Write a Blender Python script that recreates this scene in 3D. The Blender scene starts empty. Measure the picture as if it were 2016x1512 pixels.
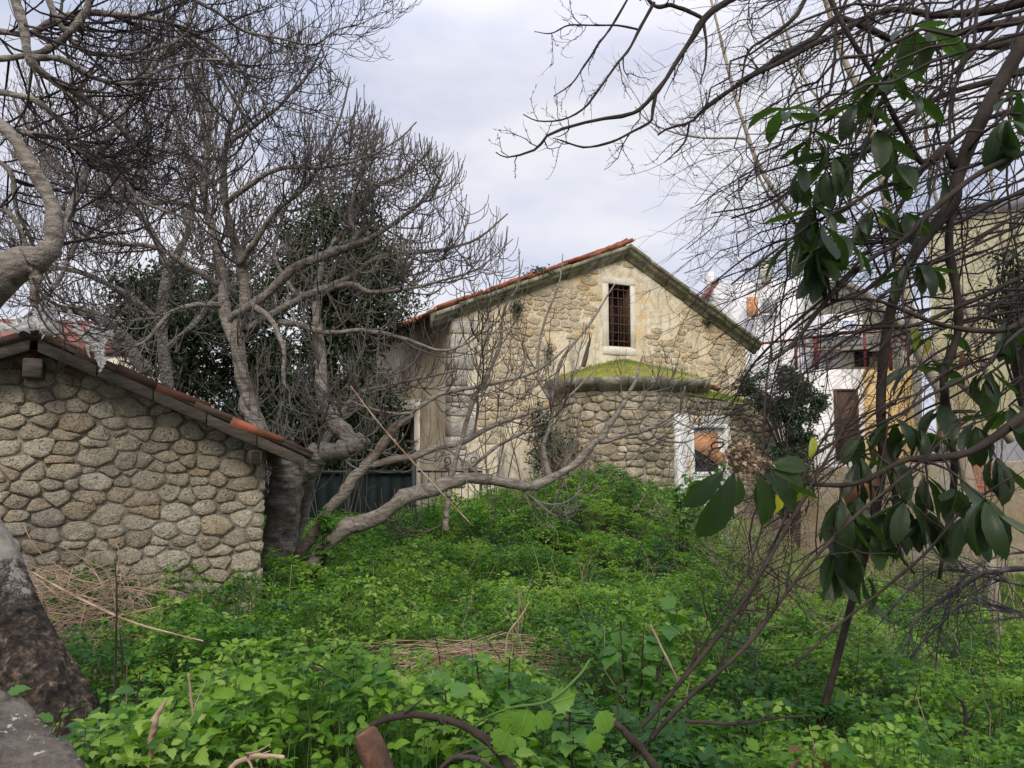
import bpy, bmesh, math, random
import numpy as np
from mathutils import Vector, Matrix

# ------------------------------------------------------------------ camera, sky, sun, exposure
SC = bpy.context.scene
COL = SC.collection
EYE = 1.7                      # eye height above the near ground datum (z = 0)
FPX = 1500.0                   # focal length in photo pixels (2016 wide)
PITCH = math.atan(124 / FPX)
cam_d = bpy.data.cameras.new('camera')
cam_d.sensor_width = 36.0
cam_d.lens = 36.0 * FPX / 2016.0
cam_d.clip_start = 0.05
cam_d.clip_end = 900.0
cam = bpy.data.objects.new('camera', cam_d)
COL.objects.link(cam)
cam.location = (0, 0, EYE)
cam.rotation_euler = (math.radians(90) + PITCH, 0, 0)
SC.camera = cam
SC.render.resolution_x, SC.render.resolution_y = 1024, 768

SUN_EL, SUN_AZ = math.radians(40), math.radians(178)     # azimuth measured from +Y clockwise: behind the camera, to the right
world = bpy.data.worlds.new('World')
SC.world = world
world.use_nodes = True
wn, wl = world.node_tree.nodes, world.node_tree.links
wn.clear()
w_out = wn.new('ShaderNodeOutputWorld')
w_bg = wn.new('ShaderNodeBackground')
w_bg.inputs['Strength'].default_value = 0.10
sky = wn.new('ShaderNodeTexSky')
sky.sky_type = 'NISHITA'
sky.sun_disc = False
sky.sun_elevation = SUN_EL
sky.sun_rotation = SUN_AZ
sky.air_density, sky.dust_density = 1.0, 2.0
# the cloud deck: soft pale layers over the blue, brighter towards the zenith as an overcast sky is
w_tc = wn.new('ShaderNodeTexCoord')
w_map = wn.new('ShaderNodeMapping')
w_map.inputs['Scale'].default_value = (1.0, 1.0, 2.6)
w_map.inputs['Location'].default_value = (0.31, 0.2, 0.4)
w_no = wn.new('ShaderNodeTexNoise')
w_no.inputs['Scale'].default_value = 2.1
w_no.inputs['Detail'].default_value = 5.0
w_no.inputs['Roughness'].default_value = 0.52
w_rp = wn.new('ShaderNodeValToRGB')
w_rp.color_ramp.elements[0].position = 0.40
w_rp.color_ramp.elements[0].color = (3.28, 3.56, 4.54, 1)
w_rp.color_ramp.elements[1].position = 0.60
w_rp.color_ramp.elements[1].color = (4.98, 4.98, 5.29, 1)
e = w_rp.color_ramp.elements.new(0.5)
e.color = (4.19, 4.27, 4.94, 1)
w_sep = wn.new('ShaderNodeSeparateXYZ')
w_mr = wn.new('ShaderNodeMapRange')
w_mr.inputs['From Min'].default_value = 0.45
w_mr.inputs['From Max'].default_value = 1.0
w_mr.inputs['To Min'].default_value = 1.0
w_mr.inputs['To Max'].default_value = 2.5
w_mul = wn.new('ShaderNodeVectorMath')
w_mul.operation = 'SCALE'
w_mix = wn.new('ShaderNodeMixRGB')
w_mix.inputs['Fac'].default_value = 0.94
wl.new(w_tc.outputs['Generated'], w_map.inputs['Vector'])
wl.new(w_map.outputs['Vector'], w_no.inputs['Vector'])
wl.new(w_no.outputs['Fac'], w_rp.inputs['Fac'])
wl.new(w_tc.outputs['Generated'], w_sep.inputs['Vector'])
wl.new(w_sep.outputs['Z'], w_mr.inputs['Value'])
wl.new(w_rp.outputs['Color'], w_mul.inputs[0])
wl.new(w_mr.outputs['Result'], w_mul.inputs['Scale'])
wl.new(sky.outputs['Color'], w_mix.inputs['Color1'])
wl.new(w_mul.outputs['Vector'], w_mix.inputs['Color2'])
wl.new(w_mix.outputs['Color'], w_bg.inputs['Color'])
wl.new(w_bg.outputs['Background'], w_out.inputs['Surface'])

sun_d = bpy.data.lights.new('sun', 'SUN')
sun_d.energy = 1.5
sun_d.angle = math.radians(25)
sun_d.color = (1.0, 0.92, 0.78)
sun = bpy.data.objects.new('sun', sun_d)
COL.objects.link(sun)
sdir = Vector((math.sin(SUN_AZ) * math.cos(SUN_EL), math.cos(SUN_AZ) * math.cos(SUN_EL), math.sin(SUN_EL)))
sun.rotation_euler = sdir.to_track_quat('Z', 'Y').to_euler()
SC.view_settings.view_transform = 'Standard'
SC.view_settings.look = 'None'
SC.view_settings.exposure = 0.85
SC.view_settings.gamma = 1.0
SC.cycles.max_bounces = 6
SC.cycles.diffuse_bounces = 3
SC.cycles.glossy_bounces = 2
SC.cycles.transmission_bounces = 3
SC.cycles.transparent_max_bounces = 4

# ------------------------------------------------------------------ projection helper: photo pixel + distance -> point
_sp, _cp = math.sin(PITCH), math.cos(PITCH)
def ray(px, py):
    a, b = (px - 1008) / FPX, (756 - py) / FPX
    return Vector((a, _cp - b * _sp, _sp + b * _cp))
def P(px, py, Y):
    d = ray(px, py)
    d = d * (Y / d.y)
    return Vector((d.x, d.y, d.z + EYE))
def on_plane(px, py, o, n):
    d = ray(px, py)
    c = Vector((0, 0, EYE))
    return c + d * ((Vector(o) - c).dot(n) / d.dot(n))

# ------------------------------------------------------------------ numpy value noise
_rs = np.random.RandomState(7)
_PT = _rs.rand(256, 256)
def vnoise(x, y):
    x = np.asarray(x, float); y = np.asarray(y, float)
    xi, yi = np.floor(x).astype(int), np.floor(y).astype(int)
    fx, fy = x - xi, y - yi
    fx, fy = fx * fx * (3 - 2 * fx), fy * fy * (3 - 2 * fy)
    g = lambda i, j: _PT[i & 255, j & 255]
    return (g(xi, yi) * (1 - fx) + g(xi + 1, yi) * fx) * (1 - fy) + (g(xi, yi + 1) * (1 - fx) + g(xi + 1, yi + 1) * fx) * fy
def fbm(x, y, o=4):
    s = 0; a = 0.5
    x = np.asarray(x, float); y = np.asarray(y, float)
    for k in range(o):
        s = s + a * vnoise(x * 2 ** k + 17.3 * k, y * 2 ** k + 5.1 * k); a *= 0.5
    return s / (1 - 0.5 ** o)
def sstep(a, b, x):
    t = np.clip((np.asarray(x, float) - a) / (b - a), 0, 1)
    return t * t * (3 - 2 * t)

# ------------------------------------------------------------------ object helpers
WL = {}
def link(o, parent=None, loc=(0, 0, 0)):
    """loc is the world location; roots are never rotated or scaled"""
    loc = Vector(loc)
    WL[o.name] = loc
    COL.objects.link(o)
    if parent is not None:
        o.parent = parent
        o.location = loc - WL[parent.name]
    else:
        o.location = loc
    return o
def tag(o, label=None, cat=None, group=None, kind=None):
    if label: o['label'] = label
    if cat: o['category'] = cat
    if group: o['group'] = group
    if kind: o['kind'] = kind
    return o
def thing(name, loc, label, cat, group=None):
    o = bpy.data.objects.new(name, None)
    o.empty_display_size = 0.2
    o.name = name
    link(o, None, loc)
    return tag(o, label, cat, group)
def new_mesh(name, V, faces, mat=None, smooth=False, attr=None):
    """V (n,3); faces = list of int arrays (m,k) of one size each"""
    V = np.asarray(V, np.float32).reshape(-1, 3)
    me = bpy.data.meshes.new(name)
    me.vertices.add(len(V))
    me.vertices.foreach_set('co', V.ravel())
    faces = [np.asarray(f, np.int32) for f in faces if len(f)]
    nl = sum(f.size for f in faces)
    npoly = sum(len(f) for f in faces)
    me.loops.add(nl)
    me.polygons.add(npoly)
    me.loops.foreach_set('vertex_index', np.concatenate([f.ravel() for f in faces]))
    st, o = [], 0
    for f in faces:
        st.append(o + np.arange(len(f)) * f.shape[1]); o += f.size
    me.polygons.foreach_set('loop_start', np.concatenate(st).astype(np.int32))
    if smooth:
        me.polygons.foreach_set('use_smooth', np.ones(npoly, bool))
    me.update(calc_edges=True)
    if attr is not None:
        for k, v in attr.items():
            a = me.attributes.new(k, 'FLOAT', 'POINT')
            a.data.foreach_set('value', np.asarray(v, np.float32))
    if mat is not None:
        for m in (mat if isinstance(mat, (list, tuple)) else [mat]):
            me.materials.append(m)
    return me
def mobj(name, me, parent=None, loc=(0, 0, 0)):
    o = bpy.data.objects.new(name, me)
    return link(o, parent, loc)
def make(name, V, faces, mat, parent=None, loc=None, smooth=False, attr=None):
    """V in world coordinates; origin set at loc (default: the centre of V)"""
    V = np.asarray(V, float).reshape(-1, 3)
    c = np.asarray(loc if loc is not None else V.mean(0), float)
    return mobj(name, new_mesh(name, V - c, faces, mat, smooth, attr), parent, c)

CUBE_F = np.array([[0, 1, 3, 2], [4, 6, 7, 5], [0, 4, 5, 1], [2, 3, 7, 6], [0, 2, 6, 4], [1, 5, 7, 3]])
class MB:
    """collects simple solids in world space"""
    def __init__(s): s.V = []; s.Q = []; s.T = []; s.n = 0
    def add(s, V, Q=None, T=None):
        V = np.asarray(V, float).reshape(-1, 3)
        s.V.append(V)
        if Q is not None and len(Q): s.Q.append(np.asarray(Q) + s.n)
        if T is not None and len(T): s.T.append(np.asarray(T) + s.n)
        s.n += len(V)
    def box(s, o, u, v, w):
        """o corner, u v w edge vectors"""
        o, u, v, w = (np.asarray(a, float) for a in (o, u, v, w))
        s.add([o + u * i + v * j + w * k for i in (0, 1) for j in (0, 1) for k in (0, 1)], CUBE_F)
    def bar(s, a, b, wid, thk, up=(0, 0, 1)):
        a, b = Vector(a), Vector(b)
        d = (b - a).normalized(); sd = d.cross(Vector(up)).normalized(); u = sd.cross(d)
        s.box(a - sd * wid / 2 - u * thk / 2, b - a, sd * wid, u * thk)
    def tube(s, pts, rad, k=6):
        V, Q = tubes(np.array([pts], float), np.array([rad], float), k)
        s.add(V, Q)
    def faces(s):
        return ([np.concatenate(s.Q)] if s.Q else []) + ([np.concatenate(s.T)] if s.T else [])
    def build(s, name, mat, parent=None, loc=None, smooth=False, bevel=0):
        o = make(name, np.concatenate(s.V), s.faces(), mat, parent, loc, smooth)
        if bevel:
            bm = bmesh.new(); bm.from_mesh(o.data)
            bmesh.ops.recalc_face_normals(bm, faces=bm.faces)
            bmesh.ops.bevel(bm, geom=bm.edges[:], offset=bevel, segments=1, affect='EDGES')
            bm.to_mesh(o.data); bm.free()
        return o

def tubes(P_, R_, k=4):
    """P_ (N,M,3) R_ (N,M) -> verts, quads of tapered tubes"""
    P_ = np.asarray(P_, float); R_ = np.asarray(R_, float)
    N, M, _ = P_.shape
    T = np.gradient(P_, axis=1)
    T /= np.linalg.norm(T, axis=2, keepdims=True) + 1e-9
    D = P_[:, -1] - P_[:, 0]
    D /= np.linalg.norm(D, axis=1, keepdims=True) + 1e-9
    ax = np.eye(3)[np.argmin(np.abs(D), axis=1)]
    A = np.cross(T, ax[:, None, :]); A /= np.linalg.norm(A, axis=2, keepdims=True) + 1e-9
    B = np.cross(T, A)
    th = np.arange(k) * 2 * np.pi / k
    V = P_[:, :, None, :] + R_[:, :, None, None] * (A[:, :, None, :] * np.cos(th)[None, None, :, None] + B[:, :, None, :] * np.sin(th)[None, None, :, None])
    idx = np.arange(N * M * k).reshape(N, M, k)
    a, b = idx[:, :-1], idx[:, 1:]
    Q = np.stack([a, np.roll(a, -1, 2), np.roll(b, -1, 2), b], -1).reshape(-1, 4)
    return V.reshape(-1, 3), Q

def spline(C, M):
    """Catmull-Rom through rows of C (n,d), M samples"""
    C = np.asarray(C, float)
    n = len(C)
    if n == 2:
        t = np.linspace(0, 1, M)[:, None]
        return C[0] * (1 - t) + C[1] * t
    E = np.vstack([2 * C[0] - C[1], C, 2 * C[-1] - C[-2]])
    t = np.linspace(0, n - 1 - 1e-6, M)
    i = t.astype(int); f = (t - i)[:, None]
    p0, p1, p2, p3 = E[i], E[i + 1], E[i + 2], E[i + 3]
    return 0.5 * ((2 * p1) + (-p0 + p2) * f + (2 * p0 - 5 * p1 + 4 * p2 - p3) * f ** 2 + (-p0 + 3 * p1 - 3 * p2 + p3) * f ** 3)

# ------------------------------------------------------------------ material helpers
class NT:
    def __init__(s, name):
        s.m = bpy.data.materials.new(name); s.m.use_nodes = True
        s.n, s.l = s.m.node_tree.nodes, s.m.node_tree.links
        s.b = s.n['Principled BSDF']
        s.b.inputs['Roughness'].default_value = 0.85
        s.b.inputs['Specular IOR Level'].default_value = 0.3
        s.tc = s.n.new('ShaderNodeTexCoord')
        s.geo = s.n.new('ShaderNodeNewGeometry')
    def pos(s): return s.geo.outputs['Position']
    def noise(s, scale, detail=4, rough=0.55, vec=None, dist=0.0):
        n = s.n.new('ShaderNodeTexNoise')
        n.inputs['Scale'].default_value = scale; n.inputs['Detail'].default_value = detail
        n.inputs['Roughness'].default_value = rough; n.inputs['Distortion'].default_value = dist
        s.l.new(vec if vec is not None else s.pos(), n.inputs['Vector'])
        return n.outputs['Fac']
    def voro(s, scale, vec=None, feature='F1'):
        n = s.n.new('ShaderNodeTexVoronoi'); n.feature = feature
        n.inputs['Scale'].default_value = scale
        s.l.new(vec if vec is not None else s.pos(), n.inputs['Vector'])
        return n.outputs['Distance']
    def scaled(s, sc, vec=None):
        n = s.n.new('ShaderNodeMapping'); n.inputs['Scale'].default_value = sc
        s.l.new(vec if vec is not None else s.pos(), n.inputs['Vector'])
        return n.outputs['Vector']
    def ramp(s, fac, stops):
        n = s.n.new('ShaderNodeValToRGB'); cr = n.color_ramp
        while len(cr.elements) < len(stops): cr.elements.new(0.5)
        for e_, (p, c) in zip(cr.elements, stops):
            e_.position = p; e_.color = (c, c, c, 1) if not hasattr(c, '__len__') else tuple(c) + (1,)
        s.l.new(fac, n.inputs['Fac'])
        return n.outputs['Color']
    def mix(s, fac, a, b, mode='MIX'):
        n = s.n.new('ShaderNodeMixRGB'); n.blend_type = mode
        for key, v in (('Fac', fac), ('Color1', a), ('Color2', b)):
            if isinstance(v, (int, float)): n.inputs[key].default_value = v if key == 'Fac' else (v, v, v, 1)
            elif isinstance(v, tuple): n.inputs[key].default_value = v + (1,)
            else: s.l.new(v, n.inputs[key])
        return n.outputs['Color']
    def math(s, op, a, b=0.0):
        n = s.n.new('ShaderNodeMath'); n.operation = op
        for i, v in enumerate((a, b)):
            if isinstance(v, (int, float)): n.inputs[i].default_value = v
            else: s.l.new(v, n.inputs[i])
        return n.outputs[0]
    def attr(s, name):
        n = s.n.new('ShaderNodeAttribute'); n.attribute_name = name
        return n.outputs['Fac']
    def rnd(s):
        return s.n.new('ShaderNodeObjectInfo').outputs['Random']
    def color(s, c):
        if isinstance(c, tuple): s.b.inputs['Base Color'].default_value = c + (1,)
        else: s.l.new(c, s.b.inputs['Base Color'])
        return s
    def bump(s, h, strength=0.5, dist=0.01):
        n = s.n.new('ShaderNodeBump'); n.inputs['Strength'].default_value = strength
        n.inputs['Distance'].default_value = dist
        s.l.new(h, n.inputs['Height']); s.l.new(n.outputs['Normal'], s.b.inputs['Normal'])
        return s
    def rough(s, r, spec=None):
        s.b.inputs['Roughness'].default_value = r
        if spec is not None: s.b.inputs['Specular IOR Level'].default_value = spec
        return s
    def done(s): return s.m

def leaf_mat(name, stops, rough=0.42, trans=0.35, spec=0.45, backlight=None, big=0.9, veins=False):
    """foliage: colour from the per-leaf attribute 'tint' plus a slow noise; part of the light passes through"""
    t = NT(name)
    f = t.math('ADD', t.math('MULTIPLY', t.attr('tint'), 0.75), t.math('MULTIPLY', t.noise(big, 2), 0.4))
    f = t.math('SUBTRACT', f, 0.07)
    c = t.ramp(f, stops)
    if veins:
        lv = t.attr('lv'); lu = t.attr('lu')
        rib = t.ramp(lv, [(0.012, 1.0), (0.035, 0.0)])
        w = t.math('SINE', t.math('MULTIPLY', t.math('SUBTRACT', lu, t.math('MULTIPLY', lv, 0.75)), 46.0))
        sv = t.ramp(w, [(0.86, 0.0), (1.0, 0.6)])
        vv = t.math('MAXIMUM', rib, sv)
        c = t.mix(t.math('MULTIPLY', vv, 0.5), c, t.mix(1.0, c, (1.9, 1.5, 2.2), 'MULTIPLY'))
        t.bump(t.math('SUBTRACT', 1.0, vv), 0.55, 0.004)
    t.color(c); t.rough(rough, spec)
    tr = t.n.new('ShaderNodeBsdfTranslucent')
    c2 = t.mix(1.0, c, backlight or (1.25, 1.45, 0.55), 'MULTIPLY')
    t.l.new(c2, tr.inputs['Color'])
    mx = t.n.new('ShaderNodeMixShader'); mx.inputs[0].default_value = trans
    out = t.n['Material Output']
    t.l.new(t.b.outputs[0], mx.inputs[1]); t.l.new(tr.outputs[0], mx.inputs[2])
    t.l.new(mx.outputs[0], out.inputs['Surface'])
    return t.m

def stone_mat(name, cols, pits=60, grime=None, moss=0.0, b=0.6):
    """weathered limestone: each stone has its own tone, with pits, veins and grime"""
    t = NT(name)
    base = t.ramp(t.rnd(), [(i / (len(cols) - 1), c) for i, c in enumerate(cols)])
    n1 = t.noise(9, 5, 0.62)
    c = t.mix(t.ramp(n1, [(0.3, 0.0), (0.7, 1.0)]), base, t.mix(1.0, base, (0.62, 0.60, 0.57), 'MULTIPLY'))
    c = t.mix(t.ramp(t.noise(26, 4, 0.7), [(0.52, 0.0), (0.72, 0.75)]), c, t.mix(1.0, base, (1.28, 1.26, 1.2), 'MULTIPLY'))
    v = t.voro(pits)
    pit = t.ramp(t.math('MULTIPLY', v, t.noise(14, 2)), [(0.02, 1.0), (0.14, 0.0)])
    c = t.mix(t.ramp(t.noise(75, 4, 0.8), [(0.52, 0.0), (0.66, 0.55)]), c, (0.14, 0.115, 0.085))
    c = t.mix(t.math('MULTIPLY', pit, 0.7), c, (0.10, 0.08, 0.06))
    if grime:
        c = t.mix(t.ramp(t.noise(2.2, 5, 0.65), [(0.48, 0.0), (0.66, 0.8)]), c, grime)
    if moss:
        c = t.mix(t.math('MULTIPLY', t.ramp(t.noise(3.2, 5, 0.7), [(0.5, 0.0), (0.62, 1.0)]), moss), c, (0.09, 0.11, 0.03))
    t.color(c); t.rough(0.92, 0.2)
    h = t.math('SUBTRACT', t.math('ADD', t.math('MULTIPLY', n1, 1.4), t.math('MULTIPLY', t.noise(42, 5, 0.75), 0.8)), t.math('MULTIPLY', pit, 0.6))
    t.bump(h, min(1.0, b * 1.5), 0.05)
    return t.done()

M = {}
M['shed_stone'] = stone_mat('shed_stone', [(0.48, 0.41, 0.31), (0.70, 0.62, 0.48), (0.60, 0.53, 0.41), (0.78, 0.71, 0.58), (0.64, 0.51, 0.35), (0.52, 0.48, 0.41)], 55, b=1.0)
M['church_stone'] = stone_mat('church_stone', [(0.50, 0.42, 0.30), (0.62, 0.55, 0.43), (0.58, 0.46, 0.28), (0.66, 0.60, 0.50), (0.46, 0.38, 0.27)], 40, (0.26, 0.23, 0.18))
M['apse_stone'] = stone_mat('apse_stone', [(0.52, 0.45, 0.32), (0.68, 0.60, 0.45), (0.64, 0.52, 0.33), (0.74, 0.67, 0.53), (0.44, 0.39, 0.30)], 30, (0.17, 0.15, 0.11), 0.4)
M['quoin'] = stone_mat('quoin_stone', [(0.62, 0.59, 0.53), (0.72, 0.68, 0.61), (0.56, 0.53, 0.48)], 30, (0.30, 0.28, 0.25))

t = NT('mortar'); n = t.noise(22, 6, 0.7)
t.color(t.mix(t.ramp(t.noise(3, 4), [(0.35, 0.0), (0.65, 1.0)]), (0.22, 0.195, 0.155), (0.34, 0.305, 0.245))); t.bump(n, 1.0, 0.03); t.rough(0.95, 0.1)
M['mortar'] = t.done()
t = NT('old_plaster')
big = t.noise(0.75, 6, 0.6, dist=0.6); fine = t.noise(7, 6, 0.7)
c = t.ramp(big, [(0.30, (0.54, 0.43, 0.26)), (0.45, (0.70, 0.59, 0.41)), (0.56, (0.76, 0.69, 0.53)), (0.70, (0.52, 0.48, 0.41))])
c = t.mix(t.ramp(fine, [(0.45, 0.0), (0.7, 0.7)]), c, (0.34, 0.28, 0.20))
streak = t.noise(1.6, 5, 0.65, vec=t.scaled((2.2, 2.2, 0.28)))
c = t.mix(t.ramp(streak, [(0.54, 0.0), (0.68, 0.75)]), c, (0.24, 0.22, 0.19))
c = t.mix(t.ramp(t.noise(1.1, 4, 0.6, vec=t.scaled((1, 1, 1.3))), [(0.55, 0.0), (0.64, 0.7)]), c, (0.66, 0.45, 0.20))
t.color(c); t.bump(t.math('ADD', fine, t.math('MULTIPLY', t.noise(28, 5, 0.7), 0.5)), 0.8, 0.035); t.rough(0.92, 0.15)
M['plaster'] = t.done()
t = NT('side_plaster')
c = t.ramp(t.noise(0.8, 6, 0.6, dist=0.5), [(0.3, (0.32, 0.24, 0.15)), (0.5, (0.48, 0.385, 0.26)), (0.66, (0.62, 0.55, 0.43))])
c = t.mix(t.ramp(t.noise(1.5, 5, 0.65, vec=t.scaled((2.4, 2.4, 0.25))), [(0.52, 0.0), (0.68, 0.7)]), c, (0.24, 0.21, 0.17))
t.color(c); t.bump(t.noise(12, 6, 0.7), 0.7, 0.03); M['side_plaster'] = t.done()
t = NT('pale_plaster')
c = t.mix(t.ramp(t.noise(2.4, 6, 0.65), [(0.4, 0.0), (0.68, 1.0)]), (0.70, 0.66, 0.57), (0.48, 0.43, 0.34))
t.color(c); t.bump(t.noise(18, 5, 0.7), 0.5, 0.02); M['pale_plaster'] = t.done()
t = NT('cornice_stone')
c = t.ramp(t.noise(3.4, 6, 0.7), [(0.3, (0.08, 0.072, 0.055)), (0.48, (0.19, 0.175, 0.13)), (0.62, (0.36, 0.34, 0.28))])
c = t.mix(t.ramp(t.noise(1.4, 4), [(0.48, 0.0), (0.60, 0.55)]), c, (0.15, 0.16, 0.06))
t.color(c); t.bump(t.noise(14, 6, 0.75), 0.9, 0.03); M['cornice'] = t.done()
t = NT('terracotta')
c = t.ramp(t.rnd(), [(0, (0.30, 0.075, 0.035)), (0.4, (0.46, 0.13, 0.055)), (0.7, (0.38, 0.12, 0.07)), (1, (0.52, 0.22, 0.11))])
c = t.mix(t.ramp(t.noise(5, 5, 0.7), [(0.42, 0.0), (0.62, 0.85)]), c, (0.10, 0.075, 0.05))
t.color(c); t.bump(t.noise(30, 4, 0.7), 0.5, 0.01); M['tile'] = t.done()
t = NT('old_terracotta')
c = t.ramp(t.rnd(), [(0, (0.05, 0.030, 0.022)), (0.5, (0.085, 0.042, 0.030)), (0.8, (0.15, 0.055, 0.032)), (1, (0.09, 0.065, 0.05))])
c = t.mix(t.ramp(t.noise(5, 5, 0.7), [(0.44, 0.0), (0.66, 0.8)]), c, (0.07, 0.055, 0.04))
t.color(c); t.bump(t.noise(30, 4, 0.7), 0.6, 0.012); M['old_tile'] = t.done()
t = NT('grey_timber')
g = t.noise(3, 6, 0.7, vec=t.scaled((3, 3, 14)))
t.color(t.ramp(g, [(0.3, (0.035, 0.028, 0.023)), (0.6, (0.085, 0.070, 0.056)), (0.8, (0.16, 0.135, 0.11))])); t.bump(g, 0.6, 0.01); M['timber'] = t.done()
t = NT('brown_timber')
g = t.noise(5, 5, 0.7, vec=t.scaled((6, 6, 0.8)))
t.color(t.ramp(g, [(0.3, (0.045, 0.026, 0.02)), (0.7, (0.11, 0.065, 0.045))])); t.bump(g, 0.5, 0.01); M['brown_timber'] = t.done()
t = NT('rusty_iron')
t.color(t.ramp(t.noise(25, 4), [(0.35, (0.05, 0.03, 0.025)), (0.65, (0.13, 0.055, 0.035))])); M['rust'] = t.done()
t = NT('dark_iron'); t.color((0.018, 0.02, 0.021)).rough(0.5); M['iron'] = t.done()
t = NT('green_sheet_metal')
t.color(t.ramp(t.noise(2, 5), [(0.35, (0.006, 0.012, 0.011)), (0.7, (0.011, 0.020, 0.018))])).rough(0.7, 0.15); M['gate'] = t.done()
t = NT('dark_interior'); t.color((0.012, 0.011, 0.010)); M['dark'] = t.done()
t = NT('dusty_glass'); t.color((0.035, 0.035, 0.038)).rough(0.25, 0.5); M['glass'] = t.done()
t = NT('weathered_white_paint')
c = t.mix(t.ramp(t.noise(3, 6, 0.7, vec=t.scaled((3, 3, 0.6))), [(0.46, 0.0), (0.64, 0.8)]), (0.70, 0.72, 0.73), (0.42, 0.40, 0.35))
t.color(c); t.bump(t.noise(12, 4), 0.3, 0.01); M['white_paint'] = t.done()
t = NT('peeling_blue_plaster')
c = t.ramp(t.noise(1.9, 5, 0.7), [(0.35, (0.62, 0.42, 0.22)), (0.46, (0.60, 0.56, 0.46)), (0.58, (0.50, 0.56, 0.56)), (0.75, (0.68, 0.66, 0.60))])
t.color(c); t.bump(t.noise(15, 5, 0.7), 0.5, 0.02); M['peeling'] = t.done()
t = NT('orange_board')
c = t.ramp(t.noise(4, 5, vec=t.scaled((2, 2, 6))), [(0.35, (0.46, 0.22, 0.11)), (0.7, (0.58, 0.32, 0.18))]); t.color(c); M['board'] = t.done()

t = NT('smooth_grey_bark')
band = t.noise(5, 5, 0.6, vec=t.scaled((2, 2, 7)))
c = t.ramp(band, [(0.30, (0.11, 0.095, 0.08)), (0.5, (0.215, 0.19, 0.162)), (0.72, (0.34, 0.31, 0.27))])
c = t.mix(t.ramp(t.noise(2.3, 5, 0.65), [(0.52, 0.0), (0.68, 0.65)]), c, (0.115, 0.075, 0.05))
c = t.mix(t.ramp(t.noise(11, 5, 0.7), [(0.54, 0.0), (0.64, 0.7)]), c, (0.055, 0.042, 0.034))
t.color(c); t.bump(t.math('ADD', t.math('ADD', band, t.noise(40, 4, 0.7)), t.noise(13, 4, 0.6)), 0.9, 0.02); M['bark'] = t.done()
t = NT('rough_dark_bark')
f = t.noise(8, 7, 0.72)
upz = t.n.new('ShaderNodeSeparateXYZ'); t.l.new(t.pos(), upz.inputs[0])
z = t.math('ADD', upz.outputs['Z'], t.math('MULTIPLY', t.noise(4, 4), 0.5))
c = t.mix(t.ramp(z, [(0.55, 0.0), (0.75, 1.0)]) , t.ramp(f, [(0.35, (0.03, 0.022, 0.017)), (0.6, (0.085, 0.062, 0.045)), (0.75, (0.19, 0.15, 0.115))]), t.ramp(f, [(0.35, (0.13, 0.12, 0.105)), (0.7, (0.25, 0.23, 0.21))]))
# the level at which old torn bark gives way to smooth limb
for nd in t.n:
    pass
t.color(c); t.bump(t.math('ADD', f, t.math('MULTIPLY', t.voro(22), 0.9)), 1.0, 0.05); M['old_bark'] = t.done()
t = NT('fig_twig_bark')
t.color(t.ramp(t.noise(1.6, 3), [(0.36, (0.060, 0.046, 0.040)), (0.5, (0.115, 0.098, 0.086)), (0.66, (0.21, 0.19, 0.168))])); M['twig'] = t.done()
t = NT('dark_twig_bark')
t.color(t.ramp(t.noise(3, 3), [(0.35, (0.016, 0.012, 0.012)), (0.65, (0.042, 0.031, 0.028))])); M['dark_twig'] = t.done()
t = NT('brown_stem_bark')
c = t.ramp(t.noise(9, 5, 0.65), [(0.35, (0.014, 0.010, 0.008)), (0.65, (0.046, 0.033, 0.026))]); t.color(c); t.bump(t.noise(50, 4), 0.5, 0.006); M['brown_bark'] = t.done()
t = NT('pale_tan_bark')
c = t.ramp(t.noise(4, 5, 0.65, vec=t.scaled((3, 3, 1))), [(0.3, (0.20, 0.165, 0.12)), (0.7, (0.36, 0.31, 0.24))]); t.color(c); t.bump(t.noise(30, 4), 0.5, 0.01); M['pale_bark'] = t.done()
t = NT('dry_straw')
t.color(t.ramp(t.noise(7, 3), [(0.35, (0.20, 0.125, 0.085)), (0.65, (0.42, 0.31, 0.22))])); M['straw'] = t.done()
t = NT('soil')
t.color(t.ramp(t.noise(5, 6, 0.7), [(0.35, (0.022, 0.018, 0.012)), (0.6, (0.06, 0.048, 0.03)), (0.75, (0.05, 0.075, 0.02))])); t.bump(t.noise(12, 5), 0.8, 0.05); M['soil'] = t.done()
t = NT('mossy_turf')
t.color(t.ramp(t.noise(4, 6, 0.7), [(0.34, (0.16, 0.11, 0.06)), (0.44, (0.32, 0.24, 0.08)), (0.52, (0.26, 0.28, 0.04)), (0.66, (0.36, 0.37, 0.07)), (0.75, (0.30, 0.22, 0.09))])); t.bump(t.noise(30, 5, 0.8), 1.0, 0.05); M['moss'] = t.done()
t = NT('grey_render')
c = t.mix(t.ramp(t.noise(5, 6, 0.75), [(0.42, 0.0), (0.62, 1.0)]), (0.075, 0.062, 0.050), (0.17, 0.15, 0.125))
c = t.mix(t.ramp(t.noise(38, 3, 0.7), [(0.62, 0.0), (0.67, 0.9)]), c, (0.50, 0.47, 0.40))
c = t.mix(t.ramp(t.noise(2.3, 5, 0.7), [(0.50, 0.0), (0.62, 0.6)]), c, (0.07, 0.075, 0.035))
t.color(c); t.bump(t.math('ADD', t.noise(14, 7, 0.75), t.math('MULTIPLY', t.voro(70), 0.4)), 1.0, 0.03); M['parapet'] = t.done()

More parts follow.
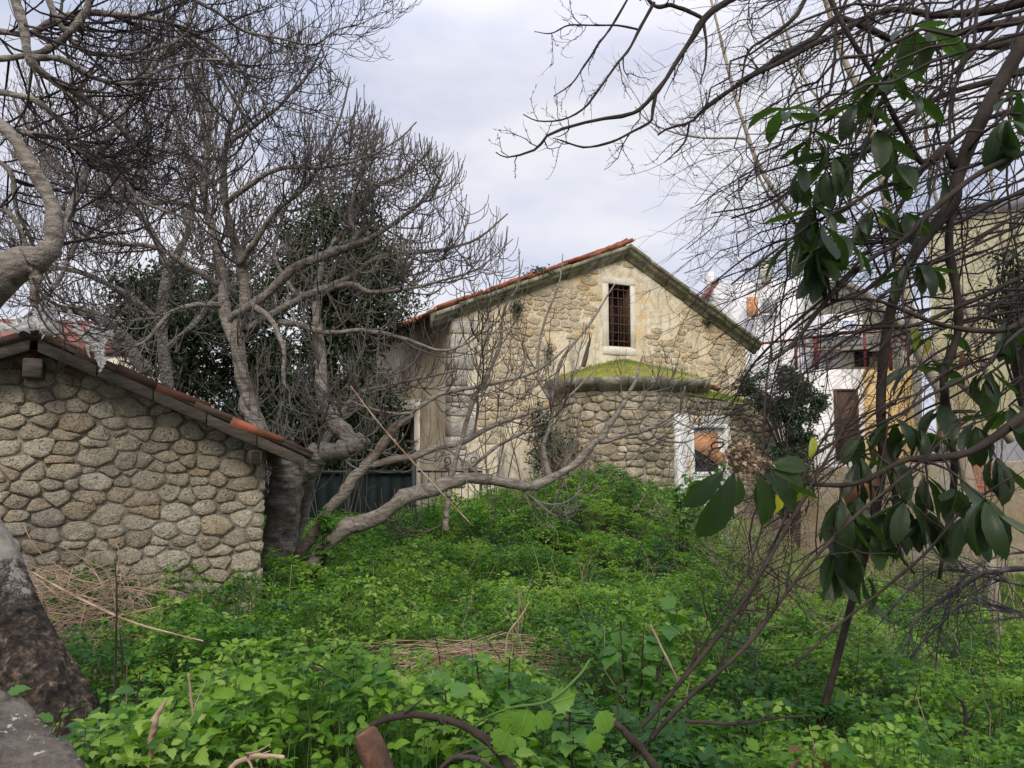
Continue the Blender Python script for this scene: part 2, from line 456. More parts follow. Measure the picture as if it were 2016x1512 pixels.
M['herb'] = leaf_mat('herb_leaf', [(0.0, (0.022, 0.070, 0.030)), (0.25, (0.042, 0.120, 0.028)), (0.5, (0.095, 0.215, 0.024)), (0.75, (0.170, 0.31, 0.034)), (0.93, (0.26, 0.38, 0.08)), (1.0, (0.36, 0.34, 0.10))], 0.5, 0.42, 0.26, veins=True)
M['sprout'] = leaf_mat('sprout_leaf', [(0.0, (0.035, 0.11, 0.025)), (0.5, (0.075, 0.19, 0.025)), (1.0, (0.13, 0.26, 0.035))], 0.42, 0.42, veins=True)
M['evergreen'] = leaf_mat('evergreen_leaf', [(0.0, (0.012, 0.024, 0.012)), (0.5, (0.026, 0.045, 0.018)), (0.85, (0.06, 0.085, 0.025)), (1.0, (0.12, 0.13, 0.04))], 0.4, 0.15)
M['ivy'] = leaf_mat('ivy_leaf', [(0.0, (0.014, 0.032, 0.018)), (0.6, (0.04, 0.075, 0.035)), (1.0, (0.09, 0.13, 0.05))], 0.4, 0.15)
M['grass'] = leaf_mat('grass_blade', [(0.0, (0.06, 0.12, 0.02)), (0.5, (0.12, 0.21, 0.035)), (1.0, (0.26, 0.27, 0.09))], 0.6, 0.35, 0.2)
def loquat(name, a, b, back):
    t = NT(name)
    c = t.ramp(t.rnd(), [(0, a), (1, b)])
    vein = t.n.new('ShaderNodeTexWave'); vein.inputs['Scale'].default_value = 16; vein.inputs['Distortion'].default_value = 0.6
    vein.bands_direction = 'Y'
    t.l.new(t.tc.outputs['Object'], vein.inputs['Vector'])
    c = t.mix(t.ramp(vein.outputs['Fac'], [(0.80, 0.0), (1.0, 0.35)]), c, (b[0] * 1.8, b[1] * 1.6, b[2] * 1.8))
    t.color(c); t.rough(0.36, 0.5)
    t.bump(vein.outputs['Fac'], 0.5, 0.006)
    tr = t.n.new('ShaderNodeBsdfTranslucent'); tr.inputs['Color'].default_value = back + (1,)
    mx = t.n.new('ShaderNodeMixShader'); mx.inputs[0].default_value = 0.3
    t.l.new(t.b.outputs[0], mx.inputs[1]); t.l.new(tr.outputs[0], mx.inputs[2]); t.l.new(mx.outputs[0], t.n['Material Output'].inputs['Surface'])
    return t.m
M['loquat'] = loquat('loquat_leaf', (0.009, 0.021, 0.012), (0.036, 0.062, 0.020), (0.075, 0.17, 0.018))
M['loquat_yellow'] = loquat('loquat_leaf_yellow', (0.16, 0.22, 0.02), (0.42, 0.42, 0.03), (0.4, 0.5, 0.03))
M['dead_leaf'] = loquat('dead_leaf', (0.13, 0.055, 0.03), (0.34, 0.19, 0.10), (0.35, 0.18, 0.08))
# ------------------------------------------------------------------ the ground
def ground_z(x, y):
    x = np.asarray(x, float); y = np.asarray(y, float)
    base = np.interp(y, [-3, 0, 2, 5, 6.5, 9, 12, 20, 300], [0.38, 0.40, 0.40, 0.22, 0.14, 0.12, 0.10, 0.05, 0.0])
    xm = x - 1.5
    mound = 0.80 * np.exp(-(xm / np.where(xm > 0, 2.1, 2.25)) ** 2 - ((y - 11.3) / 2.3) ** 2)
    mound = mound + 0.06 * np.exp(-((x + 1.6) / 1.6) ** 2 - ((y - 9.2) / 2.0) ** 2)
    drop = 0.62 * sstep(0.9, 4.6, x) * sstep(0.5, 4.0, y)
    n = 0.16 * (fbm(x * 0.8 + 9, y * 0.8 + 3, 4) - 0.5) * 2
    return base + mound - drop + n
gx = np.concatenate([[-300, -120, -50, -22], np.linspace(-12, 16, 141), [24, 50, 120, 300]])
gy = np.concatenate([[-30, -10], np.linspace(-2, 26, 141), [34, 50, 90, 160, 300]])
GX, GY = np.meshgrid(gx, gy)
GV = np.stack([GX, GY, ground_z(GX, GY)], -1).reshape(-1, 3)
nx, ny = len(gx), len(gy)
gi = np.arange(nx * ny).reshape(ny, nx)
GQ = np.stack([gi[:-1, :-1], gi[:-1, 1:], gi[1:, 1:], gi[1:, :-1]], -1).reshape(-1, 4)
ground = make('ground', GV, [GQ], M['soil'], smooth=True, loc=(0, 0, 0))
tag(ground, 'dark soil under the weeds, sloping down to the right', kind='structure')

# ------------------------------------------------------------------ rubble stones (a power diagram of jittered courses)
def clip(poly, nx_, ny_, c):
    out = []
    n = len(poly)
    for i in range(n):
        a, b = poly[i], poly[(i + 1) % n]
        da, db = a[0] * nx_ + a[1] * ny_ - c, b[0] * nx_ + b[1] * ny_ - c
        if da <= 0: out.append(a)
        if (da < 0 < db) or (db < 0 < da):
            t_ = da / (da - db)
            out.append((a[0] + (b[0] - a[0]) * t_, a[1] + (b[1] - a[1]) * t_))
    return out
def rubble_cells(domain, ch, cw, rng, jit=0.25, gap=0.012, bigs=0.12, hfun=None):
    us = [p[0] for p in domain]; vs = [p[1] for p in domain]
    u0, u1, v0, v1 = min(us), max(us), min(vs), max(vs)
    S = []
    v = v0
    while v < v1:
        h = ch * rng.uniform(0.72, 1.25) * (hfun(v) if hfun else 1)
        u = u0 - rng.uniform(0, cw)
        while u < u1:
            w = cw * rng.uniform(0.6, 1.55) * (hfun(v) if hfun else 1)
            r = rng.uniform(0, 1)
            S.append((u + w / 2 + rng.uniform(-jit, jit) * w * 0.4, v + h / 2 + rng.uniform(-jit, jit) * h, (0.25 * w * h * (2.4 if r < bigs else 0.6 if r > 0.85 else 1))))
            u += w
        v += h
    S = np.array(S)
    cells = []
    asp = ch / cw * 1.0
    for i in range(len(S)):
        x, y, w = S[i]
        d2 = (S[:, 0] - x) ** 2 + (S[:, 1] - y) ** 2
        nb = np.argsort(d2)[1:22]
        poly = list(domain)
        for j in nb:
            # metric stretched along the courses so that stones lie flat
            dx, dy = (S[j, 0] - x) * asp, (S[j, 1] - y)
            D2 = dx * dx + dy * dy
            if D2 < 1e-6: poly = []; break
            k = 0.5 * (D2 + (w - S[j, 2]) * 0.5)
            # points p with (p-s).(d) <= k in the stretched metric
            poly = clip(poly, dx * asp, dy, x * dx * asp + y * dy + k)
            if len(poly) < 3: break
        if len(poly) >= 3: cells.append(poly)
    out = []
    for poly in cells:
        p = np.array(poly)
        a = 0.5 * abs(np.sum(p[:, 0] * np.roll(p[:, 1], -1) - np.roll(p[:, 0], -1) * p[:, 1]))
        if a < 0.12 * ch * cw: continue
        out.append((a, p, gap))
    return out
def stone_outline(p, gap, rng, n=10, rnd=0.9):
    # ccw, shrink, corner cutting, resample
    if np.sum(p[:, 0] * np.roll(p[:, 1], -1) - np.roll(p[:, 0], -1) * p[:, 1]) < 0: p = p[::-1]
    c = p.mean(0)
    sz = np.sqrt(((p - c) ** 2).sum(1)).mean()
    p = c + (p - c) * max(0.5, 1 - gap / max(sz, 1e-3) * 1.1)
    q = np.roll(p, -1, 0)
    p = np.stack([p * 0.90 + q * 0.10, p * 0.10 + q * 0.90], 1).reshape(-1, 2)
    d = np.sqrt(((np.roll(p, -1, 0) - p) ** 2).sum(1)); s = np.concatenate([[0], np.cumsum(d)])
    tt = np.linspace(0, s[-1], n, endpoint=False) + rng.uniform(0, s[-1] / n)
    pp = np.vstack([p, p[:1]])
    o = np.stack([np.interp(tt % s[-1], s, pp[:, 0]), np.interp(tt % s[-1], s, pp[:, 1])], 1)
    o += np.array([[rng.gauss(0, 0.05 * sz), rng.gauss(0, 0.04 * sz)] for _ in range(n)])
    return o
def stone_geo(o, depth, rng, dome=1.0, sink=0.03):
    n = len(o); c = o.mean(0)
    V = [(x, y, -sink) for x, y in o]
    V += [(*(c + (q - c) * rng.uniform(0.94, 1.01)), depth * rng.uniform(0.62, 1.0)) for q in o]
    V += [(*(c + (q - c) * rng.uniform(0.62, 0.84)), depth * (1 + dome * rng.uniform(-0.12, 0.38))) for q in o]
    V += [(c[0] + rng.uniform(-.2, .2) * abs(o[0][0] - c[0]), c[1], depth * (1 + dome * rng.uniform(-0.2, 0.25)))]
    i = np.arange(n); j = (i + 1) % n
    Q = np.concatenate([np.stack([i, j, j + n, i + n], 1), np.stack([i + n, j + n, j + 2 * n, i + 2 * n], 1)])
    T = np.stack([i + 2 * n, j + 2 * n, np.full(n, 3 * n)], 1)
    return np.array(V), Q, T
def lay_stones(cells, fmap, parent, mat, rng, depth=(0.03, 0.05), smooth=True, keep=None, limit=290, name='stone', dome=1.0, stuff_name='small_stone', n=10):
    """each stone an object; beyond the limit the smallest are joined into one part"""
    cells = [c for c in cells if keep is None or keep(c[1])]
    cells.sort(key=lambda c: -c[0])
    rest = MB()
    for k, (a, p, gap) in enumerate(cells):
        o = stone_outline(p, gap, rng, n)
        V, Q, T = stone_geo(o, rng.uniform(*depth), rng, dome)
        W = np.array([fmap(*v) for v in V])
        if k < limit: make(name, W, [Q, T], mat, parent, smooth=smooth)
        else: rest.add(W, Q, T)
    if rest.n:
        tag(rest.build(stuff_name, mat, parent, smooth=smooth), kind='stuff')
def frame_map(O, U, N):
    O, U, N = np.array(O), np.array(U), np.array(N)
    Z = np.array([0, 0, 1.0])
    return lambda u, v, w: O + U * u + Z * v + N * w
def relief_sheet(name, cols, rows_of, fmap, mat, parent, amp=0.02, freq=2.2, skip=None, loc=None, seed=0.0):
    """a wall face as a grid with true relief; rows_of(u) gives the row heights at that column"""
    n = len(cols); R = [rows_of(u) for u in cols]; m = len(R[0])
    UU = np.repeat(np.array(cols)[:, None], m, 1); VV = np.array(R)
    D = amp * (fbm(UU * freq + seed, VV * freq + seed * 2, 5) - 0.5) * 2
    V = np.array([fmap(u, v, w) for u, v, w in zip(UU.ravel(), VV.ravel(), D.ravel())])
    id_ = np.arange(n * m).reshape(n, m)
    Q = np.stack([id_[:-1, :-1], id_[1:, :-1], id_[1:, 1:], id_[:-1, 1:]], -1).reshape(-1, 4)
    if skip is not None:
        uc = ((UU[:-1, :-1] + UU[1:, 1:]) / 2).ravel(); vc = ((VV[:-1, :-1] + VV[1:, 1:]) / 2).ravel()
        Q = Q[[not skip(a, b) for a, b in zip(uc, vc)]]
    return make(name, V, [Q], mat, parent, loc, smooth=True)

# ------------------------------------------------------------------ the old stone church
d_ = Vector((0.896, 0.444, 0)).normalized()           # along the gable wall, away to the right
n_ = Vector((d_.y, -d_.x, 0))                         # its outward normal, towards the camera
b_ = -n_                                              # along the side wall, away
A = P(890, 610, 14.8); EAVE = A.z
A0 = Vector((A.x, A.y, 0))
def s_on_facade(px, py=700):
    q = on_plane(px, py, A0, n_); return (q - A0).dot(d_), q.z
W_F = s_on_facade(1468)[0]
PK = s_on_facade(1228, 492)
U_PK, Z_PK = PK
Z_R = s_on_facade(1468, 668)[1]
church = thing('stone_church', (A0.x + d_.x * W_F / 2, A0.y + d_.y * W_F / 2, 0.0), 'old stone church with red tile gable roof and barred window', 'church')
rg = random.Random(11)
FM = frame_map(A0, d_, n_)
wu0, wz1 = s_on_facade(1197, 558); wu1 = s_on_facade(1241, 620)[0]; wz0 = s_on_facade(1218, 682)[1]
ZB = -0.1
def top_at(u):
    return EAVE + (Z_PK - EAVE) * u / U_PK if u < U_PK else Z_PK + (Z_R - Z_PK) * (u - U_PK) / (W_F - U_PK)
cols = sorted(set([0, W_F, U_PK, wu0, wu1] + list(np.linspace(0, W_F, 76))))
def rows_f(u):
    t_ = top_at(u)
    if t_ < wz1 + 0.05: return np.linspace(ZB, t_, 25 + 13 + 16)
    return np.concatenate([np.linspace(ZB, wz0, 26)[:-1], np.linspace(wz0, wz1, 14)[:-1], np.linspace(wz1, t_, 16)])
wall_f = relief_sheet('wall', cols, rows_f, FM, M['plaster'], church, 0.022, 2.6, skip=lambda u, v: wu0 < u < wu1 and wz0 < v < wz1)
wall_f['label'] = 'gable wall of cream plaster worn down to rubble'
# the bare rubble where the plaster has fallen
def keep_f(p):
    u, v = p.mean(0)
    if p[:, 1].min() < 0.9: return False
    if wu0 - 0.32 < u < wu1 + 0.32 and wz0 - 0.28 < v < wz1 + 0.40: return False
    if u < 0.62: return False
    if v > top_at(u) - 0.14: return False
    return fbm(u * 0.75 + 3.1, v * 0.9 + 1.7, 3) + 0.3 * (fbm(u * 3, v * 3 + 5, 2) - 0.5) > 0.505
dom = [(0.0, 0.6), (W_F, 0.6), (W_F, Z_R), (U_PK, Z_PK), (0.0, EAVE)]
M['plaster_stone'] = stone_mat('limewashed_stone', [(0.68, 0.56, 0.39), (0.80, 0.69, 0.51), (0.74, 0.58, 0.35), (0.82, 0.74, 0.58)], 40, (0.50, 0.43, 0.32), b=0.8)
lay_stones(rubble_cells(dom, 0.115, 0.27, rg, 0.22, 0.009, 0.1), FM, wall_f, M['plaster_stone'], rg, (0.004, 0.018), False, keep_f, 285)
# quoins at the near corner, alternating long and short
v = 0.9; k = 0
while v < EAVE - 0.2:
    h = rg.uniform(0.26, 0.40); w = 0.52 if k % 2 else 0.34
    w *= rg.uniform(0.9, 1.1)
    o = np.array([(0.0, v + .012), (w, v + .012), (w, v + h - .012), (0.0, v + h - .012)])
    mb = MB()
    a_ = FM(-0.015, v + .012, -0.30); mb.box(a_, np.array(d_) * w, np.array([0, 0, h - .024]), np.array(n_) * 0.33)
    q = mb.build('quoin', M['quoin'], wall_f, bevel=0.02)
    v += h; k += 1
# window: surround, reveal, timber frame, glass, iron grille
mb = MB(); fw = 0.15
for (u, vv, w, h) in ((wu0 - fw, wz0 - 0.02, fw, wz1 - wz0 + 0.02), (wu1, wz0 - 0.02, fw * 0.9, wz1 - wz0 + 0.02), (wu0 - fw, wz1, wu1 - wu0 + 1.9 * fw, 0.14), (wu0 - fw, wz0 - 0.19, wu1 - wu0 + 1.9 * fw, 0.17)):
    mb.box(FM(u, vv, -0.02), np.array(d_) * w, (0, 0, h), np.array(n_) * 0.040)
win = mb.build('window', M['pale_plaster'], church, bevel=0.008)
win['label'] = 'barred attic window with pale plaster surround'
mb = MB(); D = 0.42
for (u, vv, du, dv) in ((wu0 - 0.02, wz0, 0.02, wz1 - wz0), (wu1, wz0, 0.02, wz1 - wz0)):
    mb.box(FM(u, vv, -D), np.array(d_) * du, (0, 0, dv), np.array(n_) * (D - 0.025))
for vv in (wz0 - 0.02, wz1):
    mb.box(FM(wu0, vv, -D), np.array(d_) * (wu1 - wu0), (0, 0, 0.02), np.array(n_) * (D - 0.025))
mb.build('reveal', M['brown_timber'], win)
mb = MB(); mb.box(FM(wu0, wz0, -D - 0.03), np.array(d_) * (wu1 - wu0), (0, 0, wz1 - wz0), np.array(n_) * 0.02)
mb.build('pane', M['glass'], win)
mb = MB(); ft = 0.05
for (u, vv, du, dv) in ((wu0, wz0, ft, wz1 - wz0), (wu1 - ft, wz0, ft, wz1 - wz0), (wu0 + ft, wz0, wu1 - wu0 - 2 * ft, ft), (wu0 + ft, wz1 - ft, wu1 - wu0 - 2 * ft, ft), ((wu0 + wu1) / 2 - 0.02, wz0 + ft, 0.04, wz1 - wz0 - 2 * ft)):
    mb.box(FM(u, vv, -0.36), np.array(d_) * du, (0, 0, dv), np.array(n_) * 0.05)
mb.build('frame', M['brown_timber'], win)
for i in range(3):
    u = wu0 + (wu1 - wu0) * (i + 1) / 4
    mb = MB(); mb.tube([FM(u, wz0 - 0.01, -0.05), FM(u + 0.004, (wz0 + wz1) / 2, -0.045), FM(u, wz1 + 0.01, -0.05)], [0.011] * 3, 6)
    mb.build('bar', M['rust'], win)
for i in range(7):
    z = wz0 + (wz1 - wz0) * (i + 0.6) / 7.2
    mb = MB(); mb.tube([FM(wu0 - 0.02, z, -0.035), FM((wu0 + wu1) / 2, z + 0.006, -0.03), FM(wu1 + 0.02, z, -0.035)], [0.011] * 3, 6)
    mb.build('bar', M['rust'], win)

# side wall with its doorway
LEN = 8.5
SM = frame_map(A0, b_, -d_)
def t_on_side(px, py):
    q = on_plane(px, py, A0, -d_); return (q - A0).dot(b_), q.z
dt0, dz1 = t_on_side(818, 806); dt1 = t_on_side(783, 812)[0]
cols = sorted(set([0, LEN, dt0, dt1] + list(np.linspace(0, LEN, 60))))
rows_s = lambda u: np.concatenate([np.linspace(ZB, dz1, 20)[:-1], np.linspace(dz1, EAVE, 16)])
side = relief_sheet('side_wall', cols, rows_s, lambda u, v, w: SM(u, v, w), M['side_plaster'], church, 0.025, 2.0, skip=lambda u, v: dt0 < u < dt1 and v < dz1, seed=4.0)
mb = MB()
mb.box(SM(dt0 - 0.30, ZB, -0.02), np.array(b_) * 0.30, (0, 0, dz1 - ZB + 0.22), np.array(-d_) * 0.05)
mb.box(SM(dt1, ZB, -0.02), np.array(b_) * 0.25, (0, 0, dz1 - ZB + 0.22), np.array(-d_) * 0.05)
mb.box(SM(dt0, dz1, -0.02), np.array(b_) * (dt1 - dt0), (0, 0, 0.22), np.array(-d_) * 0.05)
mb.build('door_surround', M['pale_plaster'], church, bevel=0.01)
nb = 5
door = MB(); door.box(SM(dt0, ZB, -0.36), np.array(b_) * (dt1 - dt0), (0, 0, dz1 - ZB), np.array(d_) * -0.02)
door = door.build('door', M['dark'], church); door['label'] = 'dark timber side door set deep in the wall'
for i in range(nb):
    mb = MB(); w = (dt1 - dt0) / nb
    mb.box(SM(dt0 + i * w + 0.008, ZB, -0.335), np.array(b_) * (w - 0.016), (0, 0, dz1 - ZB), np.array(-d_) * 0.03)
    mb.build('plank', M['brown_timber'], door)
mb = MB()   # the rest of the body, closing the back and the far side
mb.box(FM(W_F - 0.3, ZB, -LEN), np.array(d_) * 0.3, (0, 0, Z_R - ZB - 0.1), np.array(n_) * (LEN - 0.03))
mb.box(FM(0.02, ZB, -LEN - 0.3), np.array(d_) * (W_F - 0.05), (0, 0, EAVE - ZB), np.array(n_) * 0.3)
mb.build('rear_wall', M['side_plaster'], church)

# rake cornices and tiled roof
def prism(mb, prof, a, b):
    """prof: list of (out, up) offsets; swept from a to b; out = n_ direction"""
    V = []
    for q in (a, b):
        for (o, z) in prof: V.append(np.array(q) + np.array(n_) * o + np.array([0, 0, z]))
    n = len(prof); i = np.arange(n); j = (i + 1) % n
    mb.add(V, np.stack([i, j, j + n, i + n], 1), np.concatenate([np.array([[0, k + 1, k] for k in range(1, n - 1)]), np.array([[n, n + k, n + k + 1] for k in range(1, n - 1)])]))
prof = [(-0.05, -0.20), (0.05, -0.20), (0.09, -0.12), (0.19, -0.09), (0.22, -0.02), (0.27, 0.0), (0.27, 0.075), (-0.05, 0.075)]
OH = 0.45
def seg_cornice(u0, u1, nseg):
    for i in range(nseg):
        mb = MB()
        ua = u0 + (u1 - u0) * i / nseg; ub = u0 + (u1 - u0) * (i + 1) / nseg
        def tp(u):
            if u < 0: return EAVE + (Z_PK - EAVE) * u / U_PK
            if u > W_F: return Z_PK + (Z_R - Z_PK) * (u - U_PK) / (W_F - U_PK)
            return top_at(u)
        jz = rg.uniform(-0.012, 0.012); jo = rg.uniform(-0.012, 0.012)
        ea, eb = (0.006, 0.006)
        prism(mb, prof, FM(ua + ea, tp(ua + ea) + jz, jo), FM(ub - eb, tp(ub - eb) + jz, jo))
        mb.build('cornice_stone', M['cornice'], church, bevel=0.008)
seg_cornice(-OH, U_PK, 9); seg_cornice(U_PK, W_F + 0.30, 7)
SL = (Z_PK - EAVE) / U_PK; SR = (Z_R - Z_PK) / (W_F - U_PK)
mb = MB()
for (ua, ub, sl) in ((-OH, U_PK, SL), (U_PK, W_F + 0.3, SR)):
    za = Z_PK + (ua - U_PK) * sl; zb = Z_PK + (ub - U_PK) * sl
    mb.box(FM(ua, za + 0.08, 0.0), np.array(FM(ub, zb, 0)) - np.array(FM(ua, za, 0)), (0, 0, 0.05), np.array(b_) * (LEN + 0.3))
roof = mb.build('roof', M['timber'], church)
roof['label'] = 'weathered gable roof with red barrel tiles along the rake'
# barrel tile template: along +x (down slope), arch in y-z
def tile_mesh(name, L, r0, r1, mat, th=0.016, k=6, flip=1):
    V = []
    for (x, r) in ((0, r0), (L, r1)):
        for rr in (r, r - th):
            for i in range(k + 1):
                a = math.pi * i / k
                V.append((x, math.cos(a) * rr, flip * math.sin(a) * rr * 0.8))
    n = k + 1; Q = []
    for i in range(k):
        Q += [[i, i + 1, 2 * n + i + 1, 2 * n + i], [n + i + 1, n + i, 3 * n + i, 3 * n + i + 1], [i + 1, i, n + i, n + i + 1], [2 * n + i, 2 * n + i + 1, 3 * n + i + 1, 3 * n + i]]
    Q += [[0, 2 * n, 3 * n, n], [k, n + k, 3 * n + k, 2 * n + k]]
    return new_mesh(name, V, [np.array(Q)], mat, smooth=False)
TILES = [tile_mesh('tile', 0.42, 0.110 + 0.010 * i, 0.088 + 0.008 * i, M['tile']) for i in range(3)]
def put_tile(parent, meshes, pos, xdir, ydir, rg_, name='tile', jig=0.05):
    x = Vector(xdir).normalized(); y = Vector(ydir).normalized(); z = x.cross(y)
    R = Matrix((x, y, z)).transposed() @ Matrix.Rotation(rg_.uniform(-jig, jig), 3, 'Z') @ Matrix.Rotation(rg_.uniform(-jig, jig), 3, 'Y')
    o = bpy.data.objects.new(name, rg_.choice(meshes))
    link(o, parent, pos); o.rotation_euler = R.to_euler()
    return o
downL = Vector((-d_.x, -d_.y, -SL)).normalized()
downR = Vector((d_.x, d_.y, SR)).normalized()
# left slope: three rows next to the rake, over the full slope, and the eave course further back
Lslope = (U_PK + OH) / abs(Vector((d_.x, d_.y, 0)).dot(downL))
for row in range(3):
    s = -0.05
    while s < Lslope - 0.2:
        u = U_PK - s * math.cos(math.atan(SL)); z = Z_PK + (u - U_PK) * SL
        bare = row == 0 and (0.55 < u < 1.05)
        if not bare:
            put_tile(roof, TILES, Vector(FM(u, z + 0.165 + rg.uniform(-0.015, 0.035), 0.17 - row * 0.21)), downL, downL.cross(Vector((0, 0, 1))), rg)
        s += 0.30
for i in range(26):
    u = -OH + 0.33; z = EAVE + SL * u
    put_tile(roof, TILES, Vector(FM(u, z + 0.14, -0.42 - i * 0.21)), downL, downL.cross(Vector((0, 0, 1))), rg)
for i in range(14):   # second course behind the eave
    u = -OH + 0.63; z = EAVE + SL * u
    put_tile(roof, TILES, Vector(FM(u, z + 0.16, -0.42 - i * 0.21)), downL, downL.cross(Vector((0, 0, 1))), rg)
# ridge cap and the few tiles left on the right slope
for i in range(5):
    put_tile(roof, TILES, Vector(FM(U_PK + 0.02, Z_PK + 0.20, 0.26 - i * 0.34)), b_, d_, rg, 'ridge_tile')
for (uu, nn) in ((0.95, 3), (1.25, 3), (1.55, 3)):
    for r_ in range(nn):
        put_tile(roof, TILES, Vector(FM(U_PK + uu, Z_PK + uu * SR + 0.14, -0.12 - 0.19 * r_)), downR, downR.cross(Vector((0, 0, 1))), rg)

# apse: half round, stone built, heavy cornice, turf on its half-cone roof
CU, CW = s_on_facade(1222)[0], 0.0
CA = Vector(FM(CU, 0, 0))
RA = 1.66
Z_AC = P(1300, 768, (CA + n_ * RA).y).z            # underside line of the cornice
apse = MB()
def APM(u, v, w):      # u = arc length from the left end
    a = math.pi - u / RA
    return np.array(CA) + np.array(d_) * math.cos(a) * (RA + w) + np.array(n_) * math.sin(a) * (RA + w) + np.array([0, 0, v])
apse_o = relief_sheet('apse', list(np.linspace(0, math.pi * RA, 48)), lambda u: np.linspace(ZB, Z_AC, 28), APM, M['mortar'], church, 0.02, 3)
apse_o['label'] = 'half round rubble apse under a turf covered roof'
lay_stones(rubble_cells([(0, 0.5), (math.pi * RA, 0.5), (math.pi * RA, Z_AC - 0.02), (0, Z_AC - 0.02)], 0.145, 0.30, rg, 0.2, 0.009), APM, apse_o, M['apse_stone'], rg, (0.02, 0.045), False, lambda p: 0.35 < p[:, 0].mean() < math.pi * RA - 0.5 and p[:, 1].mean() > 0.6, 270)
profc = [(-0.02, -0.02), (0.06, -0.02), (0.12, 0.05), (0.21, 0.09), (0.24, 0.17), (0.24, 0.235), (-0.02, 0.235)]
for i in range(9):
    mb = MB(); n = len(profc); V = []
    for j in range(5):
        a = math.pi - math.pi * (i + 0.012 + 0.976 * j / 4) / 9
        jz = 0
        for (o, z) in profc:
            r = RA + o
            V.append(np.array(CA) + np.array(d_) * math.cos(a) * r + np.array(n_) * math.sin(a) * r + np.array([0, 0, Z_AC + z + (0.012 if i % 2 else 0)]))
    ii = np.arange(n); jj = (ii + 1) % n
    Q = np.concatenate([np.stack([ii + n * j, jj + n * j, jj + n * (j + 1), ii + n * (j + 1)], 1) for j in range(4)])
    T = np.concatenate([np.array([[0, k + 1, k] for k in range(1, n - 1)]), np.array([[4 * n, 4 * n + k, 4 * n + k + 1] for k in range(1, n - 1)])])
    mb.add(V, Q, T)
    mb.build('cornice_stone', M['cornice'], apse_o)
# turf roof
Z_TOP = s_on_facade(1235, 712)[1]
V, NA, NR = [], 40, 14
for i in range(NA + 1):
    a = math.pi - math.pi * i / NA
    for j in range(NR + 1):
        f = j / NR
        r = (RA + 0.20) * (1 - f) + 0.12 * f
        z = Z_AC + 0.235 + (Z_TOP - Z_AC - 0.235) * f ** 0.85 + 0.05 * (fbm(math.cos(a) * r * 3 + 5, math.sin(a) * r * 3 + 2, 4) - 0.4)
        V.append(np.array(CA) + np.array(d_) * math.cos(a) * r + np.array(n_) * max(0.0, math.sin(a)) * r + np.array([0, 0, z]))
id_ = np.arange((NA + 1) * (NR + 1)).reshape(NA + 1, NR + 1)
turf = make('turf', V, [np.stack([id_[:-1, :-1], id_[1:, :-1], id_[1:, 1:], id_[:-1, 1:]], -1).reshape(-1, 4)], M['moss'], apse_o, smooth=True)
turf['label'] = 'yellow green moss and turf over the apse roof'
TURF = np.array(V)
# red tile fragment and grey stick of old timber left on the apse
put_tile(apse_o, TILES, CA + d_ * 1.62 + n_ * 0.75 + Vector((0, 0, Z_AC + 0.30)), d_, n_, rg, 'broken_tile', 0.4)

# annex wall to the right with its door
NO = 1.62
AN0 = A0 + d_ * CU + n_ * NO
def on_annex(px, py):
    q = on_plane(px, py, AN0, n_); return (q - AN0).dot(d_), q.z
AM = frame_map(AN0, d_, n_)
a0, a1 = on_annex(1322, 900)[0], on_annex(1531, 900)[0]
at0, at1 = on_annex(1400, 778)[1], on_annex(1531, 806)[1]
ZA = -0.75
at_ = lambda u: at0 + (at1 - at0) * (u - a0) / (a1 - a0)
ddu0, ddz1 = on_annex(1362, 842); ddu1 = on_annex(1424, 842)[0]
cols = sorted(set([a0, a1, ddu0, ddu1] + list(np.linspace(a0, a1, 40))))
annex = relief_sheet('annex', cols, lambda u: np.concatenate([np.linspace(ZA, ddz1, 24)[:-1], np.linspace(ddz1, at_(u), 8)]), AM, M['mortar'], church, 0.02, 3, skip=lambda u, v: ddu0 < u < ddu1 and v < ddz1, seed=8)
annex['label'] = 'low rubble annex with a peeling white door'
def keep_a(p):
    u, v = p.mean(0)
    if ddu0 - 0.32 < u < ddu1 + 0.16 and v < ddz1 + 0.25: return False
    if u < ddu0 and v < at_(u) - 0.55: return False
    return u < a1 - 0.2 and v > ZA + 0.25 or u < a1 - 0.2 and v > 0
lay_stones(rubble_cells([(a0, ZA), (a1, ZA), (a1, at1 - 0.02), (a0, at0 - 0.02)], 0.13, 0.25, rg, 0.25, 0.011), AM, annex, M['apse_stone'], rg, (0.025, 0.055), False, keep_a, 280)
v = ZA + 0.1; k = 0
while v < at1 - 0.12:
    h = rg.uniform(0.17, 0.26); w = 0.30 if k % 2 else 0.20
    mb = MB(); mb.box(AM(a1 - w, v, -0.3), np.array(d_) * (w + 0.02), (0, 0, h - 0.02), np.array(n_) * 0.345)
    mb.build('quoin', M['apse_stone'], annex, bevel=0.018); v += h; k += 1
mb = MB()    # annex side, top and thickness
mb.box(AM(a0 + 0.2, ZA, -0.34), np.array(d_) * (ddu0 - a0 - 0.2), (0, 0, ddz1 - ZA), np.array(n_) * 0.30)
mb.box(AM(ddu1, ZA, -0.34), np.array(d_) * (a1 - ddu1 - 0.01), (0, 0, ddz1 - ZA), np.array(n_) * 0.30)
mb.box(AM(a0 + 0.2, ddz1, -0.34), np.array(d_) * (a1 - a0 - 0.21), (0, 0, at1 - ddz1 - 0.05), np.array(n_) * 0.30)
mb.box(AM(a1 - 0.3, ZA, -NO), np.array(d_) * 0.29, (0, 0, at1 - ZA - 0.06), np.array(n_) * (NO - 0.36))
mb.build('annex_body', M['mortar'], church)
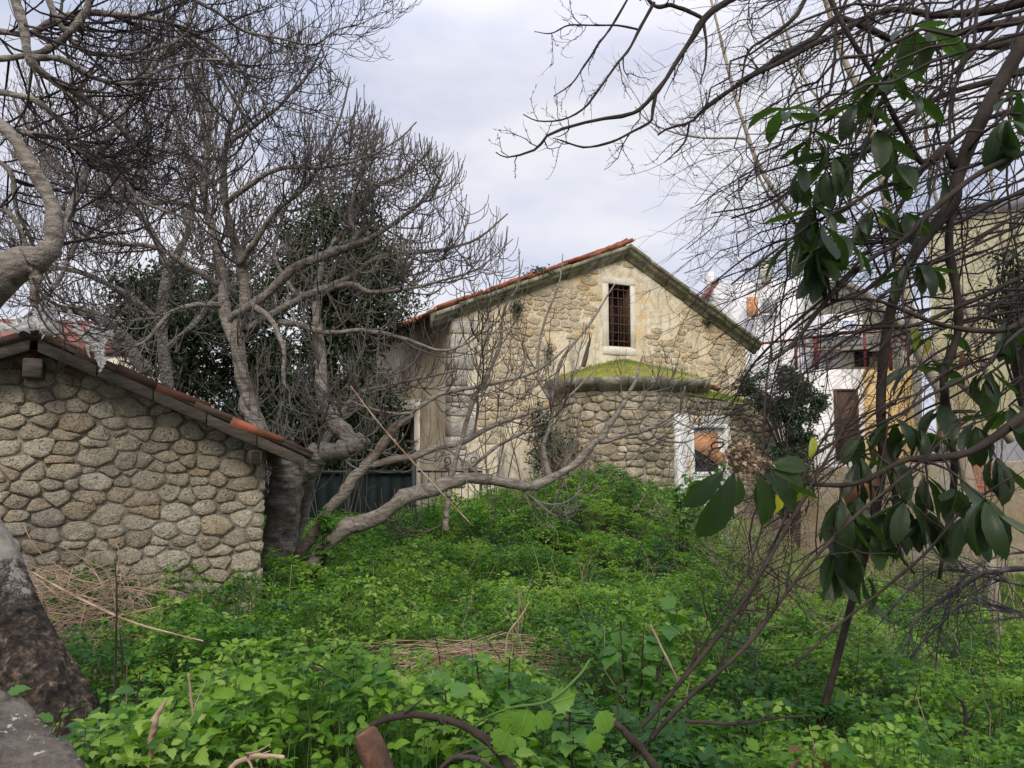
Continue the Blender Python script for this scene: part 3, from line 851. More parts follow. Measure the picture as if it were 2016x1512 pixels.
# turf running down the annex roof
V = []; NA, NR = 24, 10
for i in range(NA + 1):
    u = a0 + 0.35 + (a1 - a0 - 0.30) * i / NA
    for j in range(NR + 1):
        f = j / NR
        z = at_(u) + 0.03 + 0.60 * f * (1 - 0.5 * i / NA) + 0.06 * fbm(u * 4, f * 6, 4) - 0.03
        V.append(AM(u, z, 0.02 - f * (NO - 0.02)))
id_ = np.arange((NA + 1) * (NR + 1)).reshape(NA + 1, NR + 1)
turf2 = make('annex_turf', V, [np.stack([id_[:-1, :-1], id_[1:, :-1], id_[1:, 1:], id_[:-1, 1:]], -1).reshape(-1, 4)], M['moss'], church, smooth=True)
TURF2 = np.array(V)
# peeling plaster around the door, the pilaster, the door itself
mb = MB()
pu0, pu1 = on_annex(1324, 900)[0], on_annex(1346, 900)[0]
pz = on_annex(1335, 815)[1]
mb.box(AM(pu0, ZA, -0.02), np.array(d_) * (pu1 - pu0), (0, 0, pz - ZA), np.array(n_) * 0.14)
mb.build('pilaster', M['white_paint'], annex, bevel=0.015)
mb = MB()
mb.box(AM(pu1 + 0.004, ZA, -0.02), np.array(d_) * (ddu0 - pu1 - 0.10), (0, 0, pz - ZA + 0.02), np.array(n_) * 0.06)
mb.box(AM(ddu0 - 0.05, ddz1 + 0.085, -0.02), np.array(d_) * (ddu1 - ddu0 + 0.20), (0, 0, 0.17), np.array(n_) * 0.055)
mb.box(AM(ddu1 + 0.075, ZA, -0.02), np.array(d_) * 0.10, (0, 0, ddz1 - ZA + 0.08), np.array(n_) * 0.055)
mb.build('peeling_plaster', M['peeling'], annex, bevel=0.01)
dr = MB()
for (u, vv, du, dv) in ((ddu0 - 0.075, ZA, 0.075, ddz1 - ZA + 0.08), (ddu1, ZA, 0.07, ddz1 - ZA + 0.08), (ddu0, ddz1, ddu1 - ddu0, 0.08)):
    dr.box(AM(u, vv, -0.12), np.array(d_) * du, (0, 0, dv), np.array(n_) * 0.19)
ann_door = dr.build('annex_door', M['white_paint'], church, bevel=0.008)
ann_door['label'] = 'peeling white door with an orange board over its light'
dW = ddu1 - ddu0; st = 0.10; mid = ddz1 - 0.98
mb = MB()
for (u, vv, du, dv) in ((ddu0, ZA, st, ddz1 - ZA), (ddu1 - st, ZA, st, ddz1 - ZA), (ddu0 + st, ddz1 - st, dW - 2 * st, st), (ddu0 + st, mid, dW - 2 * st, 0.09), (ddu0 + st, mid - 1.15, dW - 2 * st, 0.09)):
    mb.box(AM(u, vv, -0.09), np.array(d_) * du, (0, 0, dv), np.array(n_) * 0.045)
mb.build('door_leaf', M['white_paint'], ann_door, bevel=0.004)
mb = MB(); mb.box(AM(ddu0 + st, mid - 1.06, -0.085), np.array(d_) * (dW - 2 * st), (0, 0, 1.06), np.array(n_) * 0.02)
mb.build('door_panel', M['white_paint'], ann_door)
mb = MB(); mb.box(AM(ddu0 + st, mid + 0.09, -0.085), np.array(d_) * (dW - 2 * st), (0, 0, ddz1 - st - mid - 0.09), np.array(n_) * 0.01)
mb.build('pane', M['glass'], ann_door)
bz = ddz1 - st
Vb = [AM(ddu0 + st + .01, bz - 0.005, -0.05), AM(ddu1 - st - .01, bz - 0.005, -0.05), AM(ddu1 - st - .01, bz - 0.35, -0.05), AM(ddu1 + 0.10, bz - 0.52, 0.09), AM(ddu1 + 0.09, bz - 0.66, 0.09), AM(ddu1 - st - .08, bz - 0.62, -0.05), AM(ddu0 + dW * 0.5, bz - 0.48, -0.05), AM(ddu0 + st + .01, bz - 0.33, -0.05)]
Vb2 = [np.array(q) + np.array(n_) * 0.012 for q in Vb]
nbv = len(Vb); bmb = MB()
tri = np.array([[0, 6, 7], [0, 1, 6], [1, 2, 6], [2, 5, 6], [2, 3, 5], [3, 4, 5]])
bmb.add(Vb + Vb2, np.array([[i, (i + 1) % nbv, (i + 1) % nbv + nbv, i + nbv] for i in range(nbv)]), np.concatenate([tri, tri + nbv]))
bmb.build('board', M['board'], ann_door)['label'] = 'broken orange board, torn at its lower edge'
# grey timber post stuck up against the gable on the turf
mb = MB(); q = P(1150, 715, 16.0)
mb.tube([P(1148, 722, 15.6), P(1154, 700, 15.6), P(1160, 672, 15.6)], [0.05, 0.05, 0.022], 7)
stump = mb.build('timber_stub', M['grey_stub'] if 'grey_stub' in M else M['timber'], None)
tag(stump, 'short grey broken timber standing on the mossy apse roof', 'timber')

# ------------------------------------------------------------------ iron gate and railing
GY_ = 13.0
def gp(px, py): return P(px, py, GY_)
zt, zb2 = gp(700, 926).z, gp(700, 1120).z
gate = thing('iron_gate', gp(670, 1090), 'dark green sheet metal gate behind the fig trunk', 'gate')
x0, x1 = gp(500, 930).x, gp(818, 930).x
npan = 13; mb = MB()
for i in range(npan):
    xa = x0 + (x1 - x0) * i / npan; xb = x0 + (x1 - x0) * (i + 1) / npan
    q = MB(); q.box((xa + 0.012, GY_ + 0.02 + (0.012 if i % 2 else 0), zb2), (xb - xa - 0.024, 0, 0), (0, 0.02, 0), (0, 0, zt - zb2 - 0.06))
    q.build('panel', M['gate'], gate)
mb.box((x0, GY_ + 0.045, zb2), (x1 - x0, 0, 0), (0, 0.006, 0), (0, 0, zt - zb2 - 0.08))
mb.build('backing_sheet', M['gate'], gate)
for z in (zt - 0.06, zt - 0.98):
    q = MB(); q.box((x0, GY_ - 0.03, z), (x1 - x0, 0, 0), (0, 0.045, 0), (0, 0, 0.06)); q.build('rail', M['iron'], gate)
for px in (512, 688, 815):
    x = gp(px, 930).x; q = MB(); q.box((x - 0.035, GY_ - 0.045, zb2 - 0.1), (0.07, 0, 0), (0, 0.07, 0), (0, 0, zt - zb2 + (0.45 if px == 815 else 0.12))); q.build('post', M['iron'], gate)
rail = thing('iron_railing', gp(880, 1040), 'black wrought iron railing with scrolls before the church corner', 'railing')
xr0, xr1 = gp(822, 930).x, gp(944, 930).x
q = MB(); q.box((xr0, GY_ - 0.02, zt - 0.035), (xr1 - xr0, 0, 0), (0, 0.03, 0), (0, 0, 0.035)); q.build('top_rail', M['iron'], rail)
q = MB(); q.box((xr0, GY_ - 0.02, zt - 0.95), (xr1 - xr0, 0, 0), (0, 0.03, 0), (0, 0, 0.03)); q.build('bottom_rail', M['iron'], rail)
q = MB(); q.box((xr1, GY_ - 0.03, zb2), (0.05, 0, 0), (0, 0.05, 0), (0, 0, zt - zb2)); q.build('post', M['iron'], rail)
for i in range(9):
    x = xr0 + (xr1 - xr0) * (i + 0.7) / 9.4
    q = MB(); q.tube([(x, GY_ - 0.005, zb2), (x, GY_ - 0.005, zt - 0.03)], [0.008, 0.008], 6); q.build('baluster', M['iron'], rail)
for px, sgn in ((880, 1), (932, 1)):
    cx, cz = gp(px, 907).x, gp(px, 907).z
    pts = []
    for i in range(22):
        a = i / 21 * 2.3 * math.pi - 0.6 * math.pi; r = 0.085 * (1 - 0.7 * i / 21)
        pts.append((cx + sgn * math.cos(a) * r, GY_ - 0.005, cz + math.sin(a) * r))
    pts = [(cx - 0.14, GY_ - 0.005, zt + 0.02), (cx - 0.06, GY_ - 0.005, zt + 0.03)] + pts
    q = MB(); q.tube(pts, [0.010] * len(pts), 5); q.build('scroll', M['iron'], rail)

# ------------------------------------------------------------------ the stone shed at the left
S1 = P(513, 1000, 6.25); S0 = P(-60, 1000, 5.35)
ds = Vector((S1.x - S0.x, S1.y - S0.y, 0)).normalized(); ns = Vector((ds.y, -ds.x, 0)); bs = -ns
SO = Vector((S1.x, S1.y, 0))
LS = 4.3
XM = frame_map(SO - ds * LS, ds, ns)
def on_shed(px, py):
    q = on_plane(px, py, SO, ns); return (q - SO).dot(ds) + LS, q.z
uR, zR = on_shed(75, 668)
uE, zE = on_shed(512, 862)
slS = (zR - zE) / (uE - uR)
shed = thing('stone_shed', (SO.x - ds.x * 2, SO.y - ds.y * 2, 0.2), 'rubble stone shed with sagging tiled roof, lower left', 'shed')
shed['label'] = 'rubble stone shed with a low roof of old tiles, beside the knotty fig trunk'
rg = random.Random(5)
topS = lambda u: (zR - (u - uR) * slS if u > uR else zR - (uR - u) * slS * 0.9) - 0.07
wallS = relief_sheet('wall', sorted(set([0, LS, uR] + list(np.linspace(0, LS, 80)))), lambda u: np.linspace(-0.1, topS(u), 46), XM, M['mortar'], shed, 0.022, 4, seed=2)
wallS['label'] = 'wall of rounded limestone rubble in grey mortar'
z0s = 0.12
domS = [(uR - 1.2, z0s), (LS + 0.03, z0s), (LS + 0.03, topS(LS) - 0.01), (uR, topS(uR) - 0.01), (uR - 1.2, topS(uR - 1.2) - 0.01)]
lay_stones(rubble_cells(domS, 0.108, 0.168, rg, 0.40, 0.0045, 0.16), XM, wallS, M['shed_stone'], rg, (0.014, 0.038), False, lambda p: True, 299)
mb = MB()
mb.box(XM(LS - 0.35, -0.1, -3.2), np.array(ds) * 0.34, (0, 0, topS(LS) + 0.05), np.array(ns) * 3.16)
mb.box(XM(0, -0.1, -3.4), np.array(ds) * LS, (0, 0, topS(LS)), np.array(ns) * 0.2)
mb.build('side_wall', M['mortar'], shed)
v = 0.15; 
while v < topS(LS) - 0.1:      # stones turning the corner
    h = rg.uniform(0.11, 0.19)
    mb = MB(); mb.box(XM(LS - 0.05, v, -0.28), np.array(ds) * rg.uniform(0.055, 0.09), (0, 0, h - 0.015), np.array(ns) * 0.29)
    mb.build('corner_stone', M['shed_stone'], shed, bevel=0.02); v += h
# roof: boards, barge board, purlins, tiles
ovh = 0.30; uEnd = on_shed(598, 872)[0]
shed_down = (Vector(XM(uEnd, topS(uR) - (uEnd - uR) * slS, 0)) - Vector(XM(uR, topS(uR), 0))).normalized()
upn = Vector(ns).cross(shed_down).normalized()
if upn.z < 0: upn = -upn
rt = lambda u: zR - 0.07 - (u - uR) * slS if u > uR else zR - 0.07 - (uR - u) * slS * 0.9
mb = MB()
for (ua, ub) in ((uR - 2.0, uR), (uR, uEnd)):
    mb.box(np.array(XM(ua, rt(ua) + 0.06, ovh)), np.array(XM(ub, rt(ub), 0)) - np.array(XM(ua, rt(ua), 0)), (0, 0, 0.03), np.array(bs) * 3.8)
roofS = mb.build('roof', M['timber'], shed)
roofS['label'] = 'low pitched roof of grey boards and crumbling tiles'
for (ua, ub, nm) in ((uR - 2.0, uR - 0.02, 3), (uR + 0.02, uEnd - 0.05, 5)):
    for i in range(nm):
        u_a = ua + (ub - ua) * i / nm + 0.004; u_b = ua + (ub - ua) * (i + 1) / nm - 0.004
        mb = MB(); mb.box(np.array(XM(u_a, rt(u_a) - 0.035 + rg.uniform(-.006, .006), ovh - 0.035)), np.array(XM(u_b, rt(u_b), 0)) - np.array(XM(u_a, rt(u_a), 0)), (0, 0, 0.085), np.array(ns) * 0.03)
        mb.build('barge_board', M['timber'], roofS, bevel=0.003)
for (u, dz, s) in ((uR, -0.235, 0.115), (uR + 1.5, -0.17, 0.09), (uEnd - 0.42, -0.16, 0.09)):
    mb = MB(); mb.box(XM(u - s / 2, rt(u) + dz, -0.1), np.array(ds) * s, (0, 0, s * 1.15), np.array(ns) * (0.1 + ovh + (0.03 if u == uR else -0.04)))
    mb.build('purlin', M['timber'], roofS, bevel=0.006)
T2 = [tile_mesh('old_tile', 0.40, 0.092 + 0.008 * i, 0.074 + 0.005 * i, M['old_tile']) for i in range(3)]
yv = shed_down.cross(Vector((0, 0, 1))).normalized()
s = 0.0; Ls = (uEnd - uR) / abs(Vector((ds.x, ds.y, 0)).dot(shed_down))
k = 0
while s < Ls - 0.15:
    u = uR + s * abs(Vector((ds.x, ds.y, 0)).dot(shed_down))
    for row in range(5):
        if row == 0 and rg.random() < 0.12: continue
        ms = TILES if (row == 0 and (k in (3, 4, 7, 8)) and False) else T2
        if row == 0 and k in (5, 8): ms = TILES
        put_tile(roofS, ms, Vector(XM(u, rt(u) + 0.11 + rg.uniform(-0.008, 0.02), ovh - 0.07 - row * 0.20)), shed_down, yv, rg, 'tile', 0.07)
    s += 0.29; k += 1
dnl = (Vector(XM(uR - 1, rt(uR - 1), 0)) - Vector(XM(uR, rt(uR), 0))).normalized()
for i in range(6):
    u = uR - 0.28 * i
    for row in range(4):
        put_tile(roofS, T2, Vector(XM(u, rt(u) + 0.11, ovh - 0.07 - row * 0.20)), dnl, dnl.cross(Vector((0, 0, 1))), rg, 'tile', 0.07)
for i in range(9):
    put_tile(roofS, T2, Vector(XM(uR, rt(uR) + 0.16, ovh + 0.02 - i * 0.33)), bs, ds, rg, 'ridge_tile', 0.06)

# ------------------------------------------------------------------ torn plastic sheeting on the shed ridge
t = NT('torn_plastic'); t.color(t.ramp(t.noise(9, 4), [(0.35, (0.50, 0.49, 0.46)), (0.65, (0.80, 0.80, 0.80))])).rough(0.35, 0.4)
tr = t.n.new('ShaderNodeBsdfTranslucent'); tr.inputs['Color'].default_value = (0.8, 0.8, 0.8, 1)
mx = t.n.new('ShaderNodeMixShader'); mx.inputs[0].default_value = 0.35
t.l.new(t.b.outputs[0], mx.inputs[1]); t.l.new(tr.outputs[0], mx.inputs[2]); t.l.new(mx.outputs[0], t.n['Material Output'].inputs['Surface'])
t.bump(t.noise(25, 4), 0.8, 0.02); M['plastic'] = t.done()
def ribbon(name, ctrl, wid, parent, seed, M_=26, K=7):
    C = spline([tuple(P(a, b, y)) + (w,) for (a, b, y), w in zip(ctrl, wid)], M_)
    r = np.random.RandomState(seed); V = []
    Tn = np.gradient(C[:, :3], axis=0)
    for i in range(M_):
        tt = Vector(Tn[i]).normalized()
        sd = tt.cross(Vector((0, 1, 0.2))).normalized()
        nn = tt.cross(sd)
        for j in range(K):
            f = j / (K - 1) - 0.5
            V.append(np.array(C[i, :3]) + np.array(sd) * f * C[i, 3] * (1 + 0.3 * r.randn()) + np.array(nn) * 0.35 * C[i, 3] * (0.5 - 2 * f * f + 0.5 * r.randn()))
    id_ = np.arange(M_ * K).reshape(M_, K)
    return make(name, V, [np.stack([id_[:-1, :-1], id_[1:, :-1], id_[1:, 1:], id_[:-1, 1:]], -1).reshape(-1, 4)], M['plastic'], parent, smooth=True)
pl = thing('plastic_sheet', P(90, 655, 5.3), 'torn white plastic sheet snagged over the shed ridge', 'plastic sheet')
ribbon('sheet', [(-20, 652, 5.15), (30, 642, 5.15), (75, 636, 5.15), (88, 652, 5.1)], [.04, .07, .09, .04], pl, 1)
ribbon('sheet', [(72, 622, 5.2), (95, 610, 5.2), (118, 618, 5.2)], [.08, .12, .05], pl, 2)
ribbon('sheet', [(78, 640, 5.05), (96, 642, 5.05), (117, 657, 5.05)], [.07, .13, .05], pl, 3)
pl2 = thing('plastic_strip', P(190, 655, 5.5), 'ragged white plastic strip hanging from twigs onto the shed roof', 'plastic strip')
ribbon('strip', [(118, 603, 5.3), (133, 604, 5.3), (145, 635, 5.3), (163, 658, 5.3), (180, 665, 5.3)], [.03, .03, .04, .05, .06], pl2, 4)
ribbon('strip', [(178, 655, 5.3), (200, 652, 5.3), (224, 662, 5.3)], [.12, .08, .05], pl2, 5)
ribbon('strip', [(180, 650, 5.28), (188, 680, 5.28), (193, 700, 5.28), (196, 722, 5.28)], [.15, .08, .045, .01], pl2, 6)
ribbon('strip', [(190, 655, 5.27), (200, 685, 5.27), (203, 712, 5.27), (196, 732, 5.27)], [.10, .06, .035, .01], pl2, 7)
ribbon('strip', [(172, 672, 5.27), (174, 695, 5.27), (178, 704, 5.27)], [.03, .015, .01], pl2, 8)
# ------------------------------------------------------------------ buildings beyond
def simple_mat(name, c, c2=None, r=0.85, sc=1.5):
    t = NT(name)
    if c2:
        cc = t.mix(t.ramp(t.noise(sc, 5, 0.65), [(0.42, 0.0), (0.66, 1.0)]), c, c2)
        cc = t.mix(t.ramp(t.noise(1.3, 6, 0.7, vec=t.scaled((2.5, 2.5, 0.22))), [(0.52, 0.0), (0.70, 0.45)]), cc, tuple(v * 0.45 for v in c2))
        t.color(cc)
    else: t.color(c)
    t.bump(t.noise(20, 4), 0.2, 0.01)
    return t.rough(r).done()
M['whitewash'] = simple_mat('whitewash', (0.72, 0.72, 0.74), (0.60, 0.58, 0.55))
M['cream_render'] = simple_mat('cream_render', (0.62, 0.60, 0.50), (0.52, 0.49, 0.40))
M['yellow_render'] = simple_mat('yellow_render', (0.88, 0.80, 0.48), (0.82, 0.73, 0.42), sc=0.6)
M['ochre_render'] = simple_mat('ochre_render', (0.60, 0.42, 0.19), (0.50, 0.36, 0.18))
M['concrete'] = simple_mat('concrete', (0.36, 0.36, 0.36), (0.25, 0.24, 0.23))
M['red_steel'] = simple_mat('red_steel', (0.20, 0.035, 0.035), (0.13, 0.03, 0.03), 0.6)
M['roof_sheet'] = simple_mat('roof_sheet', (0.16, 0.15, 0.14), (0.08, 0.07, 0.06))
M['rust_sheet'] = simple_mat('rust_sheet', (0.30, 0.12, 0.06), (0.20, 0.08, 0.045), 0.7, 4)
M['blue_paint'] = simple_mat('blue_paint', (0.10, 0.18, 0.55))
M['red_tiles'] = simple_mat('red_tiles_far', (0.22, 0.085, 0.06), (0.12, 0.07, 0.055))
def slab(mb, p, q, depth, zb):
    """a wall block: its face from pixel column p=(px,py_top,Y) to q, down to zb, depth behind"""
    a, b = P(*p), P(*q)
    V = []
    away = Vector((-(b.y - a.y), b.x - a.x, 0)).normalized() * depth
    if away.y < 0: away = -away
    for o in (Vector((0, 0, 0)), away):
        for c in (a, b):
            V += [Vector((c.x, c.y, zb)) + o, c + o]
    mb.add(V, [[0, 2, 3, 1], [4, 5, 7, 6], [0, 1, 5, 4], [2, 6, 7, 3], [1, 3, 7, 5], [0, 4, 6, 2]])
# white building behind the annex
wb = thing('white_building', P(1550, 880, 27) , 'low whitewashed building with a red steel frame, behind the church', 'building')
mb = MB(); slab(mb, (1385, 556, 28), (1662, 543, 26), 5, -0.5); mb.build('wall', M['whitewash'], wb)
# gabled cream end
a = P(1632, 560, 25.5); mbg = MB()
prof_ = [P(1600, 1050, 25.5), P(1815, 1050, 25.5), P(1815, 688, 25.5), P(1755, 640, 25.5), P(1672, 572, 25.5), P(1640, 560, 25.5), P(1600, 560, 25.5)]
V = [np.array(q) for q in prof_] + [np.array(q) + np.array([0.5, 4.0, 0]) for q in prof_]; n = len(prof_)
mbg.add(V, [[i, (i + 1) % n, (i + 1) % n + n, i + n] for i in range(n)], [[0, k, k + 1] for k in range(1, n - 1)] + [[n, n + k + 1, n + k] for k in range(1, n - 1)])
mbg.build('gable_wall', M['cream_render'], wb)
mb = MB()
for (p, q) in (((1600, 556, 25.4), (1642, 556, 25.4)), ((1642, 556, 25.4), (1672, 568, 25.4)), ((1672, 568, 25.4), (1818, 686, 25.4))):
    mb.bar(P(*p), P(*q), 0.3, 0.07)
mb.build('roof_edge', M['concrete'], wb)
mb = MB(); slab(mb, (1500, 515, 27), (1519, 515, 27), 0.4, P(1500, 556, 27).z); 
ch = mb.build('chimney', M['cream_render'], wb)
mb = MB(); q = P(1498, 513, 26.9); mb.box(q, (P(1521, 513, 26.9).x - q.x, 0, 0), (0, 0.6, 0), (0, 0, 0.08)); mb.build('chimney_cap', M['concrete'], ch)
mb = MB(); slab(mb, (1392, 535, 28.2), (1408, 535, 28.2), 0.4, P(1400, 558, 28).z); mb.build('chimney', M['whitewash'], wb)
for (px0, py0, px1, py1, Y, m_) in ((1470, 585, 1492, 625, 26.9, 'board'), (1502, 588, 1530, 618, 26.9, 'concrete')):
    fr = MB(); q0, q1 = P(px0, py0, Y), P(px1, py1, Y)
    fr.box((q0.x, Y - 0.05 , q1.z), (q1.x - q0.x, 0, 0), (0, 0.1, 0), (0, 0, q0.z - q1.z)); w_ = fr.build('window', M[m_], wb)
    mb = MB(); mb.box((q0.x - 0.05, Y - 0.1, q1.z - 0.07), (q1.x - q0.x + 0.1, 0, 0), (0, 0.15, 0), (0, 0, 0.06)); mb.build('sill', M['whitewash'], w_)
# small red hipped roof at the church eave
rr = thing('tiled_roof_house', P(1400, 620, 22), 'small white house with a red tiled gable, just behind the church roof', 'house')
rr['label'] = 'small white gabled house with a patch of red tiles, just behind the church eave'
p1, p2, p3 = P(1372, 612, 22), P(1424, 620, 22), P(1404, 566, 22)
mb = MB(); V = [np.array(q) for q in (p1, p2, p3)] + [np.array(q) + np.array([0, 3, 0]) for q in (p1, p2, p3)]
mb.add(V, [[0, 1, 4, 3], [1, 2, 5, 4], [2, 0, 3, 5]], [[0, 2, 1], [3, 4, 5]]); mb.build('gable', M['whitewash'], rr)
mb = MB(); mb.bar(p1 + Vector((-.1, 0, .05)), p3 + Vector((0, 0, .05)), 1.2, 0.08); mb.build('roof', M['red_tiles'], rr)
mb = MB(); slab(mb, (1374, 612, 22.05), (1423, 618, 22.05), 2.8, -0.3); mb.build('wall', M['whitewash'], rr)
# white wing with ochre end, brown door, dark window, corrugated lean-to, red frame
wing = thing('ochre_and_white_house', P(1700, 950, 20), 'white and ochre outbuilding with brown door under corrugated roof', 'house')
mb = MB(); slab(mb, (1540, 727, 20), (1702, 727, 20), 3, -0.8); mb.build('wall', M['whitewash'], wing)
mb = MB(); slab(mb, (1702, 728, 19.9), (1795, 726, 19.9), 3, -0.8); mb.build('ochre_wall', M['ochre_render'], wing)
mb = MB(); slab(mb, (1606, 692, 21.5), (1800, 690, 21.5), 2, P(1700, 732, 21.5).z); mb.build('upper_wall', M['whitewash'], wing)
dr = MB(); q0, q1 = P(1648, 770, 19.9), P(1690, 905, 19.9)
dr.box((q0.x, 19.93, q1.z), (q1.x - q0.x, 0, 0), (0, 0.05, 0), (0, 0, q0.z - q1.z)); do = dr.build('door', M['brown_timber'], wing)
mb = MB(); mb.box((q0.x - .06, 19.9, q1.z), (0.06, 0, 0), (0, 0.08, 0), (0, 0, q0.z - q1.z + .06)); mb.box((q1.x, 19.9, q1.z), (0.06, 0, 0), (0, 0.08, 0), (0, 0, q0.z - q1.z + .06)); mb.box((q0.x, 19.9, q0.z), (q1.x - q0.x, 0, 0), (0, 0.08, 0), (0, 0, 0.06)); mb.build('door_frame', M['brown_timber'], do)
q0, q1 = P(1684, 692, 21.4), P(1756, 722, 21.4)
mb = MB(); mb.box((q0.x, 21.42, q1.z), (q1.x - q0.x, 0, 0), (0, 0.05, 0), (0, 0, q0.z - q1.z)); wo = mb.build('window', M['dark'], wing)
for i in (0.38, 0.74):
    mb = MB(); mb.box((q0.x + (q1.x - q0.x) * i, 21.38, q1.z), (0.22, 0, 0), (0, 0.03, 0), (0, 0, (q0.z - q1.z) * 0.72)); mb.build('pane', M['concrete'], wo)
# corrugated sheet
V = []; n = 60; q0, q1 = P(1604, 684, 20.6), P(1806, 668, 20.6)
for i in range(n + 1):
    f = i / n; z = 0.035 * math.sin(i / n * 2 * math.pi * 20)
    V += [(q0.x + (q1.x - q0.x) * f, 20.4, q0.z + (q1.z - q0.z) * f + z), (q0.x + (q1.x - q0.x) * f, 22.0, q0.z + (q1.z - q0.z) * f + z + 0.28)]
ids = np.arange(2 * n + 2).reshape(-1, 2)
o = make('corrugated_roof', V, [np.stack([ids[:-1, 0], ids[1:, 0], ids[1:, 1], ids[:-1, 1]], 1)], M['roof_sheet'], wing)
md = o.modifiers.new('thick', 'SOLIDIFY'); md.thickness = 0.05
fr = thing('red_steel_frame', P(1600, 760, 19.5), 'dark red steel pergola frame before the white building', 'pergola')
for (a_, b_, w) in (((1470, 680, 19.5), (1600, 664, 19.5), .06), ((1600, 664, 19.5), (1752, 644, 19.5), .075), ((1752, 644, 19.5), (1800, 636, 19.5), .05), ((1752, 648, 19.5), (1788, 676, 19.6), .05)):
    mb = MB(); mb.bar(P(*a_), P(*b_), w, w); mb.build('beam', M['red_steel'], fr)
for (px, t_, b2, w) in ((1518, 676, 708, .05), (1566, 670, 728, .06), (1606, 664, 728, .09), (1701, 652, 722, .05), (1751, 646, 730, .07), (1785, 640, 724, .05)):
    mb = MB(); a_, c_ = P(px, t_, 19.5), P(px, b2, 19.5); mb.box((a_.x - w / 2, 19.47, c_.z), (w, 0, 0), (0, w, 0), (0, 0, a_.z - c_.z)); mb.build('post', M['red_steel'], fr)
b_ = -n_
# pale water tank panel with blue lettering
tk = thing('water_tank', P(1630, 650, 23), 'pale rooftop tank with blue letters, among the twigs', 'water tank')
c0 = P(1645, 668, 23.5); mb = MB(); ring = 20; V = []
for z in (0, 0.62, 0.70):
    r = 0.78 if z < 0.65 else 0.6
    for i in range(ring): V.append((c0.x + r * math.cos(i * 2 * math.pi / ring), c0.y + r * math.sin(i * 2 * math.pi / ring), c0.z + z))
Q = [[k * ring + i, k * ring + (i + 1) % ring, (k + 1) * ring + (i + 1) % ring, (k + 1) * ring + i] for k in range(2) for i in range(ring)]
mb.add(V + [(c0.x, c0.y, c0.z + 0.71)], Q, [[2 * ring + i, 2 * ring + (i + 1) % ring, 3 * ring] for i in range(ring)]); tank = mb.build('tank', M['whitewash'], tk, smooth=False)
fc = bpy.data.curves.new('lettering', 'FONT'); fc.body = 'GS'; fc.size = 0.34; fc.extrude = 0.006; fc.align_x = 'CENTER'
fc.materials.append(M['blue_paint'])
_fo = bpy.data.objects.new('lettering_curve', fc); COL.objects.link(_fo); bpy.context.view_layer.update(); _me = bpy.data.meshes.new_from_object(_fo.evaluated_get(bpy.context.evaluated_depsgraph_get())); bpy.data.objects.remove(_fo)
fo = bpy.data.objects.new('lettering', _me); link(fo, tk, (c0.x + 0.06, c0.y - 0.80, c0.z + 0.22)); fo.rotation_euler = (math.radians(90), 0, 0)

# the tall yellow building
yb = thing('yellow_building', P(1950, 900, 17), 'tall plain yellow building with grey parapet at the right', 'building')
yb['label'] = 'tall plain yellow building with a grey parapet and pale plinth'
pa, pb = P(1824, 421, 21), P(2120, 362, 14.5)
pb = pa + (pb - pa) * 1.75
away = Vector((-(pb.y - pa.y), pb.x - pa.x, 0)).normalized() * 7
zs = P(1900, 862, 18).z
cols = np.linspace(0, 1, 52)
def YM(u, v, w):
    q = pa.lerp(pb, u); return np.array([q.x, q.y, 0]) + np.array([0, 0, v]) - np.array(away.normalized()) * w
relief_sheet('wall', list(cols), lambda u: np.linspace(zs, pa.z + (pb.z - pa.z) * u - 0.30, 30), YM, M['yellow_render'], yb, 0.02, 3)
relief_sheet('plinth', list(cols), lambda u: np.linspace(-1.0, zs - 0.002, 10), lambda u, v, w: YM(u, v, w + 0.04), M['whitewash'], yb, 0.03, 5)
mb = MB()
V = []
for o_ in (-0.12, 0.25):
    for q in (pa, pb):
        for dz in (-0.30, 0.0): V.append(np.array(q) + np.array(away.normalized()) * o_ + np.array([0, 0, dz]))
mb.add(V, CUBE_F[:, [0, 1, 2, 3]]); mb.build('parapet', M['concrete'], yb)
mb = MB(); V = []
for o_ in (0.03, 7):
    for q in (pa, pb):
        for z in (-1.0, None): V.append([q.x + away.normalized().x * o_, q.y + away.normalized().y * o_, (q.z - 0.31) if z is None else z])
mb.add(V, CUBE_F); mb.build('body', M['yellow_render'], yb)
# low rough wall and rusty sheet in front of it
lw = thing('low_garden_wall', P(1900, 1030, 15), 'low pale plastered wall stained brown, under the yellow building', 'wall')
q0, q1 = P(1500, 925, 17.2), P(2110, 905, 12.6)
q1 = q0 + (q1 - q0) * 1.6
WM = lambda u, v, w: np.array([q0.x + (q1.x - q0.x) * u, q0.y + (q1.y - q0.y) * u - w, v])
t = NT('stained_wall'); c = t.ramp(t.noise(0.9, 6, 0.65), [(0.30, (0.34, 0.32, 0.28)), (0.44, (0.40, 0.35, 0.26)), (0.58, (0.34, 0.27, 0.17)), (0.75, (0.20, 0.16, 0.10))]); t.color(c); t.bump(t.noise(9, 6, 0.7), 0.8, 0.03); M['stained'] = t.done()
relief_sheet('wall_face', list(np.linspace(0, 1, 60)), lambda u: np.linspace(-1.1, q0.z + (q1.z - q0.z) * u, 16), WM, M['stained'], lw, 0.03, 6)
mb = MB(); V = []
for o_ in (0.03, 0.3):
    for (q, f) in ((q0, 0), (q1, 1)):
        for z in (-1.1, q.z + 0.0): V.append([q.x, q.y + o_, z])
mb.add(V, CUBE_F); mb.build('wall_body', M['stained'], lw)
rg = random.Random(3)
WM2 = lambda u, v, w: WM(u, v, w)
rs = thing('rusty_slats', P(1935, 960, 12.6), 'leaning rusty red slatted panel against the low wall', 'slatted panel')
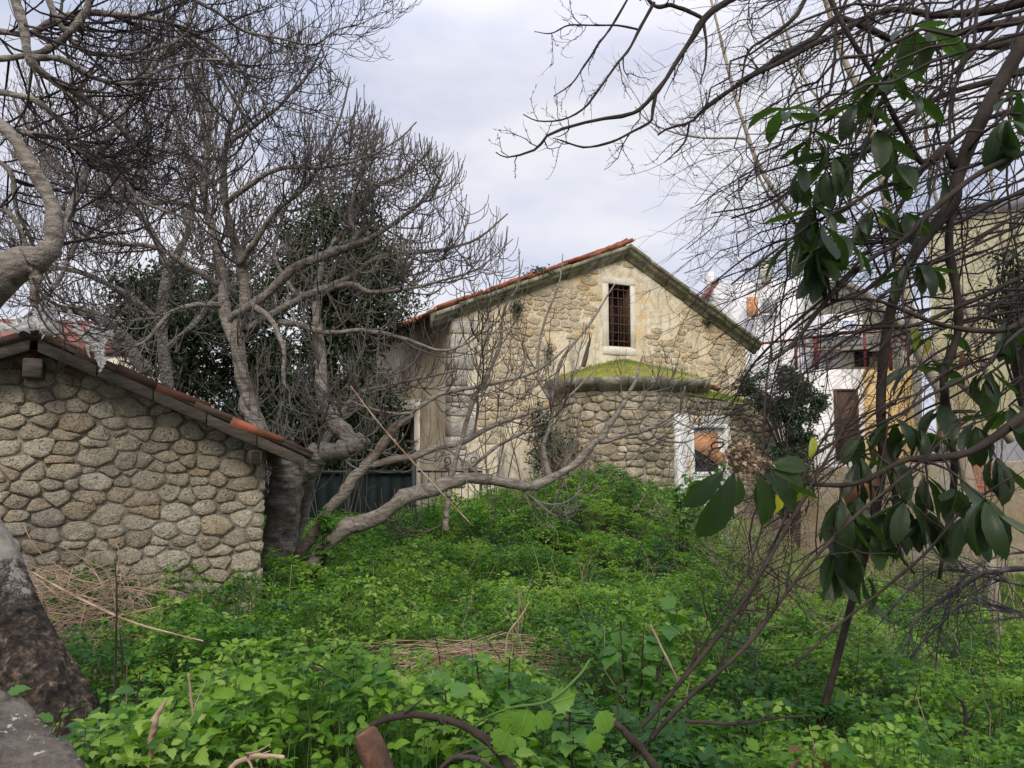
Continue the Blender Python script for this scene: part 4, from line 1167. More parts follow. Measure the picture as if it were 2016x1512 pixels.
for i in range(15):
    a_, c_ = P(1903 + i * 5.2, 905 + i * 1.2, 12.9), P(1925 + i * 4.2, 978 - i * 1.5, 12.2)
    mb = MB(); mb.bar(a_, c_, 0.026, 0.012, (0, 1, 0)); mb.build('slat', M['rust_sheet'], rs)
for (p, q) in (((1900, 905, 12.8), (1985, 922, 12.8)), ((1918, 955, 12.35), (1985, 965, 12.35))):
    mb = MB(); mb.bar(P(*p), P(*q), 0.03, 0.02, (0, 1, 0)); mb.build('batten', M['rust_sheet'], rs)
# distant house with a red roof behind the shed
fh = thing('distant_house', P(110, 700, 24), 'distant low house with reddish tiled roof, seen through the twigs over the shed', 'house')
mb = MB(); slab(mb, (-150, 690, 24), (330, 690, 24), 4, -0.3); mb.build('wall', M['cream_render'], fh)
mb = MB(); V = [P(-150, 690, 23.8), P(300, 690, 23.8), P(220, 632, 26), P(-150, 625, 26), ]
V += [v_ + Vector((0, 0.1, -0.12)) for v_ in V]
mb.add(V, CUBE_F if False else [[0, 1, 2, 3], [7, 6, 5, 4], [0, 4, 5, 1], [1, 5, 6, 2], [2, 6, 7, 3], [3, 7, 4, 0]]); mb.build('roof', M['red_tiles'], fh)

# ------------------------------------------------------------------ foreground parapet, lower left corner
pp = [P(-60, 1340, 1.55), P(0, 1352, 1.55), P(60, 1395, 1.5), P(115, 1450, 1.42), P(165, 1500, 1.36), P(230, 1600, 1.25)]
edge = spline([tuple(q) for q in pp], 90)
r_ = np.random.RandomState(4)
V = []; K = 60
inn = np.array([-0.86, -0.45, 0.0])
for i in range(90):
    for j in range(K):
        f = j / (K - 1)
        if f < 0.22:   # the outer face going down
            g = 1 - f / 0.22; q = edge[i] + np.array([0.03, 0.02, 0]) * g + np.array([0, 0, -0.9 * g])
        else:
            g = (f - 0.22) / 0.78; q = edge[i] + inn * 0.9 * g
        V.append(q)
V = np.array(V)
dn = (fbm(V[:, 0] * 9 + 3, V[:, 1] * 9 + V[:, 2] * 9, 6) - 0.5) + 0.5 * (vnoise(V[:, 0] * 40, V[:, 1] * 40) - 0.5)
V[:, 2] += dn * 0.022; V[:, 0] += dn * 0.015
# rounded, broken arris
id_ = np.arange(90 * K).reshape(90, K)
par = make('parapet_wall', V, [np.stack([id_[:-1, :-1], id_[1:, :-1], id_[1:, 1:], id_[:-1, 1:]], -1).reshape(-1, 4)], M['parapet'], None, smooth=True)
tag(par, 'rough grey concrete parapet wall close by at the lower left', 'wall')
# ------------------------------------------------------------------ bare trees
def limb_pts(ctrl, M_=26, wob=0.0, seed=0):
    """ctrl rows: photo px, py, distance Y, radius in photo px"""
    C = [tuple(P(a, b, y)) + (r / FPX * y * (0.84 if r < 26 else 0.95),) for a, b, y, r in ctrl]
    S = spline(C, M_)
    if wob:
        r_ = np.random.RandomState(seed)
        n = r_.randn(M_, 3); n = (n + np.roll(n, 1, 0) + np.roll(n, -1, 0)) / 3
        n[0] = 0
        S[:, :3] += n * wob * S[:, 3:4]
        S[:, 3] *= 1 + 0.085 * r_.randn(M_)
    S[:, 3] = np.maximum(S[:, 3], 0.0012)
    return S
def grow(PP, RR, N, L, rng, t0=0.12, t1=1.0, ang=(35, 75), M_=7, up=0.5, down0=0.0, wob=0.16, rr=0.55, rmin=0.0016, rmax=0.03, bias=(0, 0, 0), wt=None, taper=0.35, Ltaper=0.35, updir=(0, 0, 1)):
    """N shoots from the lines PP (n,m,3) with radii RR; each bends towards updir as it goes"""
    n, m, _ = PP.shape
    ln = np.linalg.norm(np.diff(PP, axis=1), axis=2).sum(1)
    w = ln if wt is None else ln * wt
    pi = rng.choice(n, N, p=w / w.sum())
    t = t0 + (t1 - t0) * rng.rand(N)
    x = t * (m - 1); i = np.minimum(x.astype(int), m - 2); f = (x - i)[:, None]
    p = PP[pi, i] * (1 - f) + PP[pi, i + 1] * f
    tg = PP[pi, i + 1] - PP[pi, i]; tg /= np.linalg.norm(tg, axis=1, keepdims=True) + 1e-9
    r0 = (RR[pi, i] * (1 - f[:, 0]) + RR[pi, i + 1] * f[:, 0]) * rr * rng.uniform(0.7, 1.1, N)
    r0 = np.clip(r0, rmin, rmax)
    q = rng.randn(N, 3); q -= (q * tg).sum(1, keepdims=True) * tg; q /= np.linalg.norm(q, axis=1, keepdims=True) + 1e-9
    a = np.radians(rng.uniform(ang[0], ang[1], N))[:, None]
    d = tg * np.cos(a) + q * np.sin(a) + np.array(bias) + np.array([0, 0, -down0])
    d /= np.linalg.norm(d, axis=1, keepdims=True)
    Ls = rng.uniform(L[0], L[1], N) * (1 - Ltaper * t)
    st = (Ls / (M_ - 1))[:, None]
    out = [p]; cur = p
    U = np.array(updir, float)
    for k in range(1, M_):
        d = d + U * up * (k / M_) * (1.6 / M_ * 3) + rng.randn(N, 3) * wob
        d /= np.linalg.norm(d, axis=1, keepdims=True)
        cur = cur + d * st; out.append(cur)
    Q = np.stack(out, 1)
    R_ = r0[:, None] * np.linspace(1, taper, M_)[None]
    return Q, R_
def to_px(q):
    x, y, z = q[:, 0], q[:, 1], q[:, 2] - EYE
    f = y * _cp + z * _sp; u = -y * _sp + z * _cp
    return 1008 + FPX * x / f, 756 - FPX * u / f
def trim(g, rng, ys, xs, sign=1, soft=22):
    """keeps the shoots whose tips stay within the outline the crown has"""
    px, py = to_px(g[0][:, -1])
    k = sign * (px - np.interp(py, ys, xs)) < rng.rand(len(px)) * soft - 0.3 * soft
    return g[0][k], g[1][k]
def buds(PP, RR, rng, N, size):
    """small knobs along shoots: short stubs"""
    Q, R_ = grow(PP, RR, N, (size * 0.6, size * 1.3), rng, ang=(30, 70), M_=3, up=0.3, wob=0.05, rr=1.1, rmin=size * 0.10, rmax=size * 0.22, taper=0.5)
    return Q, R_
def join_tubes(groups):
    """groups of (P,R,k)"""
    Vs, Qs, n = [], [], 0
    for (PP, RR, k) in groups:
        V, Q = tubes(PP, RR, k); Vs.append(V); Qs.append(Q + n); n += len(V)
    return np.concatenate(Vs), np.concatenate(Qs)
def limb_obj(name, S, mat, parent, k=10, lump=0.0, seed=0, ridge=0.0):
    V, Q = tubes(S[None, :, :3], S[None, :, 3], k)
    M_ = len(S); n = len(V)
    # closed ends
    V = np.concatenate([V, S[:1, :3], S[-1:, :3]])
    i = np.arange(k); j = (i + 1) % k
    T = np.concatenate([np.stack([j, i, np.full(k, n)], 1), np.stack([i + (M_ - 1) * k, j + (M_ - 1) * k, np.full(k, n + 1)], 1)])
    if lump:
        c = np.repeat(S[:, None, :3], k, 1).reshape(-1, 3)
        dv = V[:n] - c
        nz = fbm(V[:n, 0] * 5 + V[:n, 1] * 4 + seed, V[:n, 2] * 6 + seed, 5) - 0.5
        knots = np.maximum(0, vnoise(V[:n, 0] * 14 + V[:n, 1] * 11 + seed, V[:n, 2] * 13) - 0.72) * 3
        rd = 0
        if ridge:
            ang_ = np.tile(np.arange(k), M_) / k * 2 * np.pi; al = np.repeat(np.arange(M_), k)
            w1 = fbm(al * 0.06 + seed, np.cos(ang_) * 2 + 4, 3) * 4
            rd = np.abs(vnoise((np.cos(ang_ + w1 * 0.3) + 1) * 7, al * 0.10 + 3 * np.sin(ang_)) - 0.5) * 2 - 0.4
            rd = rd * ridge * np.clip(1.3 - al / M_ * 2.2, 0, 1)
        V[:n] = c + dv * (1 + lump * (nz * 2 + knots) + rd)[:, None]
    return make(name, V, [Q, T], mat, parent, S[0, :3], smooth=True)
def mk_tree(label, cat, trunk, limbs, crown_groups, mat, twig_mat, loc=None, group=None, name='bare_tree', trunk_mat=None, lump=0.05, k=10, twig_name='crown', trunk_k=14, thin=0.007):
    root = thing(name, loc if loc is not None else trunk[0, :3], label, cat, group)
    if trunk is not None: limb_obj('trunk', trunk, trunk_mat or mat, root, trunk_k, lump, 3)
    small = []
    for i, S in enumerate(limbs):
        if S[0, 3] > thin: limb_obj('limb', S, mat, root, k, lump * 0.4, i)
        else: small.append(S)
    g = list(crown_groups)
    if small: g.append((np.array([s[:, :3] for s in small]), np.array([s[:, 3] for s in small]), 5))
    if g:
        V, Q = join_tubes(g)
        make(twig_name, V, [Q], twig_mat, root, trunk[0, :3] if trunk is not None else loc, smooth=True)
    return root
def arr(limbs, idx=None):
    L_ = limbs if idx is None else [limbs[i] for i in idx]
    return np.array([s[:, :3] for s in L_]), np.array([s[:, 3] for s in L_])

# ---- the fig by the shed
rng = np.random.RandomState(21)
trunkA = limb_pts([(530, 1150, 7.5, 46), (542, 1100, 7.5, 40), (552, 1040, 7.5, 34), (560, 980, 7.5, 33), (568, 930, 7.5, 35), (578, 900, 7.5, 34)], 90)
LA = [
 [(572, 925, 7.5, 30), (600, 905, 7.5, 27), (650, 890, 7.45, 22), (690, 876, 7.4, 21), (712, 866, 7.4, 17)],
 [(700, 872, 7.4, 20), (672, 842, 7.45, 21), (648, 812, 7.5, 17), (636, 760, 7.6, 14), (632, 700, 7.7, 13), (626, 650, 7.8, 12), (622, 600, 7.9, 9), (630, 540, 8.1, 7), (660, 470, 8.4, 5)],
 [(568, 925, 7.5, 26), (540, 890, 7.6, 25), (515, 860, 7.8, 22), (497, 815, 8.0, 21), (484, 760, 8.1, 19), (470, 700, 8.1, 17), (462, 660, 8.1, 17)],
 [(462, 668, 8.1, 15), (478, 620, 8.1, 14), (482, 560, 8.1, 12), (472, 500, 8.0, 11), (452, 430, 7.8, 9), (440, 350, 7.6, 8), (446, 270, 7.4, 6), (470, 200, 7.3, 4), (500, 130, 7.2, 2.5)],
 [(462, 668, 8.1, 15), (444, 620, 8.2, 14), (436, 560, 8.3, 13), (430, 490, 8.4, 11), (410, 420, 8.5, 9), (400, 340, 8.5, 7), (410, 250, 8.5, 6), (396, 160, 8.5, 4), (410, 80, 8.5, 2.5)],
 [(452, 636, 8.2, 11), (480, 610, 8.0, 11), (520, 585, 7.9, 11), (570, 535, 7.8, 12), (620, 508, 7.7, 12), (680, 490, 7.6, 9), (740, 462, 7.5, 6), (800, 420, 7.4, 5), (850, 380, 7.3, 4), (880, 320, 7.2, 2)],
 [(490, 650, 8.1, 10), (540, 618, 8.0, 9), (590, 588, 7.9, 9), (640, 570, 7.8, 9), (690, 545, 7.7, 8), (740, 510, 7.6, 7), (800, 498, 7.5, 5), (870, 490, 7.4, 4), (940, 470, 7.3, 3), (1000, 420, 7.2, 1.8)],
 [(550, 635, 7.9, 7), (590, 640, 7.8, 7), (630, 655, 7.6, 6), (700, 650, 7.4, 5), (740, 655, 7.3, 5), (800, 668, 7.2, 4), (870, 690, 7.1, 3), (930, 670, 7.0, 2.2), (970, 620, 7.0, 1.5)],
 [(640, 575, 7.8, 6), (690, 560, 7.6, 6), (730, 575, 7.4, 5), (790, 570, 7.2, 4), (860, 555, 7.1, 3), (940, 530, 7.0, 2.2), (1010, 470, 7.0, 1.4)],
 [(500, 600, 7.9, 7), (540, 640, 7.5, 6), (560, 700, 7.3, 5), (558, 750, 7.2, 4), (570, 770, 7.2, 2.5)],
 [(470, 520, 8.0, 8), (500, 480, 7.8, 7), (540, 420, 7.6, 6), (600, 370, 7.4, 5), (640, 300, 7.2, 4), (670, 230, 7.1, 3), (690, 150, 7.0, 2)],
 [(445, 400, 7.7, 7), (500, 360, 7.4, 6), (560, 330, 7.2, 5), (640, 330, 7.0, 4), (720, 310, 6.9, 3), (790, 270, 6.8, 2.2), (820, 240, 6.8, 1.5)],
 [(446, 280, 7.4, 6), (500, 250, 7.2, 5), (560, 200, 7.0, 4), (610, 140, 6.9, 3), (640, 80, 6.8, 2)],
 [(405, 330, 8.5, 6), (350, 300, 8.2, 5), (290, 290, 8.0, 4), (220, 250, 7.8, 3), (170, 190, 7.6, 2)],
 [(410, 420, 8.5, 7), (350, 400, 8.3, 6), (280, 400, 8.2, 5), (200, 380, 8.0, 4), (130, 330, 7.8, 2.5)],
 [(436, 560, 8.3, 8), (380, 530, 8.1, 7), (320, 490, 8.0, 6), (250, 480, 7.9, 5), (170, 470, 7.8, 4), (100, 440, 7.7, 3)],
 [(440, 600, 8.2, 7), (390, 600, 8.0, 6), (330, 620, 7.9, 5), (290, 670, 7.8, 4), (240, 690, 7.7, 2.5)],
 [(620, 610, 7.9, 6), (570, 560, 8.2, 5), (540, 500, 8.4, 4), (560, 420, 8.6, 3), (600, 350, 8.7, 2)],
 [(660, 480, 8.3, 6), (700, 420, 8.1, 5), (740, 370, 7.9, 4), (800, 340, 7.7, 3), (850, 290, 7.6, 2)],
 [(690, 490, 7.6, 7), (700, 460, 7.6, 7), (690, 430, 7.7, 6), (700, 370, 7.8, 4), (720, 300, 7.9, 2.5)],
 # low limbs reaching towards the church
 [(588, 1100, 7.3, 15), (625, 1040, 7.2, 14), (660, 990, 7.2, 13), (690, 950, 7.2, 13), (722, 918, 7.2, 13), (755, 870, 7.2, 11), (785, 835, 7.2, 10), (812, 812, 7.2, 8)],
 [(724, 918, 7.2, 9), (770, 908, 7.2, 8), (820, 896, 7.3, 8), (865, 880, 7.4, 7), (905, 874, 7.5, 7), (955, 845, 7.6, 6), (1000, 828, 7.7, 5), (1060, 808, 7.8, 4), (1110, 790, 7.9, 3), (1170, 730, 8.0, 2)],
 [(812, 812, 7.2, 5), (850, 785, 7.2, 5), (900, 768, 7.3, 5), (960, 758, 7.4, 4), (1030, 740, 7.5, 4), (1080, 715, 7.5, 3), (1120, 680, 7.5, 1.6)],
 [(812, 812, 7.2, 4), (780, 815, 7.1, 4), (730, 805, 7.0, 3), (690, 790, 6.9, 2)],
 [(610, 1130, 7.1, 19), (645, 1065, 7.1, 18), (690, 1035, 7.1, 18), (740, 1018, 7.1, 18), (790, 985, 7.1, 17), (840, 965, 7.2, 16), (890, 950, 7.3, 15), (940, 944, 7.4, 13), (990, 950, 7.5, 12), (1040, 958, 7.6, 11), (1085, 944, 7.7, 10), (1130, 915, 7.8, 8), (1165, 878, 7.9, 7), (1180, 868, 7.9, 6)],
 [(1178, 870, 7.9, 6), (1220, 862, 7.9, 5), (1280, 843, 7.9, 4), (1330, 810, 7.9, 3), (1350, 760, 7.9, 1.8)],
 [(1178, 870, 7.9, 6), (1200, 835, 8.0, 7), (1225, 800, 8.0, 5), (1250, 750, 8.0, 4), (1265, 700, 8.1, 2)],
 [(1278, 845, 7.9, 3), (1300, 865, 7.8, 3), (1350, 870, 7.8, 2), (1400, 845, 7.8, 1.2)],
 [(885, 962, 7.3, 7), (880, 1000, 7.3, 6), (878, 1040, 7.3, 7)],
 [(884, 958, 7.3, 7), (900, 900, 7.3, 6), (912, 850, 7.3, 5), (935, 780, 7.3, 5), (965, 730, 7.3, 4), (985, 680, 7.3, 4), (992, 610, 7.3, 3), (1020, 560, 7.3, 2), (1022, 490, 7.3, 1.2)],
 [(886, 958, 7.3, 5), (930, 920, 7.4, 4), (975, 880, 7.4, 4), (1030, 850, 7.5, 3), (1075, 810, 7.6, 2)],
 [(1085, 944, 7.7, 8), (1070, 880, 7.8, 6), (1085, 830, 7.9, 5), (1090, 770, 8.0, 5), (1110, 700, 8.0, 4), (1160, 640, 8.1, 3), (1210, 560, 8.2, 1.5)],
 [(1090, 800, 8.0, 5), (1060, 740, 8.0, 4), (1068, 650, 8.1, 3), (1100, 560, 8.1, 2), (1108, 500, 8.2, 1.2)],
 [(575, 1090, 7.9, 10), (600, 1010, 7.9, 10), (620, 930, 7.9, 10), (645, 865, 8.0, 9), (670, 820, 8.1, 7), (700, 780, 8.2, 5), (750, 760, 8.3, 4), (830, 745, 8.4, 3), (900, 730, 8.4, 2)],
]
limbsA = [limb_pts(c, 30, 0.38, i) for i, c in enumerate(LA)]
PA, RA_ = arr(limbsA)
wt = np.ones(len(LA)); wt[[0, 2]] = 0.15; wt[20:] = 0.22; wt[24] = 0.12; wt[33] = 0.5; wt[[1]] = 0.5; wt[[5, 6, 7, 8, 9, 17, 19]] *= 0.6; wt[[3, 4, 11, 12, 13, 14]] *= 1.4
g1 = grow(PA, RA_, 270, (0.5, 1.3), rng, t0=0.25, ang=(20, 65), M_=14, up=0.55, down0=0.25, wob=0.08, rr=0.55, rmin=0.006, rmax=0.013, wt=wt, Ltaper=0.4)
OUTL = ([-300, 0, 60, 160, 230, 270, 300, 360, 440, 520, 600, 640, 3000], [500, 570, 640, 700, 760, 850, 905, 960, 1015, 1025, 1035, 1300, 3000])
g1 = trim(g1, rng, *OUTL)
g2 = grow(*g1, 1350, (0.3, 0.8), rng, t0=0.12, ang=(25, 60), M_=10, up=1.0, down0=0.35, wob=0.07, rr=0.65, rmin=0.0052, rmax=0.0085, taper=0.6)
g2b = grow(PA, RA_, 260, (0.3, 0.8), rng, t0=0.2, ang=(30, 80), M_=10, up=0.9, down0=0.3, wob=0.08, rr=0.3, rmin=0.005, rmax=0.008, wt=wt, taper=0.6)
G2 = (np.concatenate([g2[0], g2b[0]]), np.concatenate([g2[1], g2b[1]])); G2 = trim(G2, rng, *OUTL)
g3 = grow(*G2, 3500, (0.15, 0.46), rng, t0=0.2, ang=(25, 60), M_=6, up=1.3, down0=0.2, wob=0.08, rr=0.8, rmin=0.0046, rmax=0.0060, taper=0.8)
g3 = trim(g3, rng, *OUTL)
g4 = buds(*g3, rng, 4200, 0.028)
treeA = mk_tree('pale grey bare fig with knotty trunk beside the stone shed, its limbs reaching the church', 'tree', trunkA, limbsA,
        [(*g1, 5), (*G2, 4), (*g3, 3), (*g4, 3)], M['bark'], M['twig'], name='fig_tree', lump=0.30, trunk_mat=M['bark'], trunk_k=36)

# ---- second fig, near, top left
rng = np.random.RandomState(5)
trunkC = limb_pts([(-330, 1420, 4.3, 78), (-300, 1150, 4.25, 68), (-255, 900, 4.2, 63), (-190, 760, 4.2, 60), (-110, 660, 4.15, 54), (-40, 580, 4.1, 46), (20, 530, 4.1, 38), (60, 512, 4.1, 34)], 50)
LC = [
 [(50, 518, 4.1, 32), (88, 498, 4.1, 27), (103, 460, 4.1, 22), (100, 410, 4.1, 19), (80, 360, 4.1, 18), (52, 310, 4.1, 17), (20, 265, 4.1, 15), (-30, 225, 4.1, 13), (-90, 190, 4.1, 12)],
 [(64, 530, 4.1, 14), (70, 565, 4.1, 11), (68, 605, 4.1, 9)],
 [(98, 500, 4.1, 10), (128, 448, 4.3, 8), (148, 390, 4.5, 8), (172, 330, 4.7, 8), (215, 270, 4.9, 7), (262, 190, 5.1, 6), (310, 115, 5.3, 6), (360, 60, 5.4, 5), (395, -20, 5.5, 3)],
 [(-60, 55, 4.4, 9), (10, 62, 4.4, 8), (60, 66, 4.4, 8), (100, 42, 4.4, 8), (160, 26, 4.5, 8), (230, 29, 4.5, 7), (310, 38, 4.6, 6), (370, 60, 4.7, 6), (430, 95, 4.8, 5), (500, 170, 4.9, 3), (540, 240, 5.0, 2)],
 [(190, -30, 4.2, 9), (170, 20, 4.2, 9), (130, 70, 4.2, 8), (90, 100, 4.2, 8), (40, 112, 4.2, 7), (-30, 120, 4.2, 7)],
 [(20, -30, 4.0, 11), (45, 50, 4.0, 11), (55, 110, 4.0, 10), (90, 150, 4.1, 9), (140, 175, 4.2, 8), (180, 205, 4.3, 7), (235, 250, 4.4, 6), (270, 300, 4.5, 4), (290, 370, 4.6, 2)],
 [(55, 112, 4.0, 9), (120, 118, 4.1, 7), (180, 150, 4.2, 6), (250, 165, 4.3, 5), (310, 140, 4.4, 4), (380, 118, 4.5, 3), (440, 118, 4.6, 2)],
 [(-30, 180, 4.2, 8), (30, 186, 4.2, 7), (80, 205, 4.2, 7), (130, 250, 4.3, 6), (180, 300, 4.4, 5), (230, 328, 4.5, 4), (290, 325, 4.6, 3), (350, 300, 4.7, 2)],
 [(-30, 240, 4.2, 8), (60, 262, 4.2, 7), (120, 275, 4.3, 6), (170, 305, 4.4, 5), (230, 340, 4.5, 5), (270, 390, 4.5, 4), (340, 420, 4.6, 3), (420, 440, 4.7, 2)],
 [(90, -30, 4.3, 8), (110, 30, 4.3, 7), (150, 90, 4.4, 6), (210, 110, 4.4, 5), (290, 100, 4.5, 4), (350, 80, 4.6, 3), (400, 30, 4.7, 2)],
 [(300, -30, 4.8, 6), (340, 40, 4.8, 5), (390, 90, 4.9, 5), (440, 160, 5.0, 4), (480, 230, 5.1, 3), (500, 300, 5.2, 2)],
 [(340, -20, 4.8, 5), (420, 20, 4.8, 4), (480, 60, 4.9, 4), (550, 75, 5.0, 3), (620, 88, 5.1, 2), (660, 60, 5.2, 2), (718, 45, 5.2, 1.2)],
 [(-30, 410, 4.5, 6), (20, 420, 4.5, 6), (60, 500, 4.6, 5), (70, 560, 4.7, 4), (110, 600, 4.8, 3), (160, 610, 4.9, 2)],
 [(-30, 300, 4.6, 7), (20, 340, 4.6, 6), (35, 420, 4.7, 5), (60, 470, 4.8, 4), (100, 560, 5.0, 3)],
 [(70, 600, 4.1, 2.5), (90, 640, 4.1, 2.2), (118, 665, 4.1, 2), (150, 672, 4.1, 1.6), (180, 650, 4.1, 1.2), (240, 648, 4.1, 1)],
]
limbsC = [limb_pts(c, 26, 0.25, 50 + i) for i, c in enumerate(LC)]
PC, RC = arr(limbsC)
wt = np.ones(len(LC)); wt[:2] = 0.15; wt[2] = 0.6; wt[14] = 0.3
g1 = grow(PC, RC, 240, (0.4, 1.0), rng, t0=0.1, ang=(25, 70), M_=12, up=0.45, wob=0.10, rr=0.5, rmin=0.003, rmax=0.008, wt=wt, bias=(0.25, 0.1, 0))
g2 = grow(*g1, 1000, (0.2, 0.6), rng, ang=(25, 60), M_=8, up=0.6, wob=0.13, rr=0.6, rmin=0.0028, rmax=0.0045)
g3 = grow(*g2, 1900, (0.08, 0.26), rng, ang=(25, 60), M_=6, up=1.0, wob=0.10, rr=0.7, rmin=0.0022, rmax=0.0032, taper=0.75)
g4 = buds(*g2, rng, 900, 0.012)
mk_tree('dark twigged fig leaning in from the left edge with one thick curved pale limb', 'tree', trunkC, limbsC, [(*g1, 5), (*g2, 4), (*g3, 3), (*g4, 3)], M['bark'], M['dark_twig'], name='fig_tree', lump=0.06, trunk_k=18)

# ---- thicket tree behind the shed: thin crown filling the upper left
rng = np.random.RandomState(9)
trunkE = limb_pts([(335, 860, 10, 15), (330, 760, 10, 14), (322, 690, 10, 13), (318, 610, 10, 12), (330, 530, 10, 10)], 24)
LE = [
 [(290, 730, 9.2, 15), (262, 700, 9.1, 15), (238, 665, 9.0, 14), (200, 632, 8.9, 13), (160, 612, 8.8, 12), (120, 605, 8.7, 10), (60, 590, 8.6, 7)],
 [(330, 530, 10, 9), (300, 460, 10, 8), (250, 390, 10, 7), (200, 300, 10, 5), (180, 200, 10, 3)],
 [(330, 530, 10, 9), (370, 460, 10, 8), (380, 380, 10, 6), (360, 280, 10, 5), (330, 180, 10, 3), (310, 90, 10, 2)],
 [(322, 640, 10, 8), (250, 580, 9.8, 7), (170, 540, 9.7, 6), (90, 520, 9.6, 5), (20, 480, 9.5, 4), (-40, 440, 9.5, 3)],
 [(322, 690, 10, 7), (380, 640, 10, 6), (430, 580, 10.3, 5), (500, 540, 10.5, 4), (560, 480, 10.6, 3)],
 [(200, 400, 10, 6), (130, 340, 10, 5), (60, 260, 10, 4), (20, 180, 10, 3)],
 [(250, 390, 10, 5), (290, 300, 10, 4), (280, 200, 10, 3), (240, 110, 10, 2)],
 [(40, 640, 9, 6), (110, 560, 9, 5), (160, 470, 9.2, 4), (240, 420, 9.3, 3), (300, 350, 9.4, 2)],
]
limbsE = [limb_pts(c, 26, 0.25, 90 + i) for i, c in enumerate(LE)]
PE, RE = arr(limbsE)
g1 = grow(PE, RE, 150, (0.6, 1.5), rng, t0=0.15, ang=(25, 65), M_=11, up=0.45, down0=0.05, wob=0.14, rr=0.5, rmin=0.004, rmax=0.010)
g2 = grow(*g1, 1000, (0.35, 0.85), rng, ang=(25, 60), M_=8, up=0.6, wob=0.14, rr=0.6, rmin=0.0042, rmax=0.006)
g3 = grow(*g2, 2600, (0.15, 0.45), rng, ang=(25, 60), M_=6, up=1.0, wob=0.09, rr=0.75, rmin=0.0042, rmax=0.0054, taper=0.8)
mk_tree('tangled bare tree behind the shed roof with one dark slanting limb', 'tree', trunkE, limbsE, [(*g1, 5), (*g2, 4), (*g3, 3)], M['old_bark'], M['twig'], name='bare_tree', lump=0.08)

# ---- leaning trunk with torn bark at the lower left
t = NT('torn_bark')
f = t.noise(17, 8, 0.75); sp = t.n.new('ShaderNodeSeparateXYZ'); t.l.new(t.pos(), sp.inputs[0])
z = t.math('ADD', sp.outputs['Z'], t.math('MULTIPLY', t.noise(5, 5, 0.7), 0.55))
z = t.math('ADD', z, t.math('MULTIPLY', sp.outputs['X'], 0.35))
dark = t.ramp(t.math('ADD', t.math('MULTIPLY', f, 0.6), t.math('MULTIPLY', t.noise(34, 5, 0.7), 0.4)), [(0.40, (0.012, 0.009, 0.007)), (0.50, (0.045, 0.032, 0.022)), (0.57, (0.11, 0.078, 0.052)), (0.66, (0.34, 0.28, 0.21))])
pale = t.ramp(f, [(0.35, (0.13, 0.115, 0.10)), (0.7, (0.26, 0.235, 0.205))])
msk = t.ramp(z, [(0.78, 0.0), (0.84, 1.0)])
t.color(t.mix(msk, dark, pale)); t.bump(t.math('MULTIPLY', t.math('ADD', f, t.math('MULTIPLY', t.voro(26), 1.1)), t.math('SUBTRACT', 1.08, msk)), 1.0, 0.05); M['torn_bark'] = t.done()
trunkD = limb_pts([(120, 1530, 2.65, 98), (84, 1400, 2.75, 84), (64, 1340, 2.8, 74), (44, 1290, 2.85, 68), (20, 1230, 2.9, 62), (-4, 1165, 2.95, 58), (-26, 1100, 3.0, 56), (-70, 1020, 3.05, 50), (-130, 930, 3.1, 46)], 160)
rootD = thing('leaning_trunk', trunkD[0, :3], 'leaning tree trunk with torn dark bark at the left edge', 'tree')
limb_obj('trunk', trunkD, M['torn_bark'], rootD, 120, 0.05, 8, 0.16)

# ---- pale sapling behind on the right
rng = np.random.RandomState(31)
trunkF = limb_pts([(1965, 1270, 8.2, 14), (1958, 1200, 8.2, 15), (1950, 1130, 8.2, 15), (1935, 1050, 8.3, 14), (1900, 920, 8.4, 13), (1868, 800, 8.5, 13), (1835, 740, 8.6, 13), (1812, 690, 8.6, 15), (1790, 610, 8.6, 12), (1770, 530, 8.7, 11), (1755, 450, 8.7, 10), (1735, 350, 8.8, 9), (1715, 260, 8.8, 8), (1690, 180, 8.9, 8), (1655, 100, 9, 7), (1625, 0, 9, 6), (1600, -60, 9, 5)], 60)
LF = [
 [(1990, 870, 9.2, 9), (1940, 800, 9.2, 9), (1870, 735, 9.2, 10), (1800, 665, 9.3, 10), (1740, 610, 9.3, 9), (1690, 570, 9.4, 7), (1640, 545, 9.5, 6), (1590, 480, 9.6, 5), (1540, 400, 9.7, 5), (1500, 340, 9.8, 5), (1478, 285, 9.8, 4), (1450, 200, 9.9, 4), (1425, 100, 10, 4), (1400, 0, 10, 3)],
 [(1478, 285, 9.8, 3), (1460, 272, 9.8, 3), (1390, 272, 9.8, 2.5), (1330, 262, 9.8, 2.2), (1280, 240, 9.8, 2), (1250, 210, 9.8, 1.2)],
 [(1545, 440, 9.6, 3), (1500, 360, 9.6, 3), (1480, 300, 9.6, 2)],
 [(1720, 260, 8.8, 5), (1680, 250, 8.8, 4), (1600, 180, 8.9, 3), (1560, 100, 9, 3), (1530, 0, 9, 2)],
 [(1750, 440, 8.7, 5), (1700, 400, 8.7, 4), (1620, 300, 8.8, 3), (1570, 180, 8.9, 3), (1540, 60, 9, 2)],
 [(1960, 800, 9, 6), (1930, 700, 9, 6), (1900, 600, 9, 5), (1870, 500, 9, 5), (1840, 380, 9, 4), (1820, 250, 9, 4), (1800, 120, 9, 3), (1790, 0, 9, 2)],
 [(1990, 700, 8.5, 5), (1990, 560, 8.5, 5), (1960, 420, 8.5, 4), (1950, 300, 8.5, 4), (1980, 160, 8.5, 3), (2010, 20, 8.5, 2)],
]
limbsF = [limb_pts(c, 26, 0.15, 130 + i) for i, c in enumerate(LF)]
PF, RF = arr(limbsF)
g1 = grow(PF, RF, 70, (0.5, 1.5), rng, ang=(25, 60), M_=10, up=0.3, wob=0.10, rr=0.5, rmin=0.0025, rmax=0.006)
